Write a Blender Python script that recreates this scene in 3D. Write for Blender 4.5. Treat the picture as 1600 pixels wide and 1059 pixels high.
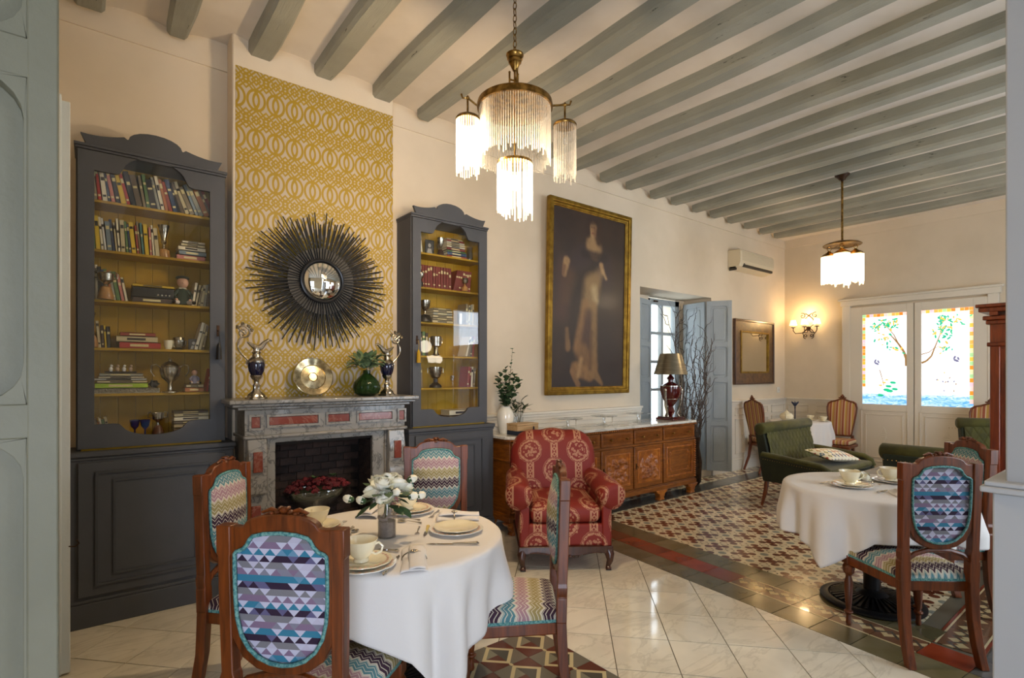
import bpy, math, random
from math import sin, cos, pi, radians, sqrt, atan2, floor, exp
from mathutils import Vector, Matrix

for o in list(bpy.data.objects):
    bpy.data.objects.remove(o)
SC = bpy.context.scene
COL = SC.collection
TH = math.atan(1045 / 830)          # heading of the view from the wall axis
CAMZ = 1.42

# ------------------------------------------------------------------ camera
cd = bpy.data.cameras.new('camera')
cd.sensor_width = 36.0
cd.lens = 830 / 1600 * 36
cd.shift_y = 55.5 / 1600
cd.clip_start = 0.05
cam = bpy.data.objects.new('camera', cd)
cam.location = (0, 0, CAMZ)
cam.rotation_euler = (pi / 2, 0, TH - pi / 2)
COL.objects.link(cam)
SC.camera = cam
SC.view_settings.view_transform = 'Standard'
SC.view_settings.look = 'None'
SC.view_settings.exposure = 0.14
SC.view_settings.gamma = 1.0
SC.view_settings.use_curve_mapping = False

# ------------------------------------------------------------------ world
wd = bpy.data.worlds.new('world'); SC.world = wd
wd.use_nodes = True
bg = wd.node_tree.nodes['Background']
bg.inputs[0].default_value = (0.80, 0.90, 1.0, 1)
bg.inputs[1].default_value = 5.0

# ------------------------------------------------------------------ lights
def light(name, kind, loc, power, col, size=0.1, size_y=None, look=None):
    l = bpy.data.lights.new(name, kind)
    l.energy = power; l.color = col
    if kind == 'AREA':
        l.shape = 'RECTANGLE'; l.size = size; l.size_y = size_y or size
    else:
        l.shadow_soft_size = size
    o = bpy.data.objects.new(name, l); o.location = loc
    if look:
        o.rotation_euler = (Vector(look) - Vector(loc)).to_track_quat('-Z', 'Y').to_euler()
    COL.objects.link(o)
    return o
WARM = (1.0, 0.73, 0.44)
DAY = (0.66, 0.80, 1.0)
light('daylight_behind_camera', 'AREA', (-1.15, -2.42, 1.35), 85, (0.66, 0.77, 1.0), 1.4, 1.9, (1.0, 2.0, 0.6))
light('daylight_right_window', 'AREA', (6.6, -1.45, 1.7), 34, DAY, 1.4, 2.0, (6.6, 3.0, 1.7))
light('daylight_added_fill', 'AREA', (4.2, -1.45, 1.7), 16, DAY, 1.2, 2.0, (4.0, 3.0, 1.7))  # extra fill, added at an unseen, invented opening in the right wall

# ------------------------------------------------------------------ materials
def lin(c):
    if isinstance(c, str):
        c = [int(c[i:i + 2], 16) / 255 for i in (0, 2, 4)]
    return tuple(x / 12.92 if x <= 0.04045 else ((x + 0.055) / 1.055) ** 2.4 for x in c)
def c4(c):
    return (*lin(c), 1)

class S:
    """a shader value with arithmetic"""
    def __init__(s, t, k): s.t = t; s.k = k
    def op(s, o, b=None, c=None, rev=False):
        n = s.t.nodes.new('ShaderNodeMath'); n.operation = o
        a = [s] if b is None else ([b, s] if rev else [s, b])
        if c is not None: a.append(c)
        for i, x in enumerate(a):
            if isinstance(x, S): s.t.links.new(x.k, n.inputs[i])
            else: n.inputs[i].default_value = x
        return S(s.t, n.outputs[0])
    def __add__(s, o): return s.op('ADD', o)
    def __radd__(s, o): return s.op('ADD', o)
    def __sub__(s, o): return s.op('SUBTRACT', o)
    def __rsub__(s, o): return s.op('SUBTRACT', o, rev=True)
    def __mul__(s, o): return s.op('MULTIPLY', o)
    def __rmul__(s, o): return s.op('MULTIPLY', o)
    def __truediv__(s, o): return s.op('DIVIDE', o)
    def __neg__(s): return s.op('MULTIPLY', -1.0)
    def abs(s): return s.op('ABSOLUTE')
    def frac(s): return s.op('FRACT')
    def floor(s): return s.op('FLOOR')
    def sin(s): return s.op('SINE')
    def sqrt(s): return s.op('SQRT')
    def gt(s, o): return s.op('GREATER_THAN', o)
    def lt(s, o): return s.op('LESS_THAN', o)
    def min(s, o): return s.op('MINIMUM', o)
    def max(s, o): return s.op('MAXIMUM', o)
    def tri(s): return ((s.frac() - 0.5).abs()) * 2.0
    def ramp(s, a, b, c=0.0, d=1.0):
        n = s.t.nodes.new('ShaderNodeMapRange'); n.interpolation_type = 'SMOOTHSTEP'
        s.t.links.new(s.k, n.inputs[0])
        for i, x in enumerate((a, b, c, d)): n.inputs[i + 1].default_value = x
        return S(s.t, n.outputs[0])

def mixc(t, f, a, b):
    n = t.nodes.new('ShaderNodeMix'); n.data_type = 'RGBA'; n.clamp_factor = True
    if isinstance(f, S): t.links.new(f.k, n.inputs[0])
    else: n.inputs[0].default_value = f
    for x, i in ((a, 6), (b, 7)):
        if hasattr(x, 'is_output'): t.links.new(x, n.inputs[i])
        else: n.inputs[i].default_value = c4(x)
    return n.outputs[2]

def coords(t, scale=1.0):
    tc = t.nodes.new('ShaderNodeTexCoord')
    sp = t.nodes.new('ShaderNodeSeparateXYZ')
    t.links.new(tc.outputs['Object'], sp.inputs[0])
    return tc.outputs['Object'], [S(t, sp.outputs[i]) for i in range(3)]

def noise(t, vec, scale, detail=4, rough=0.55, stretch=None, dist=0.0):
    if stretch:
        m = t.nodes.new('ShaderNodeMapping'); m.inputs['Scale'].default_value = stretch
        t.links.new(vec, m.inputs[0]); vec = m.outputs[0]
    n = t.nodes.new('ShaderNodeTexNoise')
    n.inputs['Scale'].default_value = scale; n.inputs['Detail'].default_value = detail
    n.inputs['Roughness'].default_value = rough; n.inputs['Distortion'].default_value = dist
    t.links.new(vec, n.inputs['Vector'])
    return S(t, n.outputs[0])

def voro(t, vec, scale, feature='F1', out='Distance', stretch=None):
    if stretch:
        m = t.nodes.new('ShaderNodeMapping'); m.inputs['Scale'].default_value = stretch
        t.links.new(vec, m.inputs[0]); vec = m.outputs[0]
    n = t.nodes.new('ShaderNodeTexVoronoi'); n.feature = feature
    n.inputs['Scale'].default_value = scale
    t.links.new(vec, n.inputs['Vector'])
    return S(t, n.outputs[out])

MATS = {}
def new_mat(name):
    m = bpy.data.materials.new(name); m.use_nodes = True
    t = m.node_tree; b = t.nodes['Principled BSDF']
    MATS[name] = m
    return m, t, b

def bump(t, b, h, strength, dist=0.01):
    n = t.nodes.new('ShaderNodeBump')
    n.inputs['Strength'].default_value = strength; n.inputs['Distance'].default_value = dist
    t.links.new(h.k, n.inputs['Height']); t.links.new(n.outputs[0], b.inputs['Normal'])

def P(name, col, rough=0.5, metal=0.0, col2=None, sc=8.0, bmp=0.0, bsc=None, stretch=None, coat=0.0,
      trans=0.0, ior=None, emit=None, est=0.0, rnd=0.0, sheen=0.0, lo=0.35, hi=0.65, sub=0.0):
    """plain material: two tones blended by noise, fine relief, and a little per-object variation"""
    if name in MATS: return MATS[name]
    m, t, b = new_mat(name)
    vec, (x, y, z) = coords(t)
    out = None
    if col2 is not None:
        n = noise(t, vec, sc, stretch=stretch)
        out = mixc(t, n.ramp(lo, hi), col, col2)
    else:
        b.inputs['Base Color'].default_value = c4(col)
    if rnd:
        oi = t.nodes.new('ShaderNodeObjectInfo')
        hs = t.nodes.new('ShaderNodeHueSaturation')
        v = S(t, oi.outputs['Random']) * (2 * rnd) + (1 - rnd)
        t.links.new(v.k, hs.inputs['Value'])
        if out is not None: t.links.new(out, hs.inputs['Color'])
        else: hs.inputs['Color'].default_value = c4(col)
        out = hs.outputs[0]
    if out is not None: t.links.new(out, b.inputs['Base Color'])
    b.inputs['Roughness'].default_value = rough
    b.inputs['Metallic'].default_value = metal
    b.inputs['Coat Weight'].default_value = coat
    b.inputs['Coat Roughness'].default_value = 0.12
    b.inputs['Transmission Weight'].default_value = trans
    if ior: b.inputs['IOR'].default_value = ior
    if sheen:
        b.inputs['Sheen Weight'].default_value = sheen
    if emit is not None:
        b.inputs['Emission Color'].default_value = c4(emit)
        b.inputs['Emission Strength'].default_value = est
    if bmp:
        bump(t, b, noise(t, vec, bsc or sc * 3, 6, stretch=stretch), bmp)
    return m

def wood(name, a, bb, rough=0.35, coat=0.3, stretch=(14, 14, 1.2), sc=3.0):
    if name in MATS: return MATS[name]
    m, t, b = new_mat(name)
    vec, _ = coords(t)
    n = noise(t, vec, sc, 6, 0.6, stretch, dist=0.6)
    n2 = noise(t, vec, 2.2, 2)
    col = mixc(t, n.ramp(0.3, 0.7), a, bb)
    hs = t.nodes.new('ShaderNodeHueSaturation'); t.links.new(col, hs.inputs['Color'])
    t.links.new((n2 * 0.7 + 0.65).k, hs.inputs['Value'])
    t.links.new(hs.outputs[0], b.inputs['Base Color'])
    b.inputs['Roughness'].default_value = rough
    b.inputs['Coat Weight'].default_value = coat; b.inputs['Coat Roughness'].default_value = 0.15
    bump(t, b, n, 0.12, 0.004)
    return m

def glassy(name, col=(1, 1, 1), amt=0.12, rough=0.02, tint=None):
    """thin clear glass: transparent with a mirror reflection that grows at grazing angles"""
    m, t, b = new_mat(name)
    tr = t.nodes.new('ShaderNodeBsdfTransparent'); tr.inputs[0].default_value = (*(tint or (0.96, 0.97, 0.97)), 1)
    gl = t.nodes.new('ShaderNodeBsdfGlossy'); gl.inputs['Roughness'].default_value = rough
    ge = t.nodes.new('ShaderNodeNewGeometry')
    dp = t.nodes.new('ShaderNodeVectorMath'); dp.operation = 'DOT_PRODUCT'
    t.links.new(ge.outputs['Incoming'], dp.inputs[0]); t.links.new(ge.outputs['Normal'], dp.inputs[1])
    c = 1.0 - S(t, dp.outputs['Value']).abs()
    k = c * c * c * c * c * 0.9 + (0.035 + amt)
    mx = t.nodes.new('ShaderNodeMixShader')
    t.links.new(k.k, mx.inputs[0]); t.links.new(tr.outputs[0], mx.inputs[1]); t.links.new(gl.outputs[0], mx.inputs[2])
    t.links.new(mx.outputs[0], t.nodes['Material Output'].inputs[0])
    return m

WALL = P('wall_paint', 'dccdb5', 0.85, col2='d4c5ac', sc=1.4, bmp=0.12, bsc=28)
WALLW = P('white_woodwork', 'ded5c4', 0.55, bmp=0.05, bsc=30)
CEIL = P('ceiling_plaster', 'e2d8ca', 0.9, col2='d8cdbd', sc=2.0, bmp=0.15, bsc=14)
GREY = P('charcoal_cabinet_paint', '4b4d52', 0.55, col2='46484c', sc=3, bmp=0.06, bsc=40)
GREYD = P('charcoal_moulding', '404246', 0.5)
OCHRE = P('ochre_shelf_paint', 'b89000', 0.6, col2='a07a00', sc=4, bmp=0.05)
SHUT = P('grey_shutter_paint', 'a0a8ac', 0.5, col2='98a0a2', sc=3, bmp=0.1, bsc=60)
SHUTN = P('olive_grey_leaf_shade_tone', '72705e', 0.55, col2='6a6856', sc=2.5, bmp=0.12, bsc=50)  # near leaf: shade is put into the colour, darker than the window shutters
SHUTP = P('pale_grey_leaf_paint', 'c8d0d0', 0.5, bmp=0.1, bsc=50)
CHAIRW = wood('chair_walnut', '78390e', '4c2205', 0.4, 0.1)
DARKW = wood('dark_walnut', '4a2516', '2e150c', 0.3, 0.4)
SIDEW = wood('sideboard_oak', '8e5216', '683408', 0.38, 0.2, (3, 3, 16))
CARVEW = wood('carved_oak', 'b0661c', '7c3e0c', 0.4, 0.3, (5, 5, 5))
REDW = wood('mahogany', '8c3a12', '662408', 0.3, 0.4)
SILVER = P('worn_silver', 'cfc8ba', 0.22, 1.0, col2='8f887a', sc=30)
STEEL = P('cutlery_steel', 'd8d4cc', 0.15, 1.0)
BRASS = P('aged_brass', 'b08a4a', 0.28, 1.0, col2='6e5226', sc=25)
GOLD = P('gilt_frame', '9a7a2c', 0.38, 0.75, col2='7a5c1c', sc=12, bmp=0.2, bsc=40)
IRON = P('wrought_iron', '2c1c12', 0.45, 0.7, col2='47301c', sc=30)
BLACKI = P('black_cast_iron', '1a1a1c', 0.4, 0.4)
BLACK = P('black_plastic', '141416', 0.35)
STICK = P('black_lacquer_stick', '0e0c0b', 0.5, rnd=0.3)
MIRROR = P('mirror_glass', 'e8ebec', 0.02, 1.0)
MIRO = P('old_mirror_glass', 'd8d4c8', 0.04, 1.0)
LINEN = P('white_linen', 'dedad6', 0.9, bmp=0.08, bsc=300, sheen=0.1)
IVORY = P('ivory_porcelain', 'efe6c8', 0.12, coat=0.5)
WHITEP = P('white_porcelain', 'eeece4', 0.12, coat=0.5)
PIPING = P('teal_piping', '2c6c72', 0.75, col2='74a49c', sc=120, bmp=0.5, bsc=150)
MARBT = None
GLASS = glassy('window_glass', amt=0.02)
CABGLASS = glassy('bookcase_glass', amt=0.01)
CLEAR = glassy('clear_glass', amt=0.06)
GREENV = P('green_velvet', '4c4a14', 0.85, col2='3a380c', sc=9, sheen=0.12, bmp=0.1, bsc=60)
GREENVD = P('dark_green_velvet', '1b2012', 0.85, col2='232a16', sc=9, sheen=0.05)
LEAF = P('leaf_green', '3d5a34', 0.55, col2='2a4028', sc=20, rnd=0.3)
LEAF2 = P('grey_green_leaf', '6b7f5a', 0.6, col2='526844', sc=20, rnd=0.25)
STEM = P('plant_stem', '4a4a28', 0.7)
TWIG = P('bare_twig', '5a4a3c', 0.8, col2='3c3028', sc=30)
PETAL = P('white_petal', 'f4f3e6', 0.6, col2='e6ecc8', sc=30)
REDF = P('dark_red_petal', '4c0a10', 0.7, col2='701820', sc=40, rnd=0.3)
TERR = P('terracotta_tile', '8a3a20', 0.22, col2='7c3018', sc=5, rnd=0.25, coat=0.2)
OLIVE = P('olive_grey_tile', '6e664c', 0.2, col2='625a3c', sc=5, rnd=0.25, coat=0.2)
SLATE = P('slate_grey_tile', '5b5a55', 0.18, col2='4a4a48', sc=6, rnd=0.15, coat=0.2)
GROUT = P('tile_grout', '57503f', 0.8)
RODG = None

# marble tiles: pale with soft grey veins and warm patches
def marble_mat(name, base, vein, sc=1.6, rnd=True, rough=0.07, contrast=0.5, spots=None):
    m, t, b = new_mat(name)
    vec, _ = coords(t)
    if rnd:
        oi = t.nodes.new('ShaderNodeObjectInfo')
        ad = t.nodes.new('ShaderNodeVectorMath'); ad.operation = 'ADD'
        cb = t.nodes.new('ShaderNodeCombineXYZ')
        t.links.new((S(t, oi.outputs['Random']) * 40).k, cb.inputs[2])
        t.links.new(vec, ad.inputs[0]); t.links.new(cb.outputs[0], ad.inputs[1]); vec = ad.outputs[0]
    n = noise(t, vec, sc, 8, 0.62, (1, 3.2, 1), dist=1.4)
    v = (n - 0.5).abs().ramp(0.0, 0.035)
    v = 1.0 - (1.0 - v) * contrast
    big = noise(t, vec, 3.0, 3)
    col = mixc(t, big.ramp(0.3, 0.7), base, tuple(max(0, x * 0.92) for x in [int(base[i:i + 2], 16) / 255 for i in (0, 2, 4)]))
    col = mixc(t, v, vein, col)
    t.links.new(col, b.inputs['Base Color'])
    b.inputs['Roughness'].default_value = rough
    b.inputs['Coat Weight'].default_value = 0.3; b.inputs['Coat Roughness'].default_value = 0.04
    return m
MARBLE = marble_mat('cream_marble_tile', 'e6dfcc', 'b0a996', 1.3, contrast=0.35)
MARBT = marble_mat('white_marble_top', 'e2ddd0', '9a968c', 2.5, rnd=False, contrast=0.5, rough=0.12)
MARBG = marble_mat('grey_veined_marble', '8e8a82', '2e2c2c', 6.0, rnd=False, contrast=0.7, rough=0.28)
MARBR = marble_mat('red_marble_inlay', '7a3220', 'a88470', 5.0, rnd=False, contrast=0.3, rough=0.2)

# chevron upholstery (front of chairs). u = zigzag axis, v = band axis
def chevron(name, vaxis, off=0.0):
    m, t, b = new_mat(name)
    vec, ax = coords(t)
    u = ax[0]; v = ax[vaxis] + off
    q = v + (u / 0.033).tri() * 0.0185
    band = (q / 0.232).frac()
    cols = ['a07c84', '958656', '361c30', '4f7c84']
    cr = t.nodes.new('ShaderNodeValToRGB'); cr.color_ramp.interpolation = 'CONSTANT'
    e = cr.color_ramp.elements
    e[0].position = 0; e[0].color = c4(cols[3]); e[1].position = 0.25; e[1].color = c4(cols[2])
    for p, c in ((0.5, cols[1]), (0.75, cols[0])):
        k = e.new(p); k.color = c4(c)
    t.links.new(band.k, cr.inputs[0])
    fine = (q / 0.01933).frac()
    line = (fine - 0.5).abs().gt(0.40)
    edge = ((q / 0.058).frac() - 0.5).abs().gt(0.36)
    msk = (line * 0.8).max(edge * (q / 0.0058).frac().gt(0.45))
    col = mixc(t, msk, cr.outputs[0], 'd2cab6')
    t.links.new(col, b.inputs['Base Color'])
    b.inputs['Roughness'].default_value = 0.9
    bump(t, b, noise(t, vec, 500, 2), 0.25, 0.002)
    return m
CHEV_B = chevron('chevron_back_fabric', 2)
CHEV_S = chevron('chevron_seat_fabric', 1)

def triangles(name):
    m, t, b = new_mat(name)
    vec, (x, y, z) = coords(t)
    h = 0.0192; w = 0.037
    r = z / h
    row = r.floor(); fz = r.frac()
    par = (row / 2.0).frac() * 2.0
    xs = x / w + par * 0.5 + 20.0
    up = (xs.frac() - 0.5).abs() * 2.0
    isup = up.lt(1.0 - fz)
    cu = xs.floor(); cd_ = (xs + 0.5).floor()
    def pal(cs):
        cr = t.nodes.new('ShaderNodeValToRGB'); cr.color_ramp.interpolation = 'CONSTANT'
        e = cr.color_ramp.elements
        e[0].position = 0; e[0].color = c4(cs[0]); e[1].position = 1 / len(cs); e[1].color = c4(cs[1])
        for i in range(2, len(cs)):
            k = e.new(i / len(cs)); k.color = c4(cs[i])
        return cr
    r4 = (row / 4.0).frac() + 0.06
    main = pal(['7c6680', '76747a', '2a1630', '2f7490']); t.links.new(r4.k, main.inputs[0])
    alt = pal(['7c7a8a', 'b4b0c4', '5c587c', '6088a4']); t.links.new(r4.k, alt.inputs[0])
    ru = ((cu * 12.9898 + row * 78.233).sin() * 4375.85).frac()
    rd = ((cd_ * 39.425 + row * 17.17).sin() * 2718.28).frac()
    colu = mixc(t, ru.gt(0.80), main.outputs[0], alt.outputs[0])
    cold = mixc(t, rd.lt(0.44), 'b9b8cc', main.outputs[0])
    cold = mixc(t, rd.gt(0.86), cold, alt.outputs[0])
    col = mixc(t, isup, cold, colu)
    t.links.new(col, b.inputs['Base Color'])
    b.inputs['Roughness'].default_value = 0.9
    bump(t, b, noise(t, vec, 500, 2), 0.25, 0.002)
    return m
TRI = triangles('triangle_patchwork_fabric')

def damask(name):
    m, t, b = new_mat(name)
    vec, (x, y, z) = coords(t)
    v = z - y * 0.75
    Pp = 0.205; Q = 0.37
    cx = x / Pp + 0.5
    ci = cx.floor(); du = (cx.frac() - 0.5) * Pp
    odd = (ci / 2.0).frac() * 2.0
    dv = ((v / Q + odd * 0.5 + 0.33).frac() - 0.5) * Q
    d = ((du / 0.096) * (du / 0.096) + (dv / 0.112) * (dv / 0.112)).sqrt()
    wob = noise(t, vec, 34, 3)
    fine = noise(t, vec, 120, 2)
    fl = voro(t, vec, 42)
    inner = d.lt(0.62) * (fl.lt(0.48)) * ((fl * 6.0).frac().gt(0.16)) * fine.gt(0.36)
    ring = ((d + (wob - 0.5) * 0.35) - 0.86).abs().lt(0.085) * fine.gt(0.42)
    ring2 = ((d + (wob - 0.5) * 0.2) - 1.02).abs().lt(0.02)
    side = (dv + 0.055).abs().lt(0.028) * (du.abs() - 0.066).abs().lt(0.02) * fl.lt(0.42)
    lad = du.abs().lt(0.033) * d.gt(1.05)
    lade = (du.abs() - 0.024).abs().lt(0.007)
    ladp = (((z / 0.045).frac() - 0.5).abs() * 2.0 + du.abs() / 0.02 - 0.75).abs().lt(0.28)
    msk = inner.max(ring).max(side).max(ring2 * 0.7).max(lad * lade.max(ladp))
    col = mixc(t, msk * (0.62 + fine * 0.2), '7c1a0a', 'c49470')
    t.links.new(col, b.inputs['Base Color'])
    b.inputs['Roughness'].default_value = 0.6
    bump(t, b, noise(t, vec, 260, 2), 0.15, 0.002)
    return m
DAMASK = damask('red_damask_fabric')

def stripes_mat(name):
    m, t, b = new_mat(name)
    vec, (x, y, z) = coords(t)
    f = (x / 0.085 + 0.5).frac()
    cr = t.nodes.new('ShaderNodeValToRGB'); cr.color_ramp.interpolation = 'CONSTANT'
    e = cr.color_ramp.elements
    e[0].position = 0; e[0].color = c4('96503a'); e[1].position = 0.3; e[1].color = c4('b89a70')
    for p, c in ((0.45, 'a86a50'), (0.6, 'b08a3c'), (0.85, 'cdb48c')):
        k = e.new(p); k.color = c4(c)
    t.links.new(f.k, cr.inputs[0])
    t.links.new(cr.outputs[0], b.inputs['Base Color']); b.inputs['Roughness'].default_value = 0.8
    return m
STRIPE = stripes_mat('striped_fabric')

def wallpaper(name):
    m, t, b = new_mat(name)
    vec, (x, y, z) = coords(t)
    W = 0.127; Hh = 0.272
    lw = 0.0084
    a = ((x / W).frac() - 0.5) * W
    a2 = ((x / W + 0.5).frac() - 0.5) * W
    c = ((z / Hh).frac() - 0.5) * Hh
    c2 = ((z / Hh + 0.5).frac() - 0.5) * Hh
    def ell(p, q, rx, rz):
        return ((p / rx) * (p / rx) + (q / rz) * (q / rz)).sqrt()
    big = ell(a, c, 0.055, 0.069)
    g = ((big - 1.0).abs() * 0.060).lt(lw)
    for s_ in (-1, 1):                         # two crossing arcs make the pointed oval
        e = ell(a + s_ * 0.018, c, 0.036, 0.058)
        g = g.max(((e - 1.0).abs() * 0.040).lt(lw * 0.95) * big.lt(1.05) * ((a * s_).gt(-0.012)))
    out = big.gt(1.0)
    m1 = a.abs() + c2.abs() * 0.92
    m2 = a2.abs() + c2.abs() * 0.92
    for r_ in (0.027, 0.0575, 0.085):
        g = g.max((m1 - r_).abs().lt(lw * 0.98) * out)
    g = g.max((m2 - 0.060).abs().lt(lw * 0.9) * out)
    e = ell(a2, c2, 0.016, 0.028)
    g = g.max(((e - 1.0).abs() * 0.018).lt(lw * 0.85))
    col = mixc(t, g, 'b4a592', 'a08216')
    t.links.new(col, b.inputs['Base Color']); b.inputs['Roughness'].default_value = 0.5
    return m
WPAPER = wallpaper('gold_trellis_wallpaper')

def tile_flower(name, kind):
    """encaustic cement tile: a dark cross, or a ring of spikes, on cream (tile-local coordinates)"""
    m, t, b = new_mat(name)
    vec, (x, y, z) = coords(t)
    k = 0.113
    u = (x / k).abs(); v = (y / k).abs()
    d = (u * u + v * v).sqrt()
    dg = (u - v).abs()
    if kind == 'cross':
        a1 = ((u - 0.42) * (u - 0.42) + (v - 0.42) * (v - 0.42)).sqrt().lt(0.27)
        a2 = d.lt(0.34)
        c = a1.max(a2)
        e = ((1 - u) * (1 - u) + (1 - v) * (1 - v)).sqrt()
        g = e.lt(0.28)
        r = ((u - 1) * (u - 1) + v * v).sqrt().min((u * u + (v - 1) * (v - 1)).sqrt())
        c2 = r.gt(0.26) * r.lt(0.44) * (dg.gt(0.62))
        col = mixc(t, c.max(c2), 'd8ccac', '6e3622')
        col = mixc(t, g, col, '8a8c80')
    else:
        a = (u + v)
        c = a.gt(0.42) * a.lt(0.95) * u.max(v).lt(0.66) * (u.min(v).gt(0.12))
        c2 = u.max(v).lt(0.16)
        e = u.min(v).lt(0.16) * u.max(v).gt(0.78)
        col = mixc(t, c.max(c2), 'dccfae', '5e3022')
        col = mixc(t, e, col, '6e3a26')
    n = noise(t, vec, 30, 4)
    hs = t.nodes.new('ShaderNodeHueSaturation'); t.links.new(col, hs.inputs['Color'])
    oi = t.nodes.new('ShaderNodeObjectInfo')
    t.links.new((S(t, oi.outputs['Random']) * 0.22 + n * 0.35 + 0.72).k, hs.inputs['Value'])
    t.links.new(hs.outputs[0], b.inputs['Base Color'])
    b.inputs['Roughness'].default_value = 0.2; b.inputs['Coat Weight'].default_value = 0.25; b.inputs['Coat Roughness'].default_value = 0.1
    return m
TILE_A = tile_flower('cement_tile_cross', 'cross')

def tile_band(name):
    m, t, b = new_mat(name)
    vec, (x, y, z) = coords(t)
    u = x.abs(); q = (y + 0.11) / 0.22
    line = (u - 0.088).abs().lt(0.005)
    edge = u.gt(0.094)
    s = ((q * 2.0).tri() * 0.06)
    wave = (x + 0.02 - s).abs().lt(0.022)
    sp = (x - 0.045 + s).abs().lt(0.012)
    col = mixc(t, wave, '6b4a34', 'b8a67c')
    col = mixc(t, sp, col, '4e4438')
    col = mixc(t, edge, col, '7a3420')
    col = mixc(t, line, col, 'c8b890')
    t.links.new(col, b.inputs['Base Color'])
    b.inputs['Roughness'].default_value = 0.2; b.inputs['Coat Weight'].default_value = 0.25
    return m
TILE_BAND = tile_band('cement_border_tile')

def tile_hex(name):
    m, t, b = new_mat(name)
    vec, (x, y, z) = coords(t)
    k = 0.11
    u = (x / k); v = (y / k)
    au = u.abs(); av = v.abs()
    a = au + av
    band = (a - 0.78).abs().lt(0.12)
    diag = au.lt(0.07) * av.gt(0.9)
    ins = a.lt(0.66)
    quad = (u * v).gt(0.0)
    col = mixc(t, quad, '6e6a5e', '5a3026')
    col = mixc(t, ins * (u.gt(0.0)), col, '4c4a42')
    col = mixc(t, ins * (v.gt(0.0)) * (u.lt(0.0)), col, '7c7a68')
    col = mixc(t, band.max(diag), col, 'c2b48c')
    t.links.new(col, b.inputs['Base Color'])
    b.inputs['Roughness'].default_value = 0.2; b.inputs['Coat Weight'].default_value = 0.25
    return m
TILE_H = tile_hex('cement_hexagon_tile')

def beam_mat():
    m, t, b = new_mat('grey_green_beam_paint')
    vec, (x, y, z) = coords(t)
    n = noise(t, vec, 1.6, 3)
    cr = noise(t, vec, 2.4, 6, 0.7, (16, 1.6, 12), dist=0.6)
    crack = cr.gt(0.665)
    col = mixc(t, n.ramp(0.35, 0.65), 'a09f90', '8f8f82')
    col = mixc(t, crack, col, '2c2c26')
    t.links.new(col, b.inputs['Base Color']); b.inputs['Roughness'].default_value = 0.6
    bump(t, b, cr, 0.5, 0.02)
    return m
BEAM = beam_mat()

def cushion_mat():
    m, t, b = new_mat('multicolour_drop_fabric')
    vec, (x, y, z) = coords(t)
    px, py = 0.055, 0.07
    row = (y / py).floor()
    par = (row / 2.0).frac() * 2.0
    xs = x / px + par * 0.5 + 10.0
    fx = (xs.frac() - 0.5).abs(); fy = ((y / py).frac() - 0.5).abs()
    d = fx * 1.0 + fy * 0.75
    idn = xs.floor()
    rn = ((idn * 12.9 + row * 78.2).sin() * 4375.8).frac()
    cr = t.nodes.new('ShaderNodeValToRGB'); cr.color_ramp.interpolation = 'CONSTANT'
    e = cr.color_ramp.elements
    cs = ['a2483a', '4a5a7c', '8c8a4c', '6a3a4a', 'b08a5a', '55748c']
    e[0].position = 0; e[0].color = c4(cs[0]); e[1].position = 1 / 6; e[1].color = c4(cs[1])
    for i in range(2, 6):
        k = e.new(i / 6); k.color = c4(cs[i])
    t.links.new(rn.k, cr.inputs[0])
    col = mixc(t, d.lt(0.36), 'e2dcc6', cr.outputs[0])
    col = mixc(t, d.lt(0.13), col, 'cfc4a6')
    t.links.new(col, b.inputs['Base Color']); b.inputs['Roughness'].default_value = 0.9
    return m
DROPS = cushion_mat()

def glow_rod(name, est, k=0.45, col='ffe6b8'):
    m, t, b = new_mat(name)
    tr = t.nodes.new('ShaderNodeBsdfTransparent')
    em = t.nodes.new('ShaderNodeEmission'); em.inputs[0].default_value = c4(col); em.inputs[1].default_value = est
    gl = t.nodes.new('ShaderNodeBsdfTranslucent'); gl.inputs[0].default_value = (0.9, 0.9, 0.88, 1)
    a = t.nodes.new('ShaderNodeMixShader'); a.inputs[0].default_value = 0.5 if est else 0.0
    if est:
        t.links.new(gl.outputs[0], a.inputs[1]); t.links.new(em.outputs[0], a.inputs[2])
    else:
        g2 = t.nodes.new('ShaderNodeBsdfGlossy'); g2.inputs[1].default_value = 0.12
        t.links.new(gl.outputs[0], a.inputs[1]); t.links.new(g2.outputs[0], a.inputs[2]); a.inputs[0].default_value = 0.4
    c = t.nodes.new('ShaderNodeMixShader'); c.inputs[0].default_value = k
    t.links.new(tr.outputs[0], c.inputs[1]); t.links.new(a.outputs[0], c.inputs[2])
    t.links.new(c.outputs[0], t.nodes['Material Output'].inputs[0])
    return m
ROD_LIT = glow_rod('lit_glass_rod', 6.5, 0.42)
ROD = glow_rod('glass_rod', 0.0, 0.40)
BULB = P('lit_bulb', 'ffe8c0', 0.5, emit='ffdca0', est=40)
SHADEL = P('lit_fabric_shade', 'f6e6c4', 0.8, emit='ffd890', est=2.6)
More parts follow.
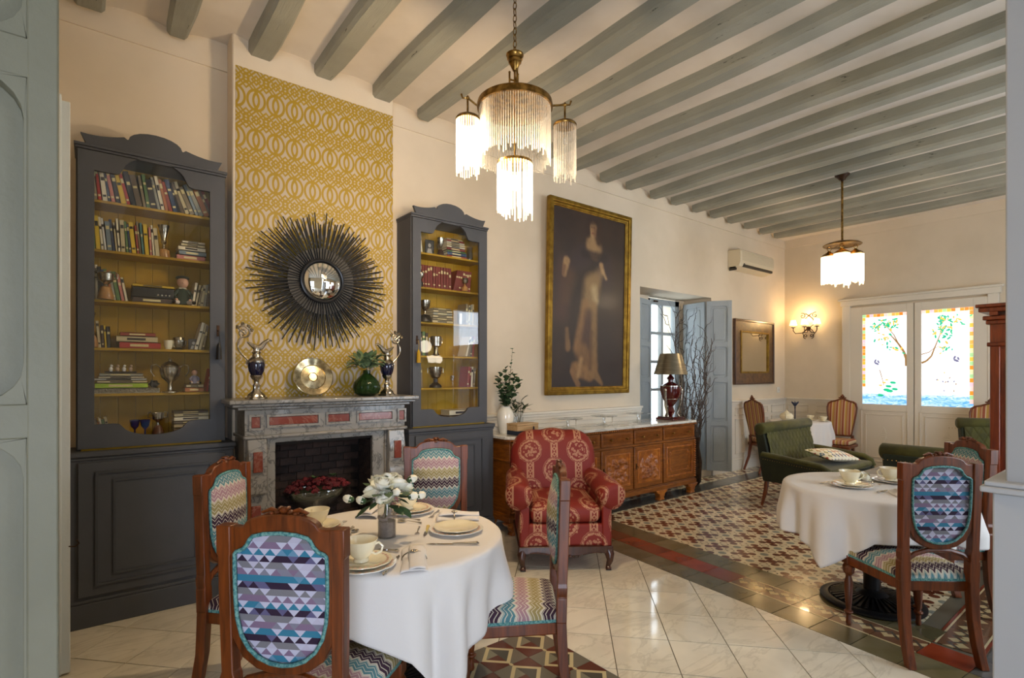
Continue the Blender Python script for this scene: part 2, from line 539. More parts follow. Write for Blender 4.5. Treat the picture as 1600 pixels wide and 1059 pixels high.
# ------------------------------------------------------------------ mesh builder
class MB:
    def __init__(s): s.v = []; s.f = []; s.m = []
    def add(s, vs, fs, mi=0):
        k = len(s.v); s.v += [tuple(p) for p in vs]
        for f in fs: s.f.append([i + k for i in f]); s.m.append(mi)
        return s
    def box(s, x0, x1, y0, y1, z0, z1, mi=0):
        vs = [(x, y, z) for z in (z0, z1) for y in (y0, y1) for x in (x0, x1)]
        return s.add(vs, [(0, 2, 3, 1), (4, 5, 7, 6), (0, 1, 5, 4), (2, 6, 7, 3), (0, 4, 6, 2), (1, 3, 7, 5)], mi)
    def obox(s, c, size, rot, mi=0):
        m = rot if isinstance(rot, Matrix) else Matrix.Rotation(rot, 3, 'Z')
        h = [x / 2 for x in size]; c = Vector(c)
        vs = [c + m @ Vector((x, y, z)) for z in (-h[2], h[2]) for y in (-h[1], h[1]) for x in (-h[0], h[0])]
        return s.add(vs, [(0, 2, 3, 1), (4, 5, 7, 6), (0, 1, 5, 4), (2, 6, 7, 3), (0, 4, 6, 2), (1, 3, 7, 5)], mi)
    def tube(s, pts, r, n=8, closed=False, mi=0, sy=1.0):
        pts = [Vector(p) for p in pts]; m = len(pts)
        rs = r if isinstance(r, (list, tuple)) else [r] * m
        k = len(s.v); up = None
        for i, p in enumerate(pts):
            a = pts[(i - 1) % m] if (closed or i) else p
            b = pts[(i + 1) % m] if (closed or i < m - 1) else p
            d = (b - a)
            d = d.normalized() if d.length > 1e-9 else Vector((0, 0, 1))
            if up is None:
                up = Vector((0, 0, 1)) if abs(d.z) < 0.9 else Vector((0, 1, 0))
            x = d.cross(up)
            if x.length < 1e-6: x = d.cross(Vector((1, 0, 0)))
            x.normalize(); y = x.cross(d).normalized(); up = y
            for j in range(n):
                t = 2 * pi * j / n
                s.v.append(tuple(p + x * (cos(t) * rs[i]) + y * (sin(t) * rs[i] * sy)))
        for i in range(m if closed else m - 1):
            a = k + i * n; b = k + ((i + 1) % m) * n
            for j in range(n):
                s.f.append([a + j, a + (j + 1) % n, b + (j + 1) % n, b + j]); s.m.append(mi)
        if not closed:
            s.f.append([k + j for j in range(n)][::-1]); s.m.append(mi)
            s.f.append([k + (m - 1) * n + j for j in range(n)]); s.m.append(mi)
        return s
    def cyl(s, a, b, r0, r1=None, n=12, mi=0):
        return s.tube([a, b], [r0, r0 if r1 is None else r1], n, mi=mi)
    def lathe(s, prof, c=(0, 0, 0), n=24, mi=0, sq=1.0, wob=None):
        k = len(s.v); m = len(prof)
        for (r, z) in prof:
            for j in range(n):
                t = 2 * pi * j / n
                rr = r * (1 + (wob(t, z) if wob else 0))
                s.v.append((c[0] + rr * cos(t), c[1] + rr * sin(t) * sq, c[2] + z))
        for i in range(m - 1):
            for j in range(n):
                a = k + i * n + j; b = k + i * n + (j + 1) % n
                s.f.append([a, b, b + n, a + n]); s.m.append(mi)
        s.f.append([k + j for j in range(n)][::-1]); s.m.append(mi)
        s.f.append([k + (m - 1) * n + j for j in range(n)]); s.m.append(mi)
        return s
    def prism(s, poly, a, b, ax='y', mi=0):
        n = len(poly)
        def P3(p, t):
            return (p[0], t, p[1]) if ax == 'y' else ((p[0], p[1], t) if ax == 'z' else (t, p[0], p[1]))
        vs = [P3(p, a) for p in poly] + [P3(p, b) for p in poly]
        fs = [list(range(n)), list(range(2 * n - 1, n - 1, -1))] + [(i, (i + 1) % n + 0, (i + 1) % n + n, i + n)[::-1] for i in range(n)]
        return s.add(vs, fs, mi)
    def ring(s, outer, inner, a, b, ax='y', mi=0):
        """frame between two outlines of equal point count"""
        n = len(outer)
        def P3(p, t):
            return (p[0], t, p[1]) if ax == 'y' else ((p[0], p[1], t) if ax == 'z' else (t, p[0], p[1]))
        vs = [P3(p, a) for p in outer] + [P3(p, a) for p in inner] + [P3(p, b) for p in outer] + [P3(p, b) for p in inner]
        fs = []
        for i in range(n):
            j = (i + 1) % n
            fs += [(i, j, n + j, n + i), (2 * n + i, 3 * n + i, 3 * n + j, 2 * n + j), (i, 2 * n + i, 2 * n + j, j), (n + i, n + j, 3 * n + j, 3 * n + i)]
        return s.add(vs, fs, mi)
    def sphere(s, c, r, n=12, m=8, mi=0, jit=0.0, rnd=random):
        r = r if isinstance(r, (list, tuple)) else (r, r, r)
        k = len(s.v)
        s.v.append((c[0], c[1], c[2] - r[2]))
        for i in range(1, m):
            p = pi * i / m
            for j in range(n):
                t = 2 * pi * j / n; q = 1 + (rnd.uniform(-jit, jit) if jit else 0)
                s.v.append((c[0] + r[0] * q * sin(p) * cos(t), c[1] + r[1] * q * sin(p) * sin(t), c[2] - r[2] * q * cos(p)))
        s.v.append((c[0], c[1], c[2] + r[2]))
        top = len(s.v) - 1
        for j in range(n):
            s.f.append([k, k + 1 + (j + 1) % n, k + 1 + j]); s.m.append(mi)
            a = k + 1 + (m - 2) * n
            s.f.append([top, a + j, a + (j + 1) % n]); s.m.append(mi)
        for i in range(m - 2):
            for j in range(n):
                a = k + 1 + i * n + j; b = k + 1 + i * n + (j + 1) % n
                s.f.append([a, b, b + n, a + n]); s.m.append(mi)
        return s
    def grid(s, fn, nu, nv, mi=0, closeu=False):
        k = len(s.v)
        for j in range(nv + 1):
            for i in range(nu if closeu else nu + 1):
                s.v.append(tuple(fn(i / nu, j / nv)))
        w = nu if closeu else nu + 1
        for j in range(nv):
            for i in range(nu):
                a = k + j * w + i; b = k + j * w + (i + 1) % w
                s.f.append([a, b, b + w, a + w]); s.m.append(mi)
        return s
    def xf(s, fn, start=0):
        for i in range(start, len(s.v)): s.v[i] = tuple(fn(*s.v[i]))
        return s
    def mesh(s, name, mats, smooth=35):
        me = bpy.data.meshes.new(name)
        me.from_pydata(s.v, [], s.f)
        for m in (mats if isinstance(mats, (list, tuple)) else [mats]): me.materials.append(m)
        if any(s.m): me.polygons.foreach_set('material_index', s.m)
        if smooth:
            me.polygons.foreach_set('use_smooth', [True] * len(s.f))
            try: me.set_sharp_from_angle(angle=radians(smooth))
            except Exception: pass
        me.update()
        return me
    def build(s, name, mats, parent=None, loc=None, bevel=0, smooth=35, solid=0, sub=0, seg=2, fix=True):
        me = s.mesh(name, mats, smooth)
        if fix:
            import bmesh
            bm = bmesh.new(); bm.from_mesh(me); bmesh.ops.recalc_face_normals(bm, faces=bm.faces); bm.to_mesh(me); bm.free()
        o = bpy.data.objects.new(name, me); COL.objects.link(o)
        if parent: o.parent = parent
        if loc: o.location = loc
        if solid:
            q = o.modifiers.new('t', 'SOLIDIFY'); q.thickness = solid; q.offset = 0
        if sub:
            q = o.modifiers.new('s', 'SUBSURF'); q.levels = sub; q.render_levels = sub
        if bevel:
            q = o.modifiers.new('b', 'BEVEL'); q.width = bevel; q.segments = seg; q.limit_method = 'ANGLE'; q.angle_limit = radians(40)
        return o

def put(o, label, cat, group=None):
    o['label'] = label; o['category'] = cat
    if group: o['group'] = group
    return o
def thing(name, label, cat, loc=(0, 0, 0), rz=0.0, group=None):
    o = bpy.data.objects.new(name, None); o.empty_display_size = 0.05
    COL.objects.link(o); o.location = loc; o.rotation_euler = (0, 0, rz)
    return put(o, label, cat, group)
def struct(o):
    o['kind'] = 'structure'; return o
def stuff(o):
    o['kind'] = 'stuff'; return o
def inst(src, parent=None, loc=(0, 0, 0), rz=0.0, name=None, rot=None, scale=None):
    c = src.copy(); COL.objects.link(c)
    c.parent = parent; c.location = loc
    c.rotation_euler = rot if rot else (0, 0, rz)
    if scale: c.scale = scale
    return c
def copytree(root, loc, rz=0.0, label=None, group=None, scale=None):
    r = root.copy(); COL.objects.link(r); r.location = loc; r.rotation_euler = (0, 0, rz)
    if label: r['label'] = label
    if group: r['group'] = group
    if scale: r.scale = scale
    for ch in list(root.children):
        c = ch.copy(); COL.objects.link(c); c.parent = r
        for g in list(ch.children):
            d = g.copy(); COL.objects.link(d); d.parent = c
    return r
def meshobj(name, me, parent=None, loc=(0, 0, 0), rot=None):
    o = bpy.data.objects.new(name, me); COL.objects.link(o)
    o.parent = parent; o.location = loc
    if rot: o.rotation_euler = rot
    return o
def clip(poly, a, b, c):
    """keep the part of a 2-D polygon where a*x + b*y <= c"""
    out = []
    n = len(poly)
    for i in range(n):
        p, q = poly[i], poly[(i + 1) % n]
        dp = a * p[0] + b * p[1] - c; dq = a * q[0] + b * q[1] - c
        if dp <= 0: out.append(p)
        if dp * dq < 0:
            t = dp / (dp - dq); out.append((p[0] + (q[0] - p[0]) * t, p[1] + (q[1] - p[1]) * t))
    return out
def area(p):
    return abs(sum(p[i][0] * p[(i + 1) % len(p)][1] - p[(i + 1) % len(p)][0] * p[i][1] for i in range(len(p)))) / 2
def rrect(x0, x1, z0, z1, r, n=5):
    out = []
    for cx, cz, a0 in ((x1 - r, z1 - r, 0), (x0 + r, z1 - r, 90), (x0 + r, z0 + r, 180), (x1 - r, z0 + r, 270)):
        for i in range(n + 1):
            a = radians(a0 + 90 * i / n); out.append((cx + r * cos(a), cz + r * sin(a)))
    return out
ORD = ['first', 'second', 'third', 'fourth', 'fifth', 'sixth', 'seventh', 'eighth', 'ninth', 'tenth', 'eleventh', 'twelfth',
       'thirteenth', 'fourteenth', 'fifteenth', 'sixteenth', 'seventeenth', 'eighteenth', 'nineteenth', 'twentieth',
       'twenty-first', 'twenty-second', 'twenty-third', 'twenty-fourth', 'twenty-fifth', 'twenty-sixth', 'twenty-seventh', 'twenty-eighth', 'twenty-ninth', 'thirtieth']
WY, WX, ZC = 4.12, 9.1, 3.68            # left wall, far wall, ceiling height

# ------------------------------------------------------------------ floor
R0 = random.Random(5)
fl = MB().box(-3.2, WX + 0.2, -2.6, WY + 0.7, -0.12, -0.004).build('floor', GROUT)
struct(fl)
SLP = 0.108                                 # the old threshold runs slightly askew
def bx_(y): return 3.005 + SLP * y
# marble tiles laid diagonally
cnt = 0
ux, uy = (0.2270, 0.2330), (0.2035, -0.2215)
far_t = MB(); 
cand = []
for i in range(-22, 22):
    for j in range(-22, 22):
        ox = 2.651 + ux[0] * i + uy[0] * j; oy = 1.937 + ux[1] * i + uy[1] * j
        cand.append((ox, oy))
def in_view(x, y):
    d = cos(TH) * x + sin(TH) * y; l = sin(TH) * x - cos(TH) * y
    return d > 0.9 and abs(l) < d * 1.02 + 0.25
RUGX0, RUGX1, RUGY0, RUGY1 = 0.85, 1.945, 0.4, 2.26
rest = MB(); nmar = 0
rect_out = lambda p: p
for ox, oy in sorted(cand, key=lambda p: p[0] ** 2 + (p[1] - 1) ** 2):
    g = 0.0018
    k1 = (ux[0] * 0.984, ux[1] * 0.984); k2 = (uy[0] * 0.984, uy[1] * 0.984)
    poly = [(ox, oy), (ox + k1[0], oy + k1[1]), (ox + k1[0] + k2[0], oy + k1[1] + k2[1]), (ox + k2[0], oy + k2[1])]
    poly = clip(poly, 1, -SLP, 3.005)
    if len(poly) < 3: continue
    for a, b, c in ((-1, 0, 3.2), (0, 1, WY - 0.001), (0, -1, 2.5)):
        poly = clip(poly, a, b, c)
        if len(poly) < 3: break
    if len(poly) < 3: continue
    # cut the older patterned inset out of the marble
    pieces = []
    for cs in ([(1, 0, RUGX0)], [(-1, 0, -RUGX1)], [(-1, 0, -RUGX0), (1, 0, RUGX1), (0, -1, -RUGY1)], [(-1, 0, -RUGX0), (1, 0, RUGX1), (0, 1, RUGY0)]):
        q = poly
        for c_ in cs:
            q = clip(q, *c_)
            if len(q) < 3: break
        if len(q) >= 3 and area(q) > 0.0008: pieces.append(q)
    if len(pieces) > 1 and abs(sum(area(p) for p in pieces) - area(poly)) < 1e-5: pieces = [poly]
    for q in pieces:
        cx = sum(p[0] for p in q) / len(q); cy = sum(p[1] for p in q) / len(q)
        lq = [(p[0] - cx, p[1] - cy) for p in q]
        if in_view(cx, cy) and nmar < 290:
            t = MB().prism(lq, -0.01, R0.uniform(-0.0003, 0.0003), 'z').build('marble_tile', MARBLE, fl, (cx, cy, 0), smooth=0)
            nmar += 1
        else:
            rest.prism(q, -0.01, 0, 'z')
stuff(rest.build('marble_tiles', MARBLE, fl, smooth=0))
# threshold border, three courses of cement tiles
TS = 0.2175
ang = math.atan(SLP)
def border_tile(mat, name, c0, c1, r, mi=None):
    u0 = c0 + 0.0025; u1 = c1 - 0.0025
    v0 = r * TS + 0.0025; v1 = (r + 1) * TS - 0.0025
    w = u1 - u0; h = v1 - v0
    m = MB().box(-w / 2, w / 2, -h / 2, h / 2, -0.01, 0).build(name, mat, fl, smooth=0)
    cu = (u0 + u1) / 2; cv = (v0 + v1) / 2
    # strip frame: along = (SLP,1) normalised, across = (1,-SLP)
    n = sqrt(1 + SLP * SLP)
    m.location = (3.005 + cu / n + cv * SLP / n, -cu * SLP / n + cv / n, 0.0012)
    m.rotation_euler = (0, 0, -ang)
    return m
for r in range(-6, 17):
    yy = r * TS
    border_tile(OLIVE, 'border_tile', 0.0, 0.205, r)
    if yy > 1.85: border_tile(TERR, 'red_border_tile', 0.205, 0.395, r)
    elif yy > 0.86: border_tile(TILE_BAND, 'patterned_border_tile', 0.205, 0.395, r)
    elif yy > 0.6: border_tile(TERR, 'red_border_tile', 0.205, 0.395, r)
    else: border_tile(SLATE, 'border_tile', 0.205, 0.395, r)
    if yy > 0.86: border_tile(OLIVE, 'border_tile', 0.395, 0.61, r)
# main field of patterned tiles
PT = 0.226
base_t = MB().box(-PT / 2 + 0.001, PT / 2 - 0.001, -PT / 2 + 0.001, PT / 2 - 0.001, -0.01, 0).mesh('patterned_tile', TILE_A, 0)
def inner(y): return 3.615 + SLP * (y)
npt = 0; restp = MB()
for j in range(13):
    for i in range(24):
        cx = 3.94 + 0.0 + (i) * PT + 0.12; cy = 3.63 - PT / 2 - j * PT
        cx -= PT * 2
        if cy - PT / 2 < 0.83: continue
        x0, x1, y0, y1 = cx - PT / 2, cx + PT / 2, cy - PT / 2, cy + PT / 2
        if x0 > WX: continue
        q = [(x0 + .001, y0 + .001), (x1 - .001, y0 + .001), (x1 - .001, y1 - .001), (x0 + .001, y1 - .001)]
        q2 = clip(q, -1, SLP, -3.615 - 0.004)
        if len(q2) < 3 or area(q2) < 0.0004: continue
        if x1 > WX: q2 = clip(q2, 1, 0, WX)
        whole = area(q2) > area(q) * 0.999
        if whole: meshobj('patterned_tile', base_t, fl, (cx, cy, R0.uniform(-0.0016, -0.0008)))
        else:
            lq = [(p[0] - cx, p[1] - cy) for p in q2]
            MB().prism(lq, -0.01, 0, 'z').build('patterned_tile', TILE_A, fl, (cx, cy, 0), smooth=0)
        npt += 1
# grey course, then a patterned course along the wall; border on the right side of the field
gt = MB().box(-.118, .118, -.118, .118, -0.01, 0).mesh('grey_tile', SLATE, 0)
for i in range(24):
    x = 3.55 + 0.24 * i
    if x > WX - 0.05: break
    if x > 3.6: meshobj('grey_tile', gt, fl, (x, 3.751, 0))
for i in range(21):
    x = 4.1 + 0.2425 * i
    if x > WX - .1: break
    meshobj('patterned_wall_tile', base_t, fl, (x, 3.99, -0.0005), (0, 0, 0)).scale = (1.06, 1.06, 1)
bt = MB().box(-.108, .108, -.108, .108, -0.01, 0).mesh('patterned_border_tile', TILE_BAND, 0)
for i in range(25):
    x = 3.32 + 0.195 + 0.11 + i * 0.218
    if x > WX - .1: break
    meshobj('patterned_border_tile', bt, fl, (x, 0.722, 0), (0, 0, pi / 2))
for j in range(3):
    for i in range(27):
        x = 3.35 + i * 0.236
        if x > WX - .1: break
        meshobj('grey_tile', gt, fl, (x, 0.49 - j * 0.24, -0.0012))
# older hexagon-pattern inset under the near table
ht = MB().box(-.1085, .1085, -.1085, .1085, -0.01, 0).mesh('hexagon_tile', TILE_H, 0)
nx = 5; ny = 8
for i in range(nx):
    for j in range(ny):
        meshobj('hexagon_tile', ht, fl, (RUGX1 - 0.11 - i * 0.219, RUGY1 - 0.11 - j * 0.219, 0))

# ------------------------------------------------------------------ walls
RX0, RX1, RZ = 5.275, 6.86, 2.50
w = MB()
w.box(-0.5, RX0, WY, 4.95, 0, 3.95); w.box(RX1, WX + 0.2, WY, 4.95, 0, 3.95)
w.box(RX0, RX1, WY, 4.95, RZ, 3.95); w.box(RX0, RX1, WY, 4.95, 0, 0.09)
w.box(RX0, 5.98, 4.53, 4.95, 0.09, RZ); w.box(6.74, RX1, 4.56, 4.95, 0.09, RZ)
struct(w.build('wall_left', WALL, smooth=0))
struct(MB().box(0.745, 1.915, 3.95, WY, 0, 3.75).build('wall_chimney_breast', WALL, bevel=0.01))
struct(MB().box(WX, WX + 0.2, -1.7, 4.95, 0, 3.95).build('wall_far', WALL, smooth=0))
struct(MB().box(-0.55, -0.35, 1.45, WY, 0, 3.95).build('wall_near', WALL, smooth=0))
struct(MB().box(-3.2, -0.35, 1.45, 1.6, 0, 3.95).build('wall_entry', WALL, smooth=0))
struct(MB().box(-3.4, -3.2, -2.7, 1.6, 0, 3.95).build('wall_rear', WALL, smooth=0))
w = MB(); w.box(2.56, 2.84, -1.7, 0.39, 0, 3.95)
struct(w.build('wall_partition', P('cool_white_jamb', 'a9adb2', 0.7, bmp=0.1, bsc=30), bevel=0.006))
w = MB(); w.box(2.53, 2.87, -1.7, 0.42, 0, 1.0); w.box(2.515, 2.885, -1.7, 0.435, 0, 0.12)
struct(w.build('trim_1', P('cool_white_wood', 'b4b9bf', 0.5), bevel=0.006))
struct(MB().prism([(2.50, 0.45), (2.90, 0.45), (2.90, -1.7), (2.50, -1.7)], 1.0, 1.022, 'z').prism([(2.51, 0.44), (2.89, 0.44), (2.89, -1.7), (2.51, -1.7)], 1.022, 1.04, 'z').build('trim_2', MATS['cool_white_wood'], bevel=0.005))
w = MB()
w.box(-3.4, -1.9, -2.8, -2.5, 0, 3.95); w.box(-0.4, 2.56, -2.8, -2.5, 0, 3.95); w.box(-1.9, -0.4, -2.8, -2.5, 2.4, 3.95); w.box(-1.9, -0.4, -2.8, -2.5, 0, 0.3)
struct(w.build('wall_behind_camera', WALL, smooth=0))
w = MB()
w.box(2.56, 3.5, -1.7, -1.5, 0, 3.95); w.box(4.9, 5.8, -1.7, -1.5, 0, 3.95); w.box(7.4, WX, -1.7, -1.5, 0, 3.95)
w.box(3.5, 4.9, -1.7, -1.5, 2.75, 3.95); w.box(5.8, 7.4, -1.7, -1.5, 2.75, 3.95)
w.box(3.5, 4.9, -1.7, -1.5, 0, 0.6); w.box(5.8, 7.4, -1.7, -1.5, 0, 0.6)
struct(w.build('wall_right', WALL, smooth=0))
# ceiling: shallow plaster vaults between the beams
BS = 0.4545
ce = MB()
prof = []
k0 = -8
x = -3.64
beams = [0.0 + BS * k for k in range(-7, 8)] + [3.63, 4.09, 4.55, 5.0, 5.45, 5.91, 6.36, 6.81, 7.26, 7.73, 8.20, 8.67]
beams = sorted(set(round(b, 3) for b in beams))
edges = []
for a, b in zip(beams[:-1], beams[1:]):
    for i in range(9):
        t = i / 8
        edges.append((a + (b - a) * t, ZC - 0.045 + 0.075 * sqrt(max(0, 1 - (2 * t - 1) ** 2 * 0.9))))
edges += [(WX + 0.2, ZC - 0.03)]
edges = [(-3.5, ZC)] + edges
ce.grid(lambda u, v: (edges[int(round(u * (len(edges) - 1)))][0], -2.8 + v * (4.2 + 2.8), edges[int(round(u * (len(edges) - 1)))][1]), len(edges) - 1, 2)
ce.box(-3.5, WX + 0.2, -2.8, 5.0, ZC + 0.06, ZC + 0.2)
ceo = struct(ce.build('ceiling', CEIL, smooth=50, fix=False))
for bi, bx in enumerate(beams):
    rb = random.Random(bi * 7 + 1)
    hw = rb.uniform(0.068, 0.086); zb = 3.600 + rb.uniform(-0.006, 0.006)
    n = 22; m = MB(); ph = rb.uniform(0, 9)
    def prof_(t):
        y = -2.7 + t * (4.07 + 2.7)
        dx = 0.012 * sin(y * 1.1 + ph) + 0.005 * sin(y * 3.7 + ph * 2)
        dw = 0.006 * sin(y * 2.3 + ph * 3); dz = 0.007 * sin(y * 1.9 + ph)
        end = 0.0
        if t > 0.985: end = 0.008
        return y, dx, hw + dw - end, zb + dz + end
    rings_ = []
    for i in range(n + 1):
        y, dx, ww, z = prof_(i / n)
        rings_.append([(dx - ww, y, ZC + 0.05), (dx - ww, y, z + 0.022), (dx - ww + 0.018, y, z), (dx + ww - 0.018, y, z), (dx + ww, y, z + 0.022), (dx + ww, y, ZC + 0.05)])
    for i, rr in enumerate(rings_): m.v += rr
    for i in range(n):
        for j in range(5):
            a = i * 6 + j; m.f.append([a, a + 1, a + 7, a + 6]); m.m.append(0)
    m.f.append([n * 6 + j for j in range(6)]); m.m.append(0)
    m.f.append([j for j in range(6)][::-1]); m.m.append(0)
    m.build('beam', BEAM, ceo, (bx, 0, 0), smooth=30)
# plaster line under the beams
struct(MB().box(-0.35, WX, WY - 0.012, WY, 3.515, 3.60).build('trim_3', WALL, smooth=0))
struct(MB().box(WX - 0.012, WX, -1.5, WY, 3.515, 3.66).build('trim_4', WALL, smooth=0))
# wainscot: left wall either side of the recess and far wall
def wains(a0, a1, plane, axis, n, nm, first=0):
    """panelled dado with cap and skirting; axis x runs on the left wall, y on the far wall"""
    def bb(m, p0, p1, d0, d1, z0, z1):
        if axis == 'x': m.box(p0, p1, plane - d1, plane - d0, z0, z1)
        else: m.box(plane - d1, plane - d0, p0, p1, z0, z1)
    m = MB(); bb(m, a0, a1, 0, 0.012, 0.1, 1.0)
    d = struct(m.build('trim_' + str({'left':5,'left_far':6,'far':7,'far_right':8}[nm]), WALLW, smooth=0))
    m = MB(); bb(m, a0, a1, 0, 0.05, 1.015, 1.04); bb(m, a0, a1, 0, 0.032, 0.985, 1.015); bb(m, a0, a1, 0, 0.02, 0.955, 0.985)
    m.build('dado_cap', WALLW, d, bevel=0.004)
    m = MB(); bb(m, a0, a1, 0, 0.03, 0.0, 0.15); bb(m, a0, a1, 0, 0.022, 0.15, 0.18)
    struct(m.build('baseboard_' + nm, WALLW, bevel=0.003))
    wdt = (a1 - a0) / n
    for i in range(n):
        p0 = a0 + i * wdt + 0.06; p1 = a0 + (i + 1) * wdt - 0.06
        for z0, z1 in ((0.24, 0.76), (0.81, 0.93)):
            m = MB()
            for (q0, q1, r0, r1) in ((p0, p1, z1 - 0.016, z1), (p0, p1, z0, z0 + 0.016), (p0, p0 + 0.016, z0, z1), (p1 - 0.016, p1, z0, z1)):
                bb(m, q0, q1, 0.012, 0.024, r0, r1)
            m.build('dado_moulding', WALLW, d, bevel=0.003)
        # carved drop in the middle of the tall panel
        c = (p0 + p1) / 2
        if axis == 'x': MB().prism([(c, .60), (c + .03, .52), (c + .012, .50), (c + .025, .42), (c, .34), (c - .025, .42), (c - .012, .5), (c - .03, .52)], plane - 0.022, plane - 0.01, 'y').build('dado_ornament', WALLW, d, bevel=0.003)
        else: MB().prism([(c, .60), (c + .03, .52), (c + .012, .50), (c + .025, .42), (c, .34), (c - .025, .42), (c - .012, .5), (c - .03, .52)], plane - 0.022, plane - 0.01, 'x').build('dado_ornament', WALLW, d, bevel=0.003)
wains(2.9, RX0, WY, 'x', 4, 'left')
wains(RX1, WX, WY, 'x', 4, 'left_far')
wains(3.25, WY, WX, 'y', 2, 'far')
wains(0.2, 1.42, WX, 'y', 2, 'far_right')
# ------------------------------------------------------------------ window in the recess
wx0, wx1, wyp = 6.0, 6.74, 4.60
wn = MB()
wn.box(wx0, wx0 + 0.06, wyp - 0.04, wyp + 0.04, 0.09, 2.48); wn.box(wx1 - 0.10, wx1, wyp - 0.04, wyp + 0.04, 0.09, 2.48)
wn.box(wx0, wx1, wyp - 0.04, wyp + 0.04, 2.40, 2.48); wn.box(wx0, wx1, wyp - 0.04, wyp + 0.04, 0.09, 0.80)
win = struct(wn.build('window_1', SHUT, bevel=0.004))
gx = [wx0 + 0.06, (wx0 + wx1 - 0.04) / 2, wx1 - 0.10]; gz = [0.80, 1.21, 1.60, 2.00, 2.40]
for x in gx[1:2]: MB().box(x - 0.022, x + 0.022, wyp - 0.03, wyp + 0.03, 0.8, 2.4).build('glazing_bar', SHUT, win, bevel=0.004)
for z in gz[1:4]: MB().box(gx[0], gx[2], wyp - 0.028, wyp + 0.028, z - 0.02, z + 0.02).build('glazing_bar', SHUT, win, bevel=0.004)
for i in range(2):
    for j in range(4):
        MB().box(gx[i], gx[i + 1], wyp - 0.003, wyp + 0.003, gz[j], gz[j + 1]).build('pane', GLASS, win, smooth=0)
MB().cyl((6.12, 4.54, 2.44), (6.2, 4.54, 2.44), 0.012).build('window_bolt', IRON, win)

def leaf(name, label, cat, loc, rz, w, h, th, rows, mat, stile=0.055, dep=0.014, col=1, ins=.03):
    """panelled shutter or door leaf; local x across, z up, hinged at x=0, panels on both faces"""
    t = thing(name, label, cat, loc, rz)
    m = MB()
    pw = (w - stile * (col + 1)) / col
    for i in range(col + 1):
        x = i * (pw + stile); MB().box(x, x + stile, -th / 2, th / 2, 0, h).build('stile', mat, t, bevel=0.004)
    zs = list(rows); z = 0
    for (z0, z1) in rows + [(h, h)]:
        MB().box(stile * .9, w - stile * .9, -th / 2 + 0.0006, th / 2 - 0.0006, z, z0).build('rail', mat, t, bevel=0.003); z = z1
    for (z0, z1) in zs:
        for i in range(col):
            x0 = stile + i * (pw + stile); x1 = x0 + pw
            m = MB(); r = min(0.04 if ins < .05 else .07, pw * 0.18)
            sq = []
            o = rrect(x0 - 0.001, x1 + 0.001, z0 - 0.001, z1 + 0.001, 0.001, 5); ii = rrect(x0 + .004, x1 - .004, z0 + .004, z1 - .004, r, 5)
            m.ring(o, ii, -th / 2 + 0.001, th / 2 - 0.001)
            i2 = rrect(x0 + ins, x1 - ins, z0 + ins, z1 - ins, r * .8, 5)
            m.ring(ii, i2, -th / 2 + dep + .004, th / 2 - dep - .004)
            m.build('panel_moulding', mat, t, bevel=0.005)
            m = MB(); m.prism(i2, -th / 2 + dep * .55, th / 2 - dep * .55, 'y'); m.build('panel', mat, t, bevel=0.006)
    return t
LH = 2.33
rows4 = [(0.10, 0.62), (0.68, 1.22), (1.28, 1.70), (1.76, 2.26)]
def leaf_between(name, label, p, q, z, h, mat, rows, th=0.03, cat='shutter', **k):
    a = atan2(q[1] - p[1], q[0] - p[0]); wd_ = sqrt((q[0] - p[0]) ** 2 + (q[1] - p[1]) ** 2)
    return leaf(name, label, cat, (p[0], p[1], z), a, wd_, h, th, rows, mat, **k)
leaf_between('window_shutter', 'grey panelled shutter leaf folded inside the window recess, nearest the glass', (6.765, 4.50), (6.675, 4.10), 0.10, LH, SHUT, rows4)
leaf_between('window_shutter', 'grey panelled shutter leaf standing out into the room beside the wooden mirror', (6.665, 4.075), (6.84, 3.80), 0.10, LH, SHUT, rows4)
leaf_between('window_shutter', 'dark grey shutter leaf on the left of the recess behind the big portrait wall', (6.0, 4.51), (5.60, 4.40), 0.10, LH, SHUT, rows4)

# near folded leaves on the left of the view
fx, fy = cos(TH), sin(TH); rx_, ry_ = sin(TH), -cos(TH)
def camspace(d, l): return (fx * d + rx_ * l, fy * d + ry_ * l)
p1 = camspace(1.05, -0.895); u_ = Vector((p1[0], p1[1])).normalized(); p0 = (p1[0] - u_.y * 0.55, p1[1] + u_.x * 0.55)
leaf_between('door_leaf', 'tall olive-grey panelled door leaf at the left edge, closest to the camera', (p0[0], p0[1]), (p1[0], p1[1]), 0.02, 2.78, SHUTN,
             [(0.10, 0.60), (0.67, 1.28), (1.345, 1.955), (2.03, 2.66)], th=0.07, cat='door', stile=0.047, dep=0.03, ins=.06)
t = thing('door_leaf', 'pale grey-blue door leaf seen edge-on between the near leaf and the left bookcase', 'door', (-0.34, 3.26, 0.01))
MB().box(0, 0.235, 0, 0.045, 0, 2.725).build('stile', SHUTP, t, bevel=0.004)
MB().box(0.0, 0.266, 0.012, 0.04, 0.0, 2.70).build('rebate', SHUTP, t, bevel=0.003)
m = MB().tube([(0.262, 0.0, 0.60), (0.285, -0.02, 0.60), (0.30, -0.02, 0.612), (0.29, -0.02, 0.63)], 0.003, 6)
m.build('hook', IRON, t)

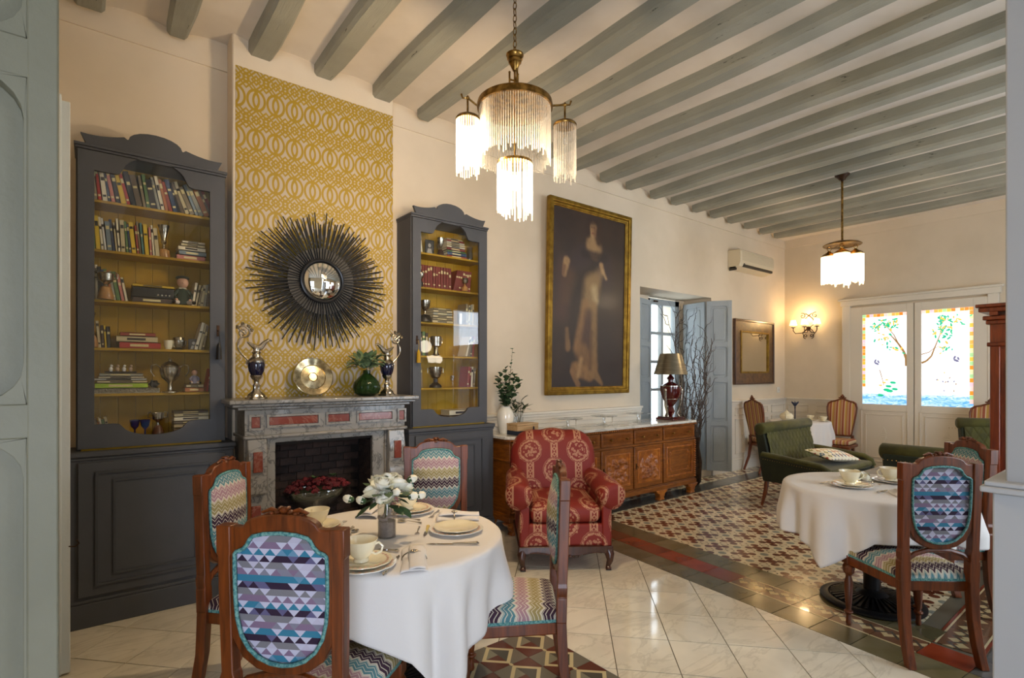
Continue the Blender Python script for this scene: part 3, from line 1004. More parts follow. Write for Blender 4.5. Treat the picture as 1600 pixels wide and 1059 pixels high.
# ------------------------------------------------------------------ far doors with painted glass
dY0, dY1, dZ = 1.55, 3.13, 2.43
m = MB()
for (y0, y1, z0, z1, dd) in ((dY1, dY1 + 0.11, 0, dZ + 0.03, 0.05), (dY0 - 0.11, dY0, 0, dZ + 0.03, 0.05), (dY0 - 0.13, dY1 + 0.13, dZ + 0.03, dZ + 0.11, 0.06), (dY0 - 0.16, dY1 + 0.16, dZ + 0.11, dZ + 0.14, 0.08)):
    m.box(WX - dd, WX, y0, y1, z0, z1)
struct(m.build('trim_9', WALLW, bevel=0.006))
def pane_mat(name):
    m, t, b = new_mat(name)
    vec, (x, y, z) = coords(t)
    n = noise(t, vec, 1.1, 2)
    nz = noise(t, vec, 9, 4, 0.6, (1, 1, 5), dist=1.5)
    water = (z + (nz - 0.5) * 0.08).ramp(0.17, 0.12)
    wcol = mixc(t, nz.ramp(0.42, 0.58), '3aa0ea', 'c4e4fa')
    col = mixc(t, n.ramp(0.3, 0.75), 'ffffff', 'eef5fd')
    col = mixc(t, water, col, wcol)
    t.links.new(col, b.inputs['Emission Color']); b.inputs['Emission Strength'].default_value = 1.25
    b.inputs['Base Color'].default_value = (0.3, 0.3, 0.3, 1); b.inputs['Roughness'].default_value = 0.15
    return m
PANE = pane_mat('backlit_painted_glass')
def lit(col, k=1.0):
    nm = 'backlit_paint_' + col
    if nm in MATS: return MATS[nm]
    return P(nm, col, 0.3, emit=col, est=k)
rg = random.Random(11)
for di, (y0, y1, px0, px1) in enumerate(((2.335, dY1, 2.416, 2.967), (dY0, 2.325, 1.690, 2.246))):
    d = MB(); X0, X1 = WX - 0.045, WX - 0.005; za, zb = 0.985, 2.31
    d.box(X0, X1, y0, px0, 0.02, dZ); d.box(X0, X1, px1, y1, 0.02, dZ); d.box(X0, X1, px0, px1, 0.02, za); d.box(X0, X1, px0, px1, zb, dZ)
    door = struct(d.build('door_%d' % (di + 1), WALLW, bevel=0.003))
    pn = MB().box(-0.004, 0.004, -(px1 - px0) / 2, (px1 - px0) / 2, 0, zb - za).build('pane', PANE, door, (WX - 0.025, (px0 + px1) / 2, za), smooth=0)
    pn['label'] = 'backlit glass pane painted with a tree, birds and water'
    for (z0, z1, ins) in ((0.14, 0.90, 0.0), (0.20, 0.84, 0.06)):
        m = MB(); q0, q1 = px0 - 0.02 + ins, px1 + 0.02 - ins; tt = 0.014
        for a, b, c, e in ((q0, q1, z1 - tt, z1), (q0, q1, z0, z0 + tt), (q0, q0 + tt, z0, z1), (q1 - tt, q1, z0, z1)): m.box(X0 - 0.01, X0, a, b, c, e)
        m.build('door_moulding', WALLW, door, bevel=0.003)
    yc = (px0 + px1) / 2
    for s in ((.66, .56), (.42, .52)):
        MB().prism([(yc - .035, s[1]), (yc + .035, s[1]), (yc, s[0])], X0 - 0.01, X0, 'x').build('door_ornament', WALLW, door, bevel=0.002)
    m = MB(); m.box(X0 - 0.012, X0, yc - .03, yc + .03, .535, .545); m.build('door_ornament', WALLW, door)
    # coloured glass squares round the edge, each its own piece
    xs = WX - 0.031
    cols = ['f08a2a', 'f4c0b8', 'e8a24a', '9cc88c', 'f2b4c0', 'e07820', 'cfd8a0', 'd8b040']
    def sq(ya, yb, z0, z1, i):
        MB().box(xs - 0.002, xs, ya + .001, yb - .001, z0 + .001, z1 - .001).build('glass_square', lit(cols[(i * 3 + rg.randrange(3)) % 8]), door, smooth=0)
    n = 12
    for i in range(n):
        a = px0 + (px1 - px0) * i / n; b = px0 + (px1 - px0) * (i + 1) / n
        sq(a, b, zb - 0.045, zb, i)
    n = 22; zlow = 1.24 if di == 0 else za + 0.05
    for i in range(n):
        a = zlow + (zb - 0.045 - zlow) * i / n; b = zlow + (zb - 0.045 - zlow) * (i + 1) / n
        if di == 0: sq(px1 - 0.04, px1, a, b, i)
        else: sq(px0, px0 + 0.04, a, b, i)
    # painted branch, leaves, flowers and birds, laid on the glass
    dz = MB(); w_ = px1 - px0; hh = zb - za
    mats = [lit('8a6a40'), lit('2aa88a'), lit('e0b050'), lit('6a6a8a'), lit('20b080'), lit('4a90d0')]
    def L(u, v): return (px1 - u * w_, za + v * hh)           # u from the left as seen
    def leaf2(u, v, a, s, mi):
        c = L(u, v); p = []
        for k in range(6):
            t_ = 2 * pi * k / 6
            p.append((c[0] + s * (cos(t_) * cos(a) - .45 * sin(t_) * sin(a)), c[1] + s * (cos(t_) * sin(a) + .45 * sin(t_) * cos(a))))
        dz.prism(p, xs - 0.0022 - 0.0003 * mi, xs - 0.001, 'x', mi)
    def stroke(pts, r0, r1, mi):
        n_ = len(pts)
        for a, b, k in zip(pts[:-1], pts[1:], range(n_)):
            A = Vector(L(*a)); B = Vector(L(*b)); dd = (B - A).normalized(); nn = Vector((-dd.y, dd.x))
            ra = r0 + (r1 - r0) * k / (n_ - 1); rb2 = r0 + (r1 - r0) * (k + 1) / (n_ - 1)
            dz.prism([tuple(A + nn * ra), tuple(B + nn * rb2), tuple(B - nn * rb2), tuple(A - nn * ra)], xs - 0.002, xs - 0.001, 'x', mi)
    if di == 0:
        stroke([(1.0, .42), (.99, .5), (.93, .58), (.82, .66), (.7, .73), (.6, .78)], .022, .004, 0)
        stroke([(.82, .66), (.72, .76), (.55, .86), (.4, .88)], .007, .002, 0)
        cl = [(.55, .88, .12, 30), (.35, .84, .1, 14), (.72, .88, .1, 14), (.5, .72, .14, 12), (.75, .6, .1, 7)]
        stroke([(.4, .38), (.46, .28), (.5, .2)], .005, .003, 0)
        for u, v, s in ((.5, .24, .02), (.42, .21, .018), (.56, .27, .016), (.6, .2, .03), (.7, .24, .03), (.62, .15, .036), (.42, .1, .032), (.56, .16, .035), (.74, .17, .03)):
            leaf2(u, v, .1, s * 1.4, 4 if s > .025 else 2)
        bird = (.33, .45)
    else:
        stroke([(0, .45), (.1, .47), (.2, .52), (.26, .6), (.34, .7), (.42, .8)], .014, .003, 0)
        stroke([(0, .54), (.15, .56), (.25, .6), (.4, .63)], .006, .002, 0)
        cl = [(.42, .9, .07, 20), (.42, .76, .14, 22), (.66, .88, .16, 12), (.45, .6, .12, 7), (.4, .82, .08, 12)]
        for k in range(12): leaf2(.3 + rg.uniform(0, .4), .14 + rg.uniform(0, .22), rg.uniform(0, 3), .014, rg.choice((2, 3, 0)))
        bird = (.68, .47)
    for (u, v, s, n_) in cl:
        for k in range(n_):
            leaf2(u + rg.gauss(0, s * .8), min(.93, v + rg.gauss(0, s * .3)), rg.uniform(0, 3), rg.uniform(.016, .030), rg.choice((1, 1, 4, 2)))
        for k in range(3): leaf2(u + rg.gauss(0, s * .4), v + rg.gauss(0, s * .2), rg.uniform(0, 3), .02, 2)
    leaf2(bird[0], bird[1], .5, .035, 3); leaf2(bird[0] - .03, bird[1] + .03, 2.0, .028, 3); leaf2(bird[0] + .04, bird[1] + .02, 1.2, .026, 3)
    for k in range(10): stroke([(rg.uniform(0, .9), .02 + .012 * k), (rg.uniform(0, 1), .025 + .012 * k)], .0025, .0015, 5)
    stuff(dz.build('painted_design', mats, door, smooth=0))
m = MB().cyl((WX - 0.045, 2.44, 0.86), (WX - 0.09, 2.44, 0.86), 0.008).sphere((WX - 0.095, 2.44, 0.86), 0.018)

# ------------------------------------------------------------------ bookcases
BZ = [2.435, 2.148, 1.858, 1.577, 1.308, 1.035]       # tops of the boards
BW = 0.752
def wavy_top(w, z0):
    """crest outline seen from the front, from left to right"""
    pts = [(0.045 * w / .75, z0), (0.02, z0 + 0.062)]
    for i in range(7):
        t = i / 6; pts.append((0.02 + t * 0.20 * w / .75, z0 + 0.062 + 0.0 + 0.025 * t ** 1.5 + 0.03 * (t - t * t) * -1))
    pts.append((0.235 * w / .75, z0 + 0.075))
    for i in range(11):
        a = pi - pi * i / 10; pts.append((w / 2 + 0.135 * cos(a), z0 + 0.078 + 0.062 * sin(a)))
    m_ = [(w - x, z) for x, z in pts[:10]][::-1]
    return pts + m_
def bookcase(loc, label, hinge_left, base_label):
    t = thing('bookcase', label, 'bookcase', loc)
    w = BW; yf = 0.0; yb = 0.245; z0 = 0.99; z1 = 2.735
    # lower cupboard (slightly wider and deeper)
    m = MB(); m.box(-0.04, w + 0.04, -0.05, yb, 0, 0.95)
    m.build('cupboard_body', GREY, t, bevel=0.003)
    m = MB(); m.box(-0.052, w + 0.052, -0.066, yb, 0.955, 0.985); m.box(-0.045, w + 0.045, -0.056, yb, 0.935, 0.955)
    m.build('cupboard_top', GREY, t, bevel=0.005)
    m = MB(); m.box(-0.05, w + 0.05, -0.062, yb, 0, 0.135); m.box(-0.045, w + 0.045, -0.056, yb, 0.135, 0.155)
    m.build('plinth', GREY, t, bevel=0.004)
    # framed door on the cupboard
    dr = MB().box(0.01, w - 0.01, -0.066, -0.05, 0.175, 0.925).build('cupboard_door', GREY, t, bevel=0.003)
    for ins, th in ((0.085, 0.010), (0.165, 0.008)):
        m = MB(); o = rrect(ins, w - ins, 0.175 + ins * .62, 0.925 - ins * .62, 0.002, 1); i_ = rrect(ins + .014, w - ins - .014, 0.175 + ins * .62 + .014, 0.925 - ins * .62 - .014, 0.002, 1)
        m.ring(o, i_, -0.066 - th, -0.064); m.build('door_moulding', GREYD, dr, bevel=0.003)
    # upper case
    m = MB(); m.box(0, 0.022, 0.0, yb, z0, z1 - 0.02); m.box(w - 0.022, w, 0.0, yb, z0, z1 - 0.02)
    m.build('case_side', GREY, t, bevel=0.002)
    m = MB(); m.box(-0.008, w + 0.008, -0.028, yb, z1 - 0.022, z1 - 0.006); m.box(-0.004, w + 0.004, -0.018, yb, z1 - 0.036, z1 - 0.022)
    m.build('case_top', GREY, t, bevel=0.002)
    MB().box(0.022, w - 0.022, 0.0, yb, z0 - 0.005, z0 + 0.035).build('case_bottom', OCHRE, t)
    b = MB()
    for i in range(8):
        x0 = 0.022 + (w - 0.044) * i / 8; x1 = 0.022 + (w - 0.044) * (i + 1) / 8
        MB().box(x0 + .0006, x1 - .0006, yb - 0.014, yb - 0.002, z0, z1 - 0.03).build('back_board', OCHRE, t, bevel=0.0015)
    for s in (0.022, w - 0.028):
        MB().box(s, s + 0.006, 0.02, yb - 0.014, z0 + .03, z1 - 0.036).build('case_lining', OCHRE, t)
    for z in BZ[:-1]:
        MB().box(0.028, w - 0.028, 0.035, yb - 0.014, z - 0.016, z).build('shelf', OCHRE, t, bevel=0.002)
    MB().prism(wavy_top(w, z1 - 0.008), -0.012, 0.012, 'y').build('crest', GREY, t, bevel=0.003)
    # glazed door: frame outline with an arched opening
    gx0, gx1, gz0, gz1 = 0.082, w - 0.090, 1.135, 2.585
    n = 40
    def opening(i):
        u = i / n
        return u
    top = []; bot = []
    for i in range(n + 1):
        u = i / n; x = gx0 + (gx1 - gx0) * u; c = abs(u - 0.5) / 0.5
        zt = gz1; zb_ = gz0
        if c < 0.56:
            q = c / 0.56; zt = gz1 + 0.012 + 0.115 * sqrt(max(0, 1 - q * q)) if q < 1 else gz1
            zb_ = gz0 - 0.008 - 0.068 * sqrt(max(0, 1 - q * q))
        elif c < 0.66: zt = gz1 + 0.012 * (0.66 - c) / 0.1; zb_ = gz0 - 0.008 * (0.66 - c) / 0.1
        top.append((x, zt)); bot.append((x, zb_))
    inner_ = top + bot[::-1]
    X0, X1, Z0, Z1 = 0.008, w - 0.008, z0 + 0.008, z1 - 0.042
    outer_ = [(X0 + (X1 - X0) * i / n, Z1) for i in range(n + 1)] + [(X1 - (X1 - X0) * i / n, Z0) for i in range(n + 1)]
    dfr = MB().ring(outer_, inner_, -0.022, 0.0).build('glazed_door', GREY, t, bevel=0.004)
    g = MB(); g.prism([(x, z) for x, z in inner_], -0.012, -0.009, 'y'); g.build('glass_pane', CABGLASS, dfr, smooth=0)
    kx = 0.045 if hinge_left else w - 0.045
    m = MB().box(kx - .008, kx + .008, -0.026, -0.022, 1.665, 1.735).cyl((kx, -0.026, 1.70), (kx, -0.05, 1.70), 0.004)
    m.build('lock_plate', IRON, dfr)
    tm = OCHRE if hinge_left else BLACK
    m = MB().tube([(kx, -0.045, 1.70), (kx + .004, -0.05, 1.66), (kx, -0.05, 1.62)], 0.002, 6).lathe([(0.006, 1.62), (0.013, 1.60), (0.016, 1.56), (0.018, 1.515), (0.0, 1.515)], (kx, -0.05, 0), 10)
    m.build('key_tassel', tm, dfr)
    return t
B1 = (-0.063, 3.87); B2 = (2.028, 3.87)
bookcase((B1[0], B1[1], 0), 'charcoal painted bookcase with ochre inside, left of the fireplace', False, '')
bookcase((B2[0], B2[1], 0), 'charcoal painted bookcase with ochre inside, right of the fireplace', True, '')

# books -----------------------------------------------------------------
PAGES = P('book_pages', 'd8ccaa', 0.9, bmp=0.2, bsc=300)
BOOKC = {}
def bookmat(hexc):
    if hexc not in BOOKC: BOOKC[hexc] = P('book_cover_' + hexc, hexc, 0.55, bmp=0.05, bsc=120)
    return BOOKC[hexc]
LETT = P('spine_print', 'd8c890', 0.5)
LETTD = P('spine_print_dark', '2a2420', 0.5)
CN = {'7a2a22': 'dark red', 'b03028': 'red', 'e8dcc0': 'cream', 'c8b890': 'buff', '3a4a6a': 'navy', '2c2a2e': 'black', '5a7a4a': 'green', '6a5a48': 'brown', 'd8b42a': 'yellow',
      '7a8a94': 'grey-blue', 'e4e2dc': 'white', '8a7a60': 'tan', '4a3a34': 'dark brown', 'b06a3a': 'orange-brown', '4a7a78': 'teal', '9a9a8c': 'grey', 'a8c828': 'lime green', '9a4030': 'brick red', 'c47a70': 'pink'}
usedl = {}
def uniq(l):
    usedl[l] = usedl.get(l, 0) + 1
    if usedl[l] > 1: l = l + ' (' + ORD[usedl[l] - 1] + ' of them)'
    return l
def book_up(x, y, z, w, d, h, tilt, hexc, label, group, band=True, pale=False):
    """upright book, spine towards the room (-y); leaning by tilt to the left (+) """
    t = thing('book', label, 'book', (x, y, z), 0, group)
    R = Matrix.Rotation(tilt, 4, 'Y')
    def f(a, b, c):
        v = R @ Vector((a, b, c)); return (v.x, v.y, v.z)
    m = MB().box(0, w, 0, 0.004, 0, h).box(0, 0.0022, 0, d, 0, h).box(w - 0.0022, w, 0, d, 0, h)
    m.xf(f).build('cover', bookmat(hexc), t, smooth=0)
    MB().box(0.0022, w - 0.0022, 0.004, d - 0.004, 0.004, h - 0.004).xf(f).build('pages', PAGES, t, smooth=0)
    if band:
        s = random.Random(x * 91 + z * 7); m = MB()
        a = h * s.uniform(.55, .8); m.box(w * .18, w * .82, -0.0006, 0.0002, a, a + h * s.uniform(.06, .16))
        if s.random() < .5: m.box(w * .2, w * .8, -0.0006, 0.0002, h * .12, h * .18)
        m.xf(f).build('spine_print', LETTD if hexc in ('e8dcc0', 'e4e2dc', 'c8b890', 'd8b42a') else LETT, t, smooth=0)
    # rest on the board
    if tilt < 0: pass
    return t
def book_flat(x, y, z, w, d, h, hexc, label, group, rz=0.0, spine=True):
    t = thing('book', label, 'book', (x, y, z), rz, group)
    MB().box(0, w, 0, d, 0, 0.003).box(0, w, 0, d, h - 0.003, h).box(0, w, 0, 0.003, 0, h).build('cover', bookmat(hexc), t, smooth=0)
    MB().box(0.003, w - 0.003, 0.003, d - 0.003, 0.003, h - 0.003).build('pages', PAGES, t, smooth=0)
    if spine: MB().box(w * .25, w * .7, -0.0006, 0, h * .3, h * .7).build('spine_print', LETTD if hexc in ('e8dcc0', 'e4e2dc', 'c8b890', 'd8b42a') else LETT, t, smooth=0)
    return t
def row(B, shelf, xs0, cols, ws, hs, tilt, where, group, y=0.05, d=0.13, band=True):
    """books standing side by side; widths in mm, heights in m, tilt in degrees (top leans left when positive)"""
    x = B[0] + xs0; z = BZ[shelf] + 0.0008; out = []
    for i, c in enumerate(cols):
        w = ws[i % len(ws)] / 1000; h = hs[i % len(hs)]
        ti = radians(tilt[i % len(tilt)] if isinstance(tilt, (list, tuple)) else tilt)
        step = w / max(.2, cos(ti))
        lab = '%s book, %s from left, %s' % (CN[c], ORD[i], where)
        lift = w * sin(ti) if ti > 0 else 0            # the corner that would dip below the board
        b = book_up(x, B[1] + y, z + lift, w - 0.0008, d, h, ti, c, lab, group, band)
        out.append(b); x += step
    return x - B[0]
def stack(B, shelf, x0, items, where, group, y=0.055, z=None):
    z = BZ[shelf] + 0.0005 if z is None else z
    n = len(items)
    for i, (c, w, h, dx) in enumerate(items):
        pos = 'bottom' if i == 0 else ('top' if i == n - 1 else ORD[i] + ' from bottom')
        book_flat(B[0] + x0 + dx, B[1] + y, z, w, 0.15, h, c, '%s book, %s of stack, %s' % (CN[c], pos, where), group)
        z += h + 0.0004
    return z
L1 = 'left bookcase %s shelf'
L2 = 'right bookcase %s shelf'
c1 = ['8a7a60', 'b03028', 'e8dcc0', '3a4a6a', 'c47a70', '2c2a2e', 'd8b42a', 'b03028', '2c2a2e', '6a5a48', '8a7a60', '5a7a4a', '2c2a2e', '9a9a8c', 'e8dcc0', 'b06a3a', '9a4030', '3a4a6a', '2c2a2e', '6a5a48', 'c8b890', '8a7a60', '7a8a94', '9a9a8c', 'b06a3a', '6a5a48', '7a2a22']
row(B1, 0, 0.078, c1, [21, 21, 26, 15, 22, 24, 28, 19, 26, 32, 17, 20, 36, 17, 20], [.185, .19, .20, .175, .195, .205, .19, .18, .2], [-3, -7, -6, -8, -10, -10, -12, -14, -12, -12, -9, -8, -10, -12, -11, -12, -14, -14, -16, -18, -20, -22, -21, -22, -22, -24, -25], L1 % 'top', 'books on the top shelf of the left bookcase')
c2 = ['5a7a4a', 'd8b42a', 'e8dcc0', 'e4e2dc', '7a8a94', '3a4a6a', 'c8b890', 'e8dcc0', 'c8b890', '5a7a4a', '3a4a6a', 'd8b42a', '9a4030', '8a7a60', '4a7a78', 'd8b42a', 'c47a70', 'e8dcc0', 'c8b890']
row(B1, 1, 0.076, c2, [14, 24, 15, 13, 25, 14, 12], [.17, .195, .19, .185, .17, .185], [-3, -4, -5, -6, -5, -6, -5, -4], L1 % 'second', 'books on the second shelf of the left bookcase')
stack(B1, 1, 0.49, [('c47a70', .155, .030, 0), ('7a8a94', .15, .028, .012), ('e8dcc0', .15, .026, .008), ('c8b890', .13, .020, .024), ('e8dcc0', .125, .016, .03)], L1 % 'second', 'stacked books on the second shelf of the left bookcase')
c3 = ['8a7a60', 'e8dcc0', '2c2a2e', '3a4a6a', '5a7a4a', 'b06a3a', '9a9a8c', '5a7a4a', 'c47a70', 'e8dcc0']
row(B1, 2, 0.072, c3, [15, 14, 22, 18, 16], [.19, .2, .19, .175, .18, .175, .17, .17, .155, .14], [-1, -1, -3, -5, -6, -7, -9, -10, -10, -10], L1 % 'third', 'books at the left of the third shelf, left bookcase')
zz = stack(B1, 2, 0.265, [('4a3a34', .20, .032, 0)], L1 % 'third', 'books under the black box')
t = thing('radio', 'black box radio with small silver knobs under a yellow book on the third shelf', 'radio', (B1[0] + .262, B1[1] + .06, zz + .001))
MB().box(0, .215, 0, .15, 0, .062).build('case', BLACK, t, bevel=.004)
for k in range(4): MB().cyl((.13 + .02 * k, -.006, .018), (.13 + .02 * k, .001, .018), .005).build('knob', SILVER, t)
book_flat(B1[0] + .262, B1[1] + .06, zz + .064, .215, .15, .016, 'd8b42a', 'bright yellow book lying on the black radio in the left bookcase', 'books under the black box')
row(B1, 2, 0.570, ['e8dcc0', 'c8b890', '8a7a60', 'c8b890', '9a9a8c', '6a5a48'], [17, 15, 14, 19, 15, 16], [.15, .138, .13, .14, .142], [8, 10, 11, 8, 6, 5], 'beside doll, ' + L1 % 'third', 'books beside the sailor doll', y=.06)
row(B1, 3, 0.10, ['c8b890', '4a3a34', 'd8b42a', '2c2a2e'], [16, 14, 12, 18], [.155, .13, .13, .125], [-5, -3, -3, -2], L1 % 'fourth', 'books at the left of the fourth shelf, left bookcase')
stack(B1, 3, .20, [('b03028', .205, .038, 0), ('c8b890', .205, .035, -.015), ('9a4030', .175, .022, .004)], L1 % 'fourth', 'stacked books on the fourth shelf of the left bookcase')
row(B1, 3, 0.585, ['e8dcc0', 'c8b890', '8a7a60'], [20, 20, 16], [.18, .17, .16], [14, 13, 10], 'right end, ' + L1 % 'fourth', 'books leaning at the right of the fourth shelf', y=.06)
t = thing('metal_tray', 'hammered grey metal tray under the lime green book in the left bookcase', 'tray', (B1[0] + .07, B1[1] + .045, BZ[4] + .001))
MB().box(0, .33, 0, .16, 0, .004).build('tray_base', SILVER, t); MB().ring(rrect(0, .33, 0, .16, .004, 1), rrect(.004, .326, .004, .156, .003, 1), .004, .028, 'z').build('tray_rim', P('hammered_pewter', '8c8678', .35, 1.0, bmp=1.0, bsc=90), t)
zz = stack(B1, 4, .085, [('a8c828', .255, .030, 0), ('c8b890', .24, .016, .01), ('e4e2dc', .26, .011, -.012), ('e8dcc0', .22, .012, .016), ('9a9a8c', .21, .018, .02)], 'on tray, ' + L1 % 'fifth', 'stacked books on the metal tray', z=BZ[4] + .031)
t = thing('figurine_group', 'black stand with four small white bird figurines on the stack in the left bookcase', 'figurines', (B1[0] + .13, B1[1] + .09, zz + .001))
MB().box(0, .155, 0, .05, 0, .010).build('stand', BLACK, t, bevel=.002)
for k in range(4):
    m = MB().sphere((.03 + .032 * k, .025, .024), (.011, .011, .014)).sphere((.03 + .032 * k + .003, .022, .043), .008).cyl((.03 + .032 * k, .025, .009), (.03 + .032 * k, .025, .015), .008)
    m.build('bird_figurine', WHITEP if k % 2 == 0 else P('bird_tan', 'c0a488', .4), t)
t = thing('dark_rock', 'dark mineral lump with a white base behind the lime green book', 'stone', (B1[0] + .375, B1[1] + .11, BZ[4] + .031))
MB().sphere((0, 0, .022), (.028, .024, .022), 9, 6, jit=.25).build('lump', P('mineral', '2a2a2c', .7), t)
book_flat(B1[0] + .535, B1[1] + .06, BZ[4] + .001, .105, .13, .028, 'b06a3a', 'orange-brown book under the little doll in the left bookcase', 'books under the little doll')
book_flat(B1[0] + .542, B1[1] + .065, BZ[4] + .0296, .095, .12, .018, 'c8b890', 'thin buff book right beneath the little doll in the left bookcase', 'books under the little doll')
row(B1, 4, 0.650, ['b03028', '4a3a34'], [12, 10], [.15, .07], [9, 3], 'right end, ' + L1 % 'fifth', 'books at the right of the fifth shelf', y=.05)
row(B1, 5, 0.075, ['8a7a60', '6a5a48', 'b06a3a', 'e8dcc0', '5a7a4a', 'c8b890'], [15, 16, 14, 12, 16], [.12, .125, .11, .13, .12, .135], [-5, -6, -6, -9, -10, -10], L1 % 'lowest', 'books on the lowest shelf of the left bookcase')
stack(B1, 5, .475, [('c8b890', .19, .030, 0), ('8a7a60', .19, .018, 0), ('c8b890', .19, .024, 0), ('6a5a48', .188, .018, .002), ('e8dcc0', .19, .026, 0), ('c8b890', .188, .022, .002), ('4a3a34', .186, .012, .002)], L1 % 'lowest', 'stacked books on the lowest shelf of the left bookcase')
# right bookcase
row(B2, 0, .075, ['e8dcc0', 'e4e2dc', 'e8dcc0'], [20, 22, 20], [.17, .165, .165], [-3, -4, -5], L2 % 'top', 'pale books on the top shelf of the right bookcase')
stack(B2, 0, .375, [('9a4030', .205, .018, 0), ('3a4a6a', .195, .026, .006), ('5a7a4a', .19, .016, .006), ('7a2a22', .185, .022, .0), ('e8dcc0', .185, .016, 0), ('c8b890', .185, .02, 0), ('e8dcc0', .18, .014, 0), ('9a4030', .175, .014, 0), ('c8b890', .16, .012, 0)], L2 % 'top', 'stacked books on the top shelf of the right bookcase')
for i in range(13): pass
row(B2, 1, .078, ['7a2a22'] * 13, [26], [.185], [0, 0, 0, 0, 0, -1, 0, 0, -1, -1, 0, 0, 0], 'bound set, ' + L2 % 'second', 'bound red volumes in the right bookcase')
row(B2, 1, .435, ['7a2a22'] * 7, [25], [.18], [14, 12, 10, 9, 8, 6, 5], 'leaning set, ' + L2 % 'second', 'leaning red volumes in the right bookcase')
stack(B2, 2, .235, [('c8b890', .20, .024, 0), ('8a7a60', .195, .020, 0), ('c8b890', .19, .022, .004), ('9a9a8c', .19, .022, .004), ('c8b890', .185, .022, .008), ('8a7a60', .17, .016, .012)], L2 % 'third', 'old books stacked on the third shelf of the right bookcase')
row(B2, 2, .565, ['8a7a60', 'c8b890', '9a9a8c', 'c8b890'], [24, 22, 20, 18], [.185, .17, .18], [0, 2, 3, 2], 'right end, ' + L2 % 'third', 'books standing at the right of the third shelf')
row(B2, 3, .075, ['6a5a48', '4a3a34', '5a7a4a', '4a3a34'], [30, 28, 30, 26], [.19, .185, .2], [0], L2 % 'fourth', 'old volumes on the fourth shelf of the right bookcase')
row(B2, 3, .56, ['e8dcc0', '8a7a60', '6a5a48', '9a4030'], [22, 24, 22, 20], [.18, .16, .17], [16, 12, 9, 6], 'leaning, ' + L2 % 'fourth', 'books leaning at the right of the fourth shelf, right bookcase')
row(B2, 4, .075, ['b06a3a', '4a3a34', '8a7a60'], [22, 26, 18], [.17, .18], [-3, 0], 'left end, ' + L2 % 'fifth', 'books at the left of the fifth shelf')
row(B2, 4, .575, ['9a4030', '7a2a22', 'e8dcc0', '8a7a60'], [22, 20, 22], [.18, .17], [6, 5, 3], 'right end, ' + L2 % 'fifth', 'books at the right of the fifth shelf')
stack(B2, 5, .40, [('4a3a34', .24, .03, -.06), ('e8dcc0', .25, .045, 0)], L2 % 'lowest', 'books lying on the lowest shelf of the right bookcase')
row(B2, 5, .075, ['c8b890', '8a7a60', 'c8b890'], [18, 18, 18], [.075, .08], [-8], 'left end, ' + L2 % 'lowest', 'small books on the lowest shelf of the right bookcase')

# trophies and knick-knacks ------------------------------------------------
def trophy(B, shelf, dx, dy, label, cupp, basep, bm, cm=SILVER, handles=None, z=None, cat='trophy'):
    t = thing('trophy', label, cat, (B[0] + dx, B[1] + dy, (BZ[shelf] if z is None else z) + .0008), 0)
    MB().lathe(basep, n=20).build('base', bm, t)
    MB().lathe(cupp, n=24).build('cup', cm, t)
    if handles:
        for s in (-1, 1):
            MB().tube([(s * p[0], 0, p[1]) for p in handles], .0035, 6).build('handle', cm, t)
    return t
LW = P('light_turned_wood', 'b8864a', .4, col2='9c6a34', sc=20, coat=.3)
trophy(B1, 1, .425, .10, 'tall silver goblet trophy on a light wooden base, left bookcase second shelf', [(.008, .055), (.006, .085), (.016, .10), (.012, .115), (.032, .20), (.034, .205), (.028, .205), (.005, .13)], [(.034, 0), (.036, .01), (.03, .05), (.02, .058), (.0, .058)], LW)
trophy(B1, 2, .135, .035, 'round silver cup trophy with two handles on a turned wooden base, left bookcase third shelf', [(.012, .075), (.01, .085), (.036, .11), (.040, .15), (.034, .155), (.03, .12)], [(.038, 0), (.04, .008), (.034, .04), (.026, .07), (.012, .078)], LW, handles=[(.036, .12), (.055, .125), (.058, .15), (.042, .165)])
trophy(B1, 3, .068, .035, 'bell-shaped wooden trophy base with a slim silver cup, left bookcase fourth shelf', [(.008, .08), (.006, .10), (.016, .13), (.010, .15), (.022, .20), (.018, .20), (.006, .16)], [(.032, 0), (.034, .01), (.028, .05), (.012, .08), (.0, .08)], LW)
trophy(B1, 4, .455, .06, 'large lidded silver cup with two tall handles, left bookcase fifth shelf', [(.045, .0), (.044, .006), (.014, .016), (.011, .05), (.018, .065), (.045, .09), (.056, .13), (.058, .155), (.05, .16), (.052, .165), (.03, .185), (.01, .195), (.012, .205), (.004, .215), (.0, .225)], [(.046, -.0005), (.046, .002), (.0, .002)], SILVER, handles=[(.052, .155), (.075, .175), (.098, .165), (.10, .13), (.082, .10)])
t = trophy(B1, 3, .50, .06, 'small silver bowl with a lid on curved feet, left bookcase fourth shelf', [(.03, .012), (.042, .03), (.044, .055), (.034, .06), (.03, .075), (.006, .08), (.0, .085)], [(.035, 0), (.02, .006), (.012, .014), (.0, .014)], SILVER, cat='bowl')
trophy(B1, 3, .445, .05, 'small cream speckled cup beside the silver lidded bowl', [(.02, .008), (.024, .03), (.026, .055), (.022, .055), (.018, .012)], [(.018, 0), (.016, .008), (.0, .008)], IVORY, cm=IVORY, cat='cup')
trophy(B1, 5, .39, .05, 'dark bronze trophy cup on the lowest shelf of the left bookcase', [(.008, .07), (.006, .09), (.028, .11), (.034, .15), (.03, .15), (.02, .115)], [(.035, 0), (.03, .03), (.02, .065), (.01, .075)], P('bronze_wood', '5e3a26', .4), handles=[(.03, .12), (.05, .12), (.05, .15), (.034, .155)])
BLUEG = P('cobalt_glass', '1c3c9c', .05, trans=.7, ior=1.45)
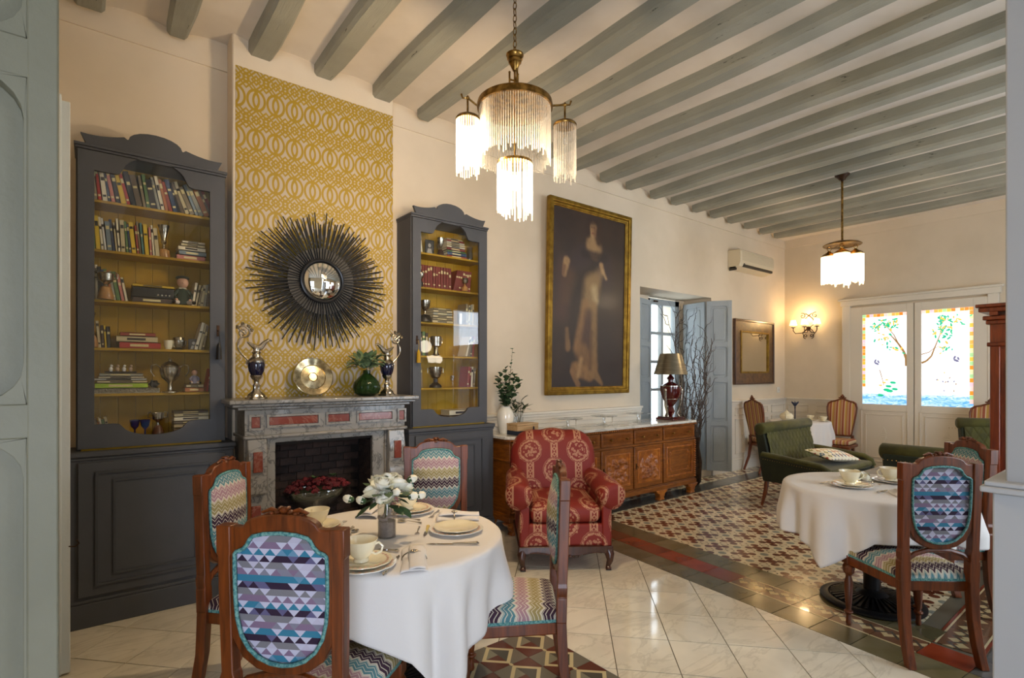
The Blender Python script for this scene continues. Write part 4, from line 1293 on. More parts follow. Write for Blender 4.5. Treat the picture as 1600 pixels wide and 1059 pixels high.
for k, (dx, dy) in enumerate(((.275, .07), (.325, .05))):
    t = thing('blue_goblet', 'cobalt blue glass goblet on the lowest shelf, %s' % ('left of the pair' if k == 0 else 'right of the pair'), 'goblet', (B1[0] + dx, B1[1] + dy, BZ[5] + .001), 0, 'blue goblets in the left bookcase')
    MB().lathe([(.026, 0), (.024, .004), (.005, .008), (.004, .05), (.02, .07), (.027, .11), (.025, .11), (.016, .072)]).build('bowl', BLUEG, t)
trophy(B2, 0, .315, .06, 'dark silver cup at the left of the stacked books, right bookcase top shelf', [(.01, .05), (.008, .07), (.026, .10), (.03, .15), (.026, .15), (.01, .09)], [(.03, 0), (.028, .02), (.016, .05), (.0, .052)], DARKW)
trophy(B2, 1, .105, .03, 'small silver ball trophy on a black foot, left on the second shelf, right bookcase', [(.006, .05), (.02, .065), (.03, .09), (.03, .11), (.01, .125), (.0, .13)], [(.024, 0), (.024, .03), (.008, .045), (.006, .055)], BLACK)
trophy(B2, 1, .545, .035, 'small silver ball trophy on a wooden foot, right on the second shelf, right bookcase', [(.006, .06), (.022, .07), (.032, .095), (.024, .115), (.0, .12)], [(.028, 0), (.026, .03), (.01, .05), (.006, .062)], LW)
trophy(B2, 2, .165, .06, 'large silver cup on a round black base, right bookcase third shelf', [(.012, .06), (.01, .09), (.02, .10), (.042, .13), (.046, .18), (.04, .18), (.03, .13)], [(.058, 0), (.056, .03), (.04, .055), (.012, .065)], BLACK)
trophy(B2, 2, .50, .04, 'plain silver tumbler on the third shelf of the right bookcase', [(.02, .0), (.022, .09), (.019, .09), (.018, .004)], [(.02, 0), (.02, .002), (.0, .002)], SILVER, cat='tumbler')
trophy(B2, 3, .27, .06, 'silver pot with a narrow foot on the fourth shelf of the right bookcase', [(.02, .07), (.045, .085), (.048, .16), (.052, .165), (.045, .165), (.04, .09)], [(.035, 0), (.02, .03), (.018, .072), (.0, .072)], SILVER, cat='pot', handles=[(.045, .14), (.062, .15), (.06, .11), (.046, .10)])
trophy(B2, 4, .265, .06, 'silver two-handled cup on a black pedestal, fifth shelf of the right bookcase', [(.02, .075), (.04, .09), (.052, .13), (.055, .175), (.05, .175), (.036, .1)], [(.055, 0), (.05, .02), (.02, .045), (.02, .078)], BLACK, handles=[(.052, .16), (.075, .165), (.075, .125), (.048, .115)])
t = thing('wine_glass', 'small clear stemmed glass beside the silver two-handled cup', 'glass', (B2[0] + .44, B2[1] + .07, BZ[4] + .001))
MB().lathe([(.022, 0), (.02, .003), (.003, .006), (.003, .045), (.02, .06), (.022, .10), (.02, .10), (.015, .062)]).build('bowl', CLEAR, t)
for nm, B, sh, dx, w_, h_, lab, dark in (('photo_frame', B1, 3, .555, .06, .07, 'small black and white photograph in a thin frame, left bookcase fourth shelf', 1), ('photo_frame', B2, 0, .175, .085, .12, 'dark framed picture with a pale figure, right bookcase top shelf', 0)):
    t = thing(nm, lab, 'picture', (B[0] + dx, B[1] + .075, BZ[sh] + .001))
    MB().ring(rrect(0, w_, 0, h_, .001, 1), rrect(.005, w_ - .005, .005, h_ - .005, .001, 1), 0, .006).build('frame', BLACK, t)
    MB().box(.005, w_ - .005, .002, .005, .005, h_ - .005).build('print', P('print_dark', '3a3834', .5), t)
    pm = MB(); pm.prism([(w_ * .5 + w_ * .16 * cos(a * pi / 5), h_ * .62 + h_ * .15 * sin(a * pi / 5)) for a in range(10)], .0012, .002); pm.prism([(w_ * .2, .006), (w_ * .8, .006), (w_ * .68, h_ * .4), (w_ * .32, h_ * .4)], .0014, .002)
    pm.build('printed_figure', P('print_pale', 'a8a49a', .5), t)
t = thing('clear_jar', 'clear glass jar at the right of the top shelf, right bookcase', 'jar', (B2[0] + .62, B2[1] + .07, BZ[0] + .001))
MB().lathe([(.028, 0), (.03, .01), (.03, .11), (.024, .12), (.022, .12), (.026, .01)]).build('body', CLEAR, t)
# sailor doll
def doll(B, sh, dx, s, label, suit, cap, skin='c89a80', z=None, beret=True):
    t = thing('doll', label, 'doll', (B[0] + dx, B[1] + .09, (BZ[sh] if z is None else z) + .001))
    m = MB().tube([(0, 0, .005 * s), (0, 0, .04 * s), (0, .005 * s, .085 * s), (0, 0, .105 * s)], [.034 * s, .036 * s, .026 * s, .012 * s], 10)
    for q in (-1, 1):
        m.tube([(q * .022 * s, .0, .09 * s), (q * .045 * s, -.01 * s, .06 * s), (q * .035 * s, -.03 * s, .035 * s)], [.012 * s, .011 * s, .009 * s], 8)
    m.build('suit', suit, t)
    m = MB().sphere((0, -.004 * s, .135 * s), (.03 * s, .029 * s, .033 * s)).sphere((0, -.034 * s, .13 * s), .005 * s, 6, 5)
    for q in (-1, 1): m.sphere((q * .034 * s, -.035 * s, .03 * s), .008 * s, 8, 6)
    m.build('head_and_hands', P('doll_skin', skin, .6), t)
    m = MB()
    for q in (-1, 1): m.tube([(q * .018 * s, -.01 * s, .018 * s), (q * .045 * s, -.055 * s, .014 * s)], [.013 * s, .009 * s], 8)
    m.build('leg', P('doll_stocking', 'd8ccc0', .8), t)
    m = MB()
    for q in (-1, 1): m.sphere((q * .05 * s, -.062 * s, .014 * s), (.011 * s, .017 * s, .011 * s), 8, 6)
    m.build('shoe', BLACK, t)
    if beret: MB().sphere((0, .004 * s, .163 * s), (.036 * s, .034 * s, .014 * s)).build('beret', cap, t)
    else: MB().sphere((0, .006 * s, .145 * s), (.031 * s, .03 * s, .028 * s)).build('hair', cap, t)
    MB().ring(rrect(-.02 * s, .02 * s, -.012 * s, .012 * s, .004, 3), rrect(-.014 * s, .014 * s, -.006 * s, .006 * s, .003, 3), .098 * s, .104 * s, 'z').build('neckerchief', P('doll_collar', 'c8c0a4', .7), t)
    return t
doll(B1, 2, .53 - .005, 1.08, 'seated sailor doll in dark green with a beret, left bookcase third shelf', P('doll_suit', '26382e', .8), P('doll_beret', '1e2c26', .8))
doll(B1, 4, .59, .55, 'tiny pale doll sitting on two books, left bookcase fifth shelf', P('doll_pale_suit', '8a8494', .8), P('doll_hair', '5a3020', .8), z=BZ[4] + .0495, beret=False)
# ------------------------------------------------------------------ wallpaper panel, sunburst mirror
put(MB().box(-0.5725, 0.5725, -0.003, 0, 0, 2.24).build('wallpaper_panel', WPAPER, None, (1.337, 3.9495, 1.26), smooth=0), 'gold trellis wallpaper panel on the chimney breast above the mantel', 'wallpaper')
t = thing('sunburst_mirror', 'round convex mirror in a large black sunburst of sticks', 'mirror', (1.325, 3.935, 2.10))
rs = random.Random(3)
sm = []
for L_ in (0.355, 0.31, 0.265):
    for r_ in (0.0042,):
        sm.append((L_, MB().tube([(0.0, 0, 0), (L_ * .5, 0, 0), (L_, 0, 0)], [0.0052, 0.0048, 0.0042], 6).mesh('stick', STICK, 60)))
n = 204
for i in range(n):
    a = 2 * pi * i / n + rs.uniform(-.008, .008)
    L_, me = sm[(0, 2, 1)[i % 3]] if rs.random() > .2 else sm[rs.randrange(3)]
    y = (-0.012, -0.026, -0.04)[i % 3]
    o = meshobj('stick', me, t, (0.13 * cos(a), y, 0.13 * sin(a)), (0, -a, rs.uniform(-.03, .03) * 0))
    o.rotation_euler = Matrix.Rotation(-a, 3, 'Y').to_euler()
    o.scale = (rs.uniform(.93, 1.08), 1, 1)
MB().tube([(0.150 * cos(a * pi / 24), -0.052, 0.150 * sin(a * pi / 24)) for a in range(48)], 0.012, 8, closed=True).build('mirror_rim', BLACK, t)
MB().lathe([(0.24, -0.004), (0.24, 0.004), (0.12, 0.004), (0.12, -0.004)], n=48).xf(lambda x, y, z: (x, z - .03, y)).build('stick_plate', STICK, t)
MB().lathe([(0.142, 0.0), (0.13, 0.012), (0.11, 0.024), (0.08, 0.036), (0.045, 0.044), (0.012, 0.047), (0.0, 0.047)], n=48).xf(lambda x, y, z: (x, -z - 0.048, y)).build('convex_glass', MIRROR, t, smooth=180)

# ------------------------------------------------------------------ fireplace
t = thing('fireplace', 'grey veined marble fireplace with red marble inlays', 'fireplace', (1.315, 3.95, 0))
hw = 0.555                                   # half width of the body
yF = -0.29
sh = MB()
sh.box(-0.655, 0.63, -0.375, 0.0, 1.235, 1.262); sh.box(-0.635, 0.61, -0.355, 0, 1.215, 1.235); sh.box(-0.60, 0.58, -0.325, 0, 1.195, 1.215)
sh.build('mantel_shelf', MARBG, t, bevel=0.006)
# frieze with recessed red panels
fz = MB().box(-hw, hw, yF, 0, 1.03, 1.195).build('frieze', MARBG, t, bevel=0.004)
for x0, x1, z0, z1 in ((-.41, -.10, 1.092, 1.145), (-.03, .12, 1.092, 1.145), (.19, .445, 1.092, 1.145), (-.515, -.465, 1.08, 1.15), (.505, .545, 1.08, 1.15)):
    MB().box(x0, x1, yF - .006, yF + .002, z0, z1).build('inlay', MARBR, fz, bevel=0.003)
    MB().ring(rrect(x0 - .016, x1 + .016, z0 - .016, z1 + .016, .001, 1), rrect(x0 - .002, x1 + .002, z0 - .002, z1 + .002, .001, 1), yF - .012, yF + .001).build('inlay_frame', MARBG, fz, bevel=0.003)
MB().box(-hw - .012, hw + .012, yF - .02, 0, 1.01, 1.032).build('frieze_moulding', MARBG, t, bevel=0.006)
MB().box(-0.40, 0.345, yF + .03, -0.1, 0.975, 1.01).box(-0.40, 0.345, yF + .045, -0.1, .94 + .035, 1.0).build('lintel', MARBG, t, bevel=0.004)
MB().box(-.43, .40, yF + .015, yF + .10, .90, 1.01).build('lintel_slab', MARBG, t, bevel=.004) if False else None
for s, xa, xb in ((-1, -hw, -.415), (1, .40, hw)):
    # scrolled upper console, fluted lower leg
    pl_ = MB().box(xa, xb, yF + .02, 0, 0.0, 1.012).build('jamb', MARBG, t, bevel=0.004)
    c = MB()
    prof2 = [(yF + .02, 1.01), (yF - .015, 1.01), (yF - .02, .97), (yF - .035, .90), (yF - .035, .82), (yF - .02, .76), (yF - .03, .72), (yF - .03, .66), (yF + .02, .64)]
    c.prism([(y, z) for y, z in prof2], xa + .012, xb - .012, 'x'); c.build('console', MARBG, pl_, bevel=0.008)
    xm = (xa + xb) / 2
    MB().box(xm - .028, xm + .028, yF - .043, yF - .03, .80, .93).build('inlay', MARBR, pl_, bevel=0.004)
    MB().box(xm - .028, xm + .028, yF + .006, yF + .022, .22, .58).build('inlay', MARBR, pl_, bevel=0.004)
    MB().box(xa - .012, xb + .012, yF - .01, 0, 0, .16).build('jamb_base', MARBG, pl_, bevel=0.006)
# inner slip round the opening
slip = MB().ring([(-.415, 0), (-.415, 1.01), (.40, 1.01), (.40, 0)], [(-.365, 0), (-.365, .975), (.305, .975), (.305, 0)], yF + .025, yF + .06)
slip.build('slip', MARBG, t, bevel=.004)
BRICKM = P('sooty_brick', '3a2a24', .9, col2='1e1816', sc=12, bmp=.5, bsc=40, rnd=.35)
bk = MB().box(-.055, .055, -.01, .01, 0, .05).mesh('brick', BRICKM, 0)
bks = MB().box(-.01, .01, -.055, .055, 0, .05).mesh('brick', BRICKM, 0)
SOOT = P('soot', '17120f', .95)
fb = MB().box(-.44, -.37, -.25, .16, 0, 1.0).box(.31, .40, -.25, .16, 0, 1.0).box(-.44, .40, -.006, .16, 0, 1.0).box(-.42, .39, -.25, 0, .955, 1.0).build('firebox', SOOT, t)
for j in range(17):
    for i in range(6):
        x = -.33 + i * .114 + (.057 if j % 2 else 0)
        if x > .27: continue
        meshobj('brick', bk, fb, (x, -.012, .30 + j * .0535 - .27 + .0))
    for i in range(2):
        for xx in (-.377, .318):
            meshobj('brick', bks, fb, (xx, -.066 - i * .112 + (.03 if j % 2 else 0), .03 + j * .0535))
MB().box(-.37, .31, -.26, 0, 0, .30).build('hearth', P('hearth_stone', '2c2826', .8), t, bevel=.005)
MB().box(-.60, .58, -.62, -.29, 0.0, .018).build('hearth_slab', MARBG, t, bevel=.004)

# glass bowl with red dried flowers
t = thing('flower_bowl', 'footed glass bowl heaped with dark red flowers inside the fireplace', 'bowl', (1.255, 3.80, 0.303))
MB().lathe([(.09, 0), (.085, .006), (.02, .02), (.018, .12), (.05, .14), (.15, .19), (.215, .27), (.232, .31), (.228, .312), (.205, .27), (.14, .2), (.04, .15)], n=40, sq=.5).build('bowl', CLEAR, t, smooth=60)
MB().sphere((0, 0, .272), (.19, .09, .05), 20, 10, jit=.06).build('moss', P('moss', '2a3416', .9, col2='151b0b', sc=60, bmp=1, bsc=80), t)
fm = MB()
for k in range(14):
    a = k * 2.4; r = .011 * sqrt(k / 14.)
    fm.sphere((r * cos(a), r * sin(a), .006 - .02 * (k / 14.) * .5), .0055, 6, 4)
fme = fm.mesh('red_flower_head', REDF, 60)
rf = random.Random(8)
for k in range(120):
    a = rf.uniform(0, 2 * pi); r = sqrt(rf.random())
    meshobj('red_flower_head', fme, t, (.225 * r * cos(a), .112 * r * sin(a), .315 + .06 * (1 - r * r) + rf.uniform(-.012, .02)), (rf.uniform(-.6, .6), rf.uniform(-.6, .6), a)).scale = (rf.uniform(.9, 1.5),) * 3
lf = MB().add([(0, 0, 0), (.012, .012, .004), (0, .04, .0), (-.012, .012, .004), (0, .018, -.002)], [(0, 1, 4), (1, 2, 4), (2, 3, 4), (3, 0, 4)]).mesh('leaf', LEAF, 60)
for cx_ in (-.03, .10):
    for k in range(9):
        a = 2 * pi * k / 9
        meshobj('leaf', lf, t, (cx_, -.03, .39), (rf.uniform(.2, .7), 0, a))

# ewers --------------------------------------------------------------
NAVY = P('navy_enamel', '10122e', .12, coat=.6)
def ewer(loc, flip, label):
    t = thing('ewer', label, 'ewer', loc, 0 if not flip else 0)
    s = -1 if flip else 1
    MB().lathe([(.062, 0), (.06, .008), (.05, .012), (.045, .03), (.024, .05), (.018, .07), (.022, .085), (.014, .10), (.016, .118), (.022, .128)], n=24, wob=lambda a, z: .12 * cos(6 * a) * (z < .04) + .1 * cos(8 * a) * (.05 < z < .09)).build('foot', SILVER, t)
    MB().lathe([(.018, .128), (.03, .145), (.046, .18), (.052, .215), (.05, .24), (.036, .26)], n=28).build('body', NAVY, t)
    m = MB().lathe([(.051, .235), (.052, .245), (.04, .262), (.026, .272), (.022, .29), (.03, .30), (.02, .306), (.018, .32), (.024, .335), (.02, .335), (.014, .31)], n=24, wob=lambda a, z: .06 * cos(7 * a) * (z < .25))
    m.build('collar', SILVER, t)
    MB().lathe([(.024, .125), (.034, .143), (.036, .152), (.03, .15)], n=24, wob=lambda a, z: .08 * cos(6 * a)).build('leaf_cup', SILVER, t)
    sp = [(0, 0, .325), (s * .025, 0, .335), (s * .05, 0, .365), (s * .075, 0, .385), (s * .095, 0, .378)]
    MB().tube(sp, [.022, .02, .014, .010, .004], 10).tube([(0, 0, .33), (-s * .03, 0, .35), (-s * .055, 0, .368)], [.02, .012, .005], 8).build('spout', SILVER, t)
    h = []
    for k in range(16):
        q = k / 15; h.append((-s * (.05 + .06 * sin(q * pi * .9)), 0, .25 + .17 * q))
    c0 = (-s * .075, .425)
    for k in range(1, 26):
        a = k * .42; r = .046 * (1 - k / 30); h.append((c0[0] + s * r * -cos(a + .3) * 1.0, 0, c0[1] + r * sin(a + .3)))
    hd = MB().tube(h, [.006] * len(h), 8)
    hd.tube([(-s * .05, 0, .25), (-s * .06, 0, .235), (-s * .052, 0, .222)], .006, 8)
    for a, r in ((1.0, .05), (1.7, .056), (2.4, .05), (.4, .05)):
        hd.sphere((c0[0] + r * cos(a), 0, c0[1] + r * sin(a)), .012, 8, 6, jit=.2, rnd=random.Random(2))
    hd.build('handle', SILVER, t)
    return t
ewer((.845, 3.73, 1.263), False, 'silver and navy ewer at the left end of the mantel')
ewer((1.765, 3.75, 1.263), True, 'silver and navy ewer at the right end of the mantel, behind leaves')
# silver plate leaning on the breast
t = thing('silver_plate', 'tarnished round silver plate with a raised centre leaning on the mantel wallpaper', 'plate', (1.255, 3.85, 1.264))
a_ = radians(14)
pl = MB().lathe([(.0, .004), (.028, .004), (.03, .012), (.034, .004), (.085, .0), (.09, .008), (.135, .02), (.139, .018), (.135, .014), (.088, 0.0), (.0, -.004)], n=48)
pl.xf(lambda x, y, z: (x, (-z) * cos(a_) + (y + .139) * sin(a_) - .0, (y + .139) * cos(a_) + z * sin(a_) + .003))
pl.build('dish', P('tarnished_silver', 'd8cba8', .16, 1.0, col2='8a7c60', sc=14), t, smooth=30)
# green vase
t = thing('green_vase', 'ribbed green glass vase with grey-green leaves on the mantel', 'vase', (1.60, 3.74, 1.263))
MB().lathe([(.055, 0), (.085, .02), (.098, .055), (.09, .10), (.06, .135), (.028, .165), (.026, .19), (.022, .19), (.024, .165), (.055, .13), (.085, .09), (.08, .03)], n=48, wob=lambda a, z: .025 * cos(16 * a) * (.01 < z < .15)).build('body', P('green_glass', '2c4a22', .06, trans=.6, ior=1.4), t)
lm = MB().grid(lambda u, v: ((u - .5) * .044 * sin(pi * min(.98, v * .96 + .02)) , v * .075, .014 * sin(v * 2.6) - abs(u - .5) * .012), 2, 5).mesh('leaf', LEAF2, 60)
rl = random.Random(4)
for k in range(70):
    a = rl.uniform(0, 2 * pi); b = rl.uniform(-.5, 1.1); zz = .19 + rl.uniform(0, .07)
    r = rl.uniform(.0, .075)
    meshobj('leaf', lm, t, (r * cos(a), r * sin(a), zz + rl.uniform(0, .04)), (b, 0, a - pi / 2)).scale = (rl.uniform(.8, 1.25),) * 3
MB().tube([(0, 0, .05), (0, 0, .2)], .006).build('stem', STEM, t)

# ------------------------------------------------------------------ portrait
def painting_mat():
    m, t_, b = new_mat('dark_oil_portrait')
    vec, (x, y, z) = coords(t_)
    n = noise(t_, vec, 3.0, 4)
    col = mixc(t_, n.ramp(.3, .7), '2c211c', '3a2a20')
    wob = (noise(t_, vec, 7, 3) - 0.5) * 0.05
    grain = noise(t_, vec, 16, 5, 0.7, (1, 1, .5))
    wob2 = (noise(t_, vec, 11, 2) - 0.5) * 0.05
    def cap(a, c_, r0, hexc, soft=.02, k=1.0):
        nonlocal col
        ax, az = a; dx, dz_ = c_[0] - ax, c_[1] - az; L2_ = dx * dx + dz_ * dz_ + 1e-9
        px, pz = x - ax + wob * 0.5, z - az + wob2 * 0.4
        h = ((px * dx + pz * dz_) / L2_).max(0.0).min(1.0)
        qx = px - h * dx; qz = pz - h * dz_
        d = (qx * qx + qz * qz).sqrt() - r0 if not isinstance(r0, tuple) else (qx * qx + qz * qz).sqrt() - (h * (r0[1] - r0[0]) + r0[0])
        col = mixc(t_, d.ramp(-soft * .6, soft * 1.5, k, 0.0) * (grain * 1.1 + 0.30), col, hexc)
    # canvas coordinates: x 0..1.14, z 0..1.86 measured from the lower left
    cap((.61, 1.36), (.60, .90), (.16, .26), '261c1c', .12)             # dark gown
    cap((.60, .85), (.62, .15), (.28, .44), '2a1f1c', .15)
    cap((.46, 1.42), (.24, 1.30), (.10, .07), '35282a', .06)            # sleeve
    cap((.16, 1.30), (.14, .80), (.05, .07), '48322a', .08)
    cap((.26, 1.18), (.20, .95), (.05, .03), '4e3828', .07)
    cap((.80, 1.40), (.84, 1.18), (.08, .05), '33262a', .08)
    cap((.72, 1.26), (.60, 1.12), (.035, .075), '84694a', .05)
    cap((.60, 1.12), (.55, .88), (.095, .075), '8c7048', .06)
    cap((.63, 1.08), (.66, .96), (.03, .02), 'b29a70', .04)
    cap((.50, .90), (.38, .42), (.045, .04), '86623c', .035)
    cap((.63, .90), (.64, .22), (.035, .045), '87673f', .03)
    cap((.55, .80), (.50, .46), (.04, .05), '4a3228', .045)
    cap((.46, .38), (.60, .22), (.075, .07), '7a5834', .05)
    cap((.36, .20), (.58, .13), (.065, .06), '86623a', .025)
    cap((.30, .17), (.40, .03), (.02, .03), '84603a', .015)
    cap((.62, .18), (.78, .03), (.06, .010), '80603a', .02)
    cap((.44, .30), (.40, .12), (.015, .01), 'a07c50', .03)
    cap((.60, .60), (.585, .20), (.010, .012), '5c4028', .03)
    cap((.22, .62), (.24, .42), (.012, .028), '7c5e3c', .02)
    cap((.20, 1.34), (.175, 1.20), (.036, .018), 'a07e54', .02)         # hand
    cap((.17, 1.28), (.16, 1.20), (.016, .010), '6e4c34', .02)
    cap((.74, 1.36), (.77, 1.28), (.022, .014), 'a28056', .02)
    cap((.77, 1.30), (.83, 1.22), .006, 'b09066', .02)
    cap((.60, 1.56), (.64, 1.52), (.085, .085), '96764e', .04)          # chest
    cap((.615, 1.62), (.62, 1.56), (.035, .05), '9a7a52', .03)
    cap((.46, 1.455), (.80, 1.445), .032, '261c1c', .03)
    cap((.64, 1.80), (.70, 1.62), (.065, .045), '38241a', .03)          # hair
    cap((.53, 1.79), (.52, 1.68), (.025, .02), '33211a', .03)
    cap((.605, 1.765), (.60, 1.685), (.044, .030), 'a8845a', .02)       # face
    cap((.56, 1.815), (.66, 1.825), .030, '33201a', .03)
    cap((.578, 1.755), (.586, 1.755), .005, '4a3024', .012)
    cap((.614, 1.757), (.624, 1.757), .005, '4a3024', .012)
    cap((.594, 1.745), (.590, 1.722), .004, '8a6442', .012)
    cap((.590, 1.694), (.606, 1.694), .004, '7a3c30', .012)
    cap((.634, 1.75), (.628, 1.68), .010, '6e4c34', .03)
    w_ = noise(t_, vec, 180, 2)
    t_.links.new(col, b.inputs['Base Color']); b.inputs['Roughness'].default_value = .42
    b.inputs['Coat Weight'].default_value = .08; b.inputs['Coat Roughness'].default_value = .2
    bump(t_, b, w_, .5, .004)
    return m
PW, PH = 1.30, 2.05
t = thing('portrait_painting', 'tall dark oil portrait of a standing woman in a gilt frame', 'painting', (3.665, 4.085, 1.205))
tilt = radians(1.2)
def fr(m): return m.xf(lambda x, y, z: (x, y - z * sin(tilt), z * cos(tilt)))
for nm, o_, i_, y0, y1 in (('frame', (0, PW, 0, PH), .045, -.055, 0), ('frame_inner', (.04, PW - .04, .04, PH - .04), .03, -.04, 0), ('frame_slip', (.068, PW - .068, .068, PH - .068), .014, -.03, 0)):
    x0, x1, z0, z1 = o_
    fr(MB().ring([(x0, z0), (x1, z0), (x1, z1), (x0, z1)], [(x0 + i_, z0 + i_), (x1 - i_, z0 + i_), (x1 - i_, z1 - i_), (x0 + i_, z1 - i_)], y0, y1)).build(nm, GOLD, t, bevel=.008)
cv = MB().box(0, PW - .16, -.004, 0, 0, PH - .16).build('canvas', painting_mat(), t, (.08, -.012, .08), smooth=0)
cv.rotation_euler = (tilt, 0, 0)

# ------------------------------------------------------------------ wooden mirror, air conditioner, socket
t = thing('wall_mirror', 'square mirror in a broad burl-wood frame beside the grey shutter', 'mirror', (7.43, 4.115, 1.27))
MW, MH = 1.21, .98
BURL = wood('burl_wood', '6e4a26', '3c2412', .35, .4, (3, 3, 3), 5)
x_ = .19
MB().ring([(0, 0), (MW, 0), (MW, MH), (0, MH)], [(x_, x_), (MW - x_, x_), (MW - x_, MH - x_), (x_, MH - x_)], -.03, 0).build('frame', BURL, t, bevel=.006)
MB().ring([(0, 0), (MW, 0), (MW, MH), (0, MH)], [(.03, .03), (MW - .03, .03), (MW - .03, MH - .03), (.03, MH - .03)], -.045, -.02).build('outer_bead', DARKW, t, bevel=.006)
MB().ring([(x_ - .02, x_ - .02), (MW - x_ + .02, x_ - .02), (MW - x_ + .02, MH - x_ + .02), (x_ - .02, MH - x_ + .02)], [(x_ + .008, x_ + .008), (MW - x_ - .008, x_ + .008), (MW - x_ - .008, MH - x_ - .008), (x_ + .008, MH - x_ - .008)], -.042, -.02).build('inner_bead', GOLD, t, bevel=.004)
MB().box(x_, MW - x_, -.022, -.016, x_, MH - x_).build('mirror_glass', MIRO, t, smooth=0)
t = thing('air_conditioner', 'cream wall-mounted air conditioner unit near the ceiling', 'air conditioner', (7.30, 4.118, 2.955))
ACM = P('cream_plastic', 'd8ccb0', .45)
aw = 1.0
MB().prism([(-.0, 0.0), (-.0, .275), (-.17, .275), (-.195, .25), (-.2, .09), (-.17, .03), (-.08, 0.0)], 0, aw, 'x').build('case', ACM, t, bevel=.008)
m = MB()
for k in range(7): m.box(.05, aw - .02, -.2035, -.196, .115 + k * .019, .119 + k * .019)
m.build('grille_lines', P('cream_plastic_shade', 'b8ac92', .5), t)
for z_, y_ in ((.062, -.19), (.034, -.17)):
    MB().obox((aw / 2 + .04, y_, z_), (aw - .16, .035, .005), Matrix.Rotation(radians(-28), 3, 'X')).build('louvre', ACM, t)
MB().box(.10, aw - .04, -.192, -.150, .026, .078).build('outlet', P('dark_slot', '3a342a', .6), t)
MB().box(0.0, .03, -.12, -.02, -.02, .03).build('pipe_cover', P('dark_slot', '3a342a', .6), t)
t = thing('wall_socket', 'small white wall socket above the dado by the far corner', 'socket', (8.86, 4.119, 1.17))
MB().box(-.045, .045, -.012, 0, -.045, .045).build('plate', WHITEP, t, bevel=.004); MB().lathe([(.022, 0), (.022, .004), (.018, .004), (.018, -.002), (0, -.002)], n=20).xf(lambda x, y, z: (x, -.013 - z, y)).build('socket_ring', P('socket_inner', 'c8c4bc', .5), t)

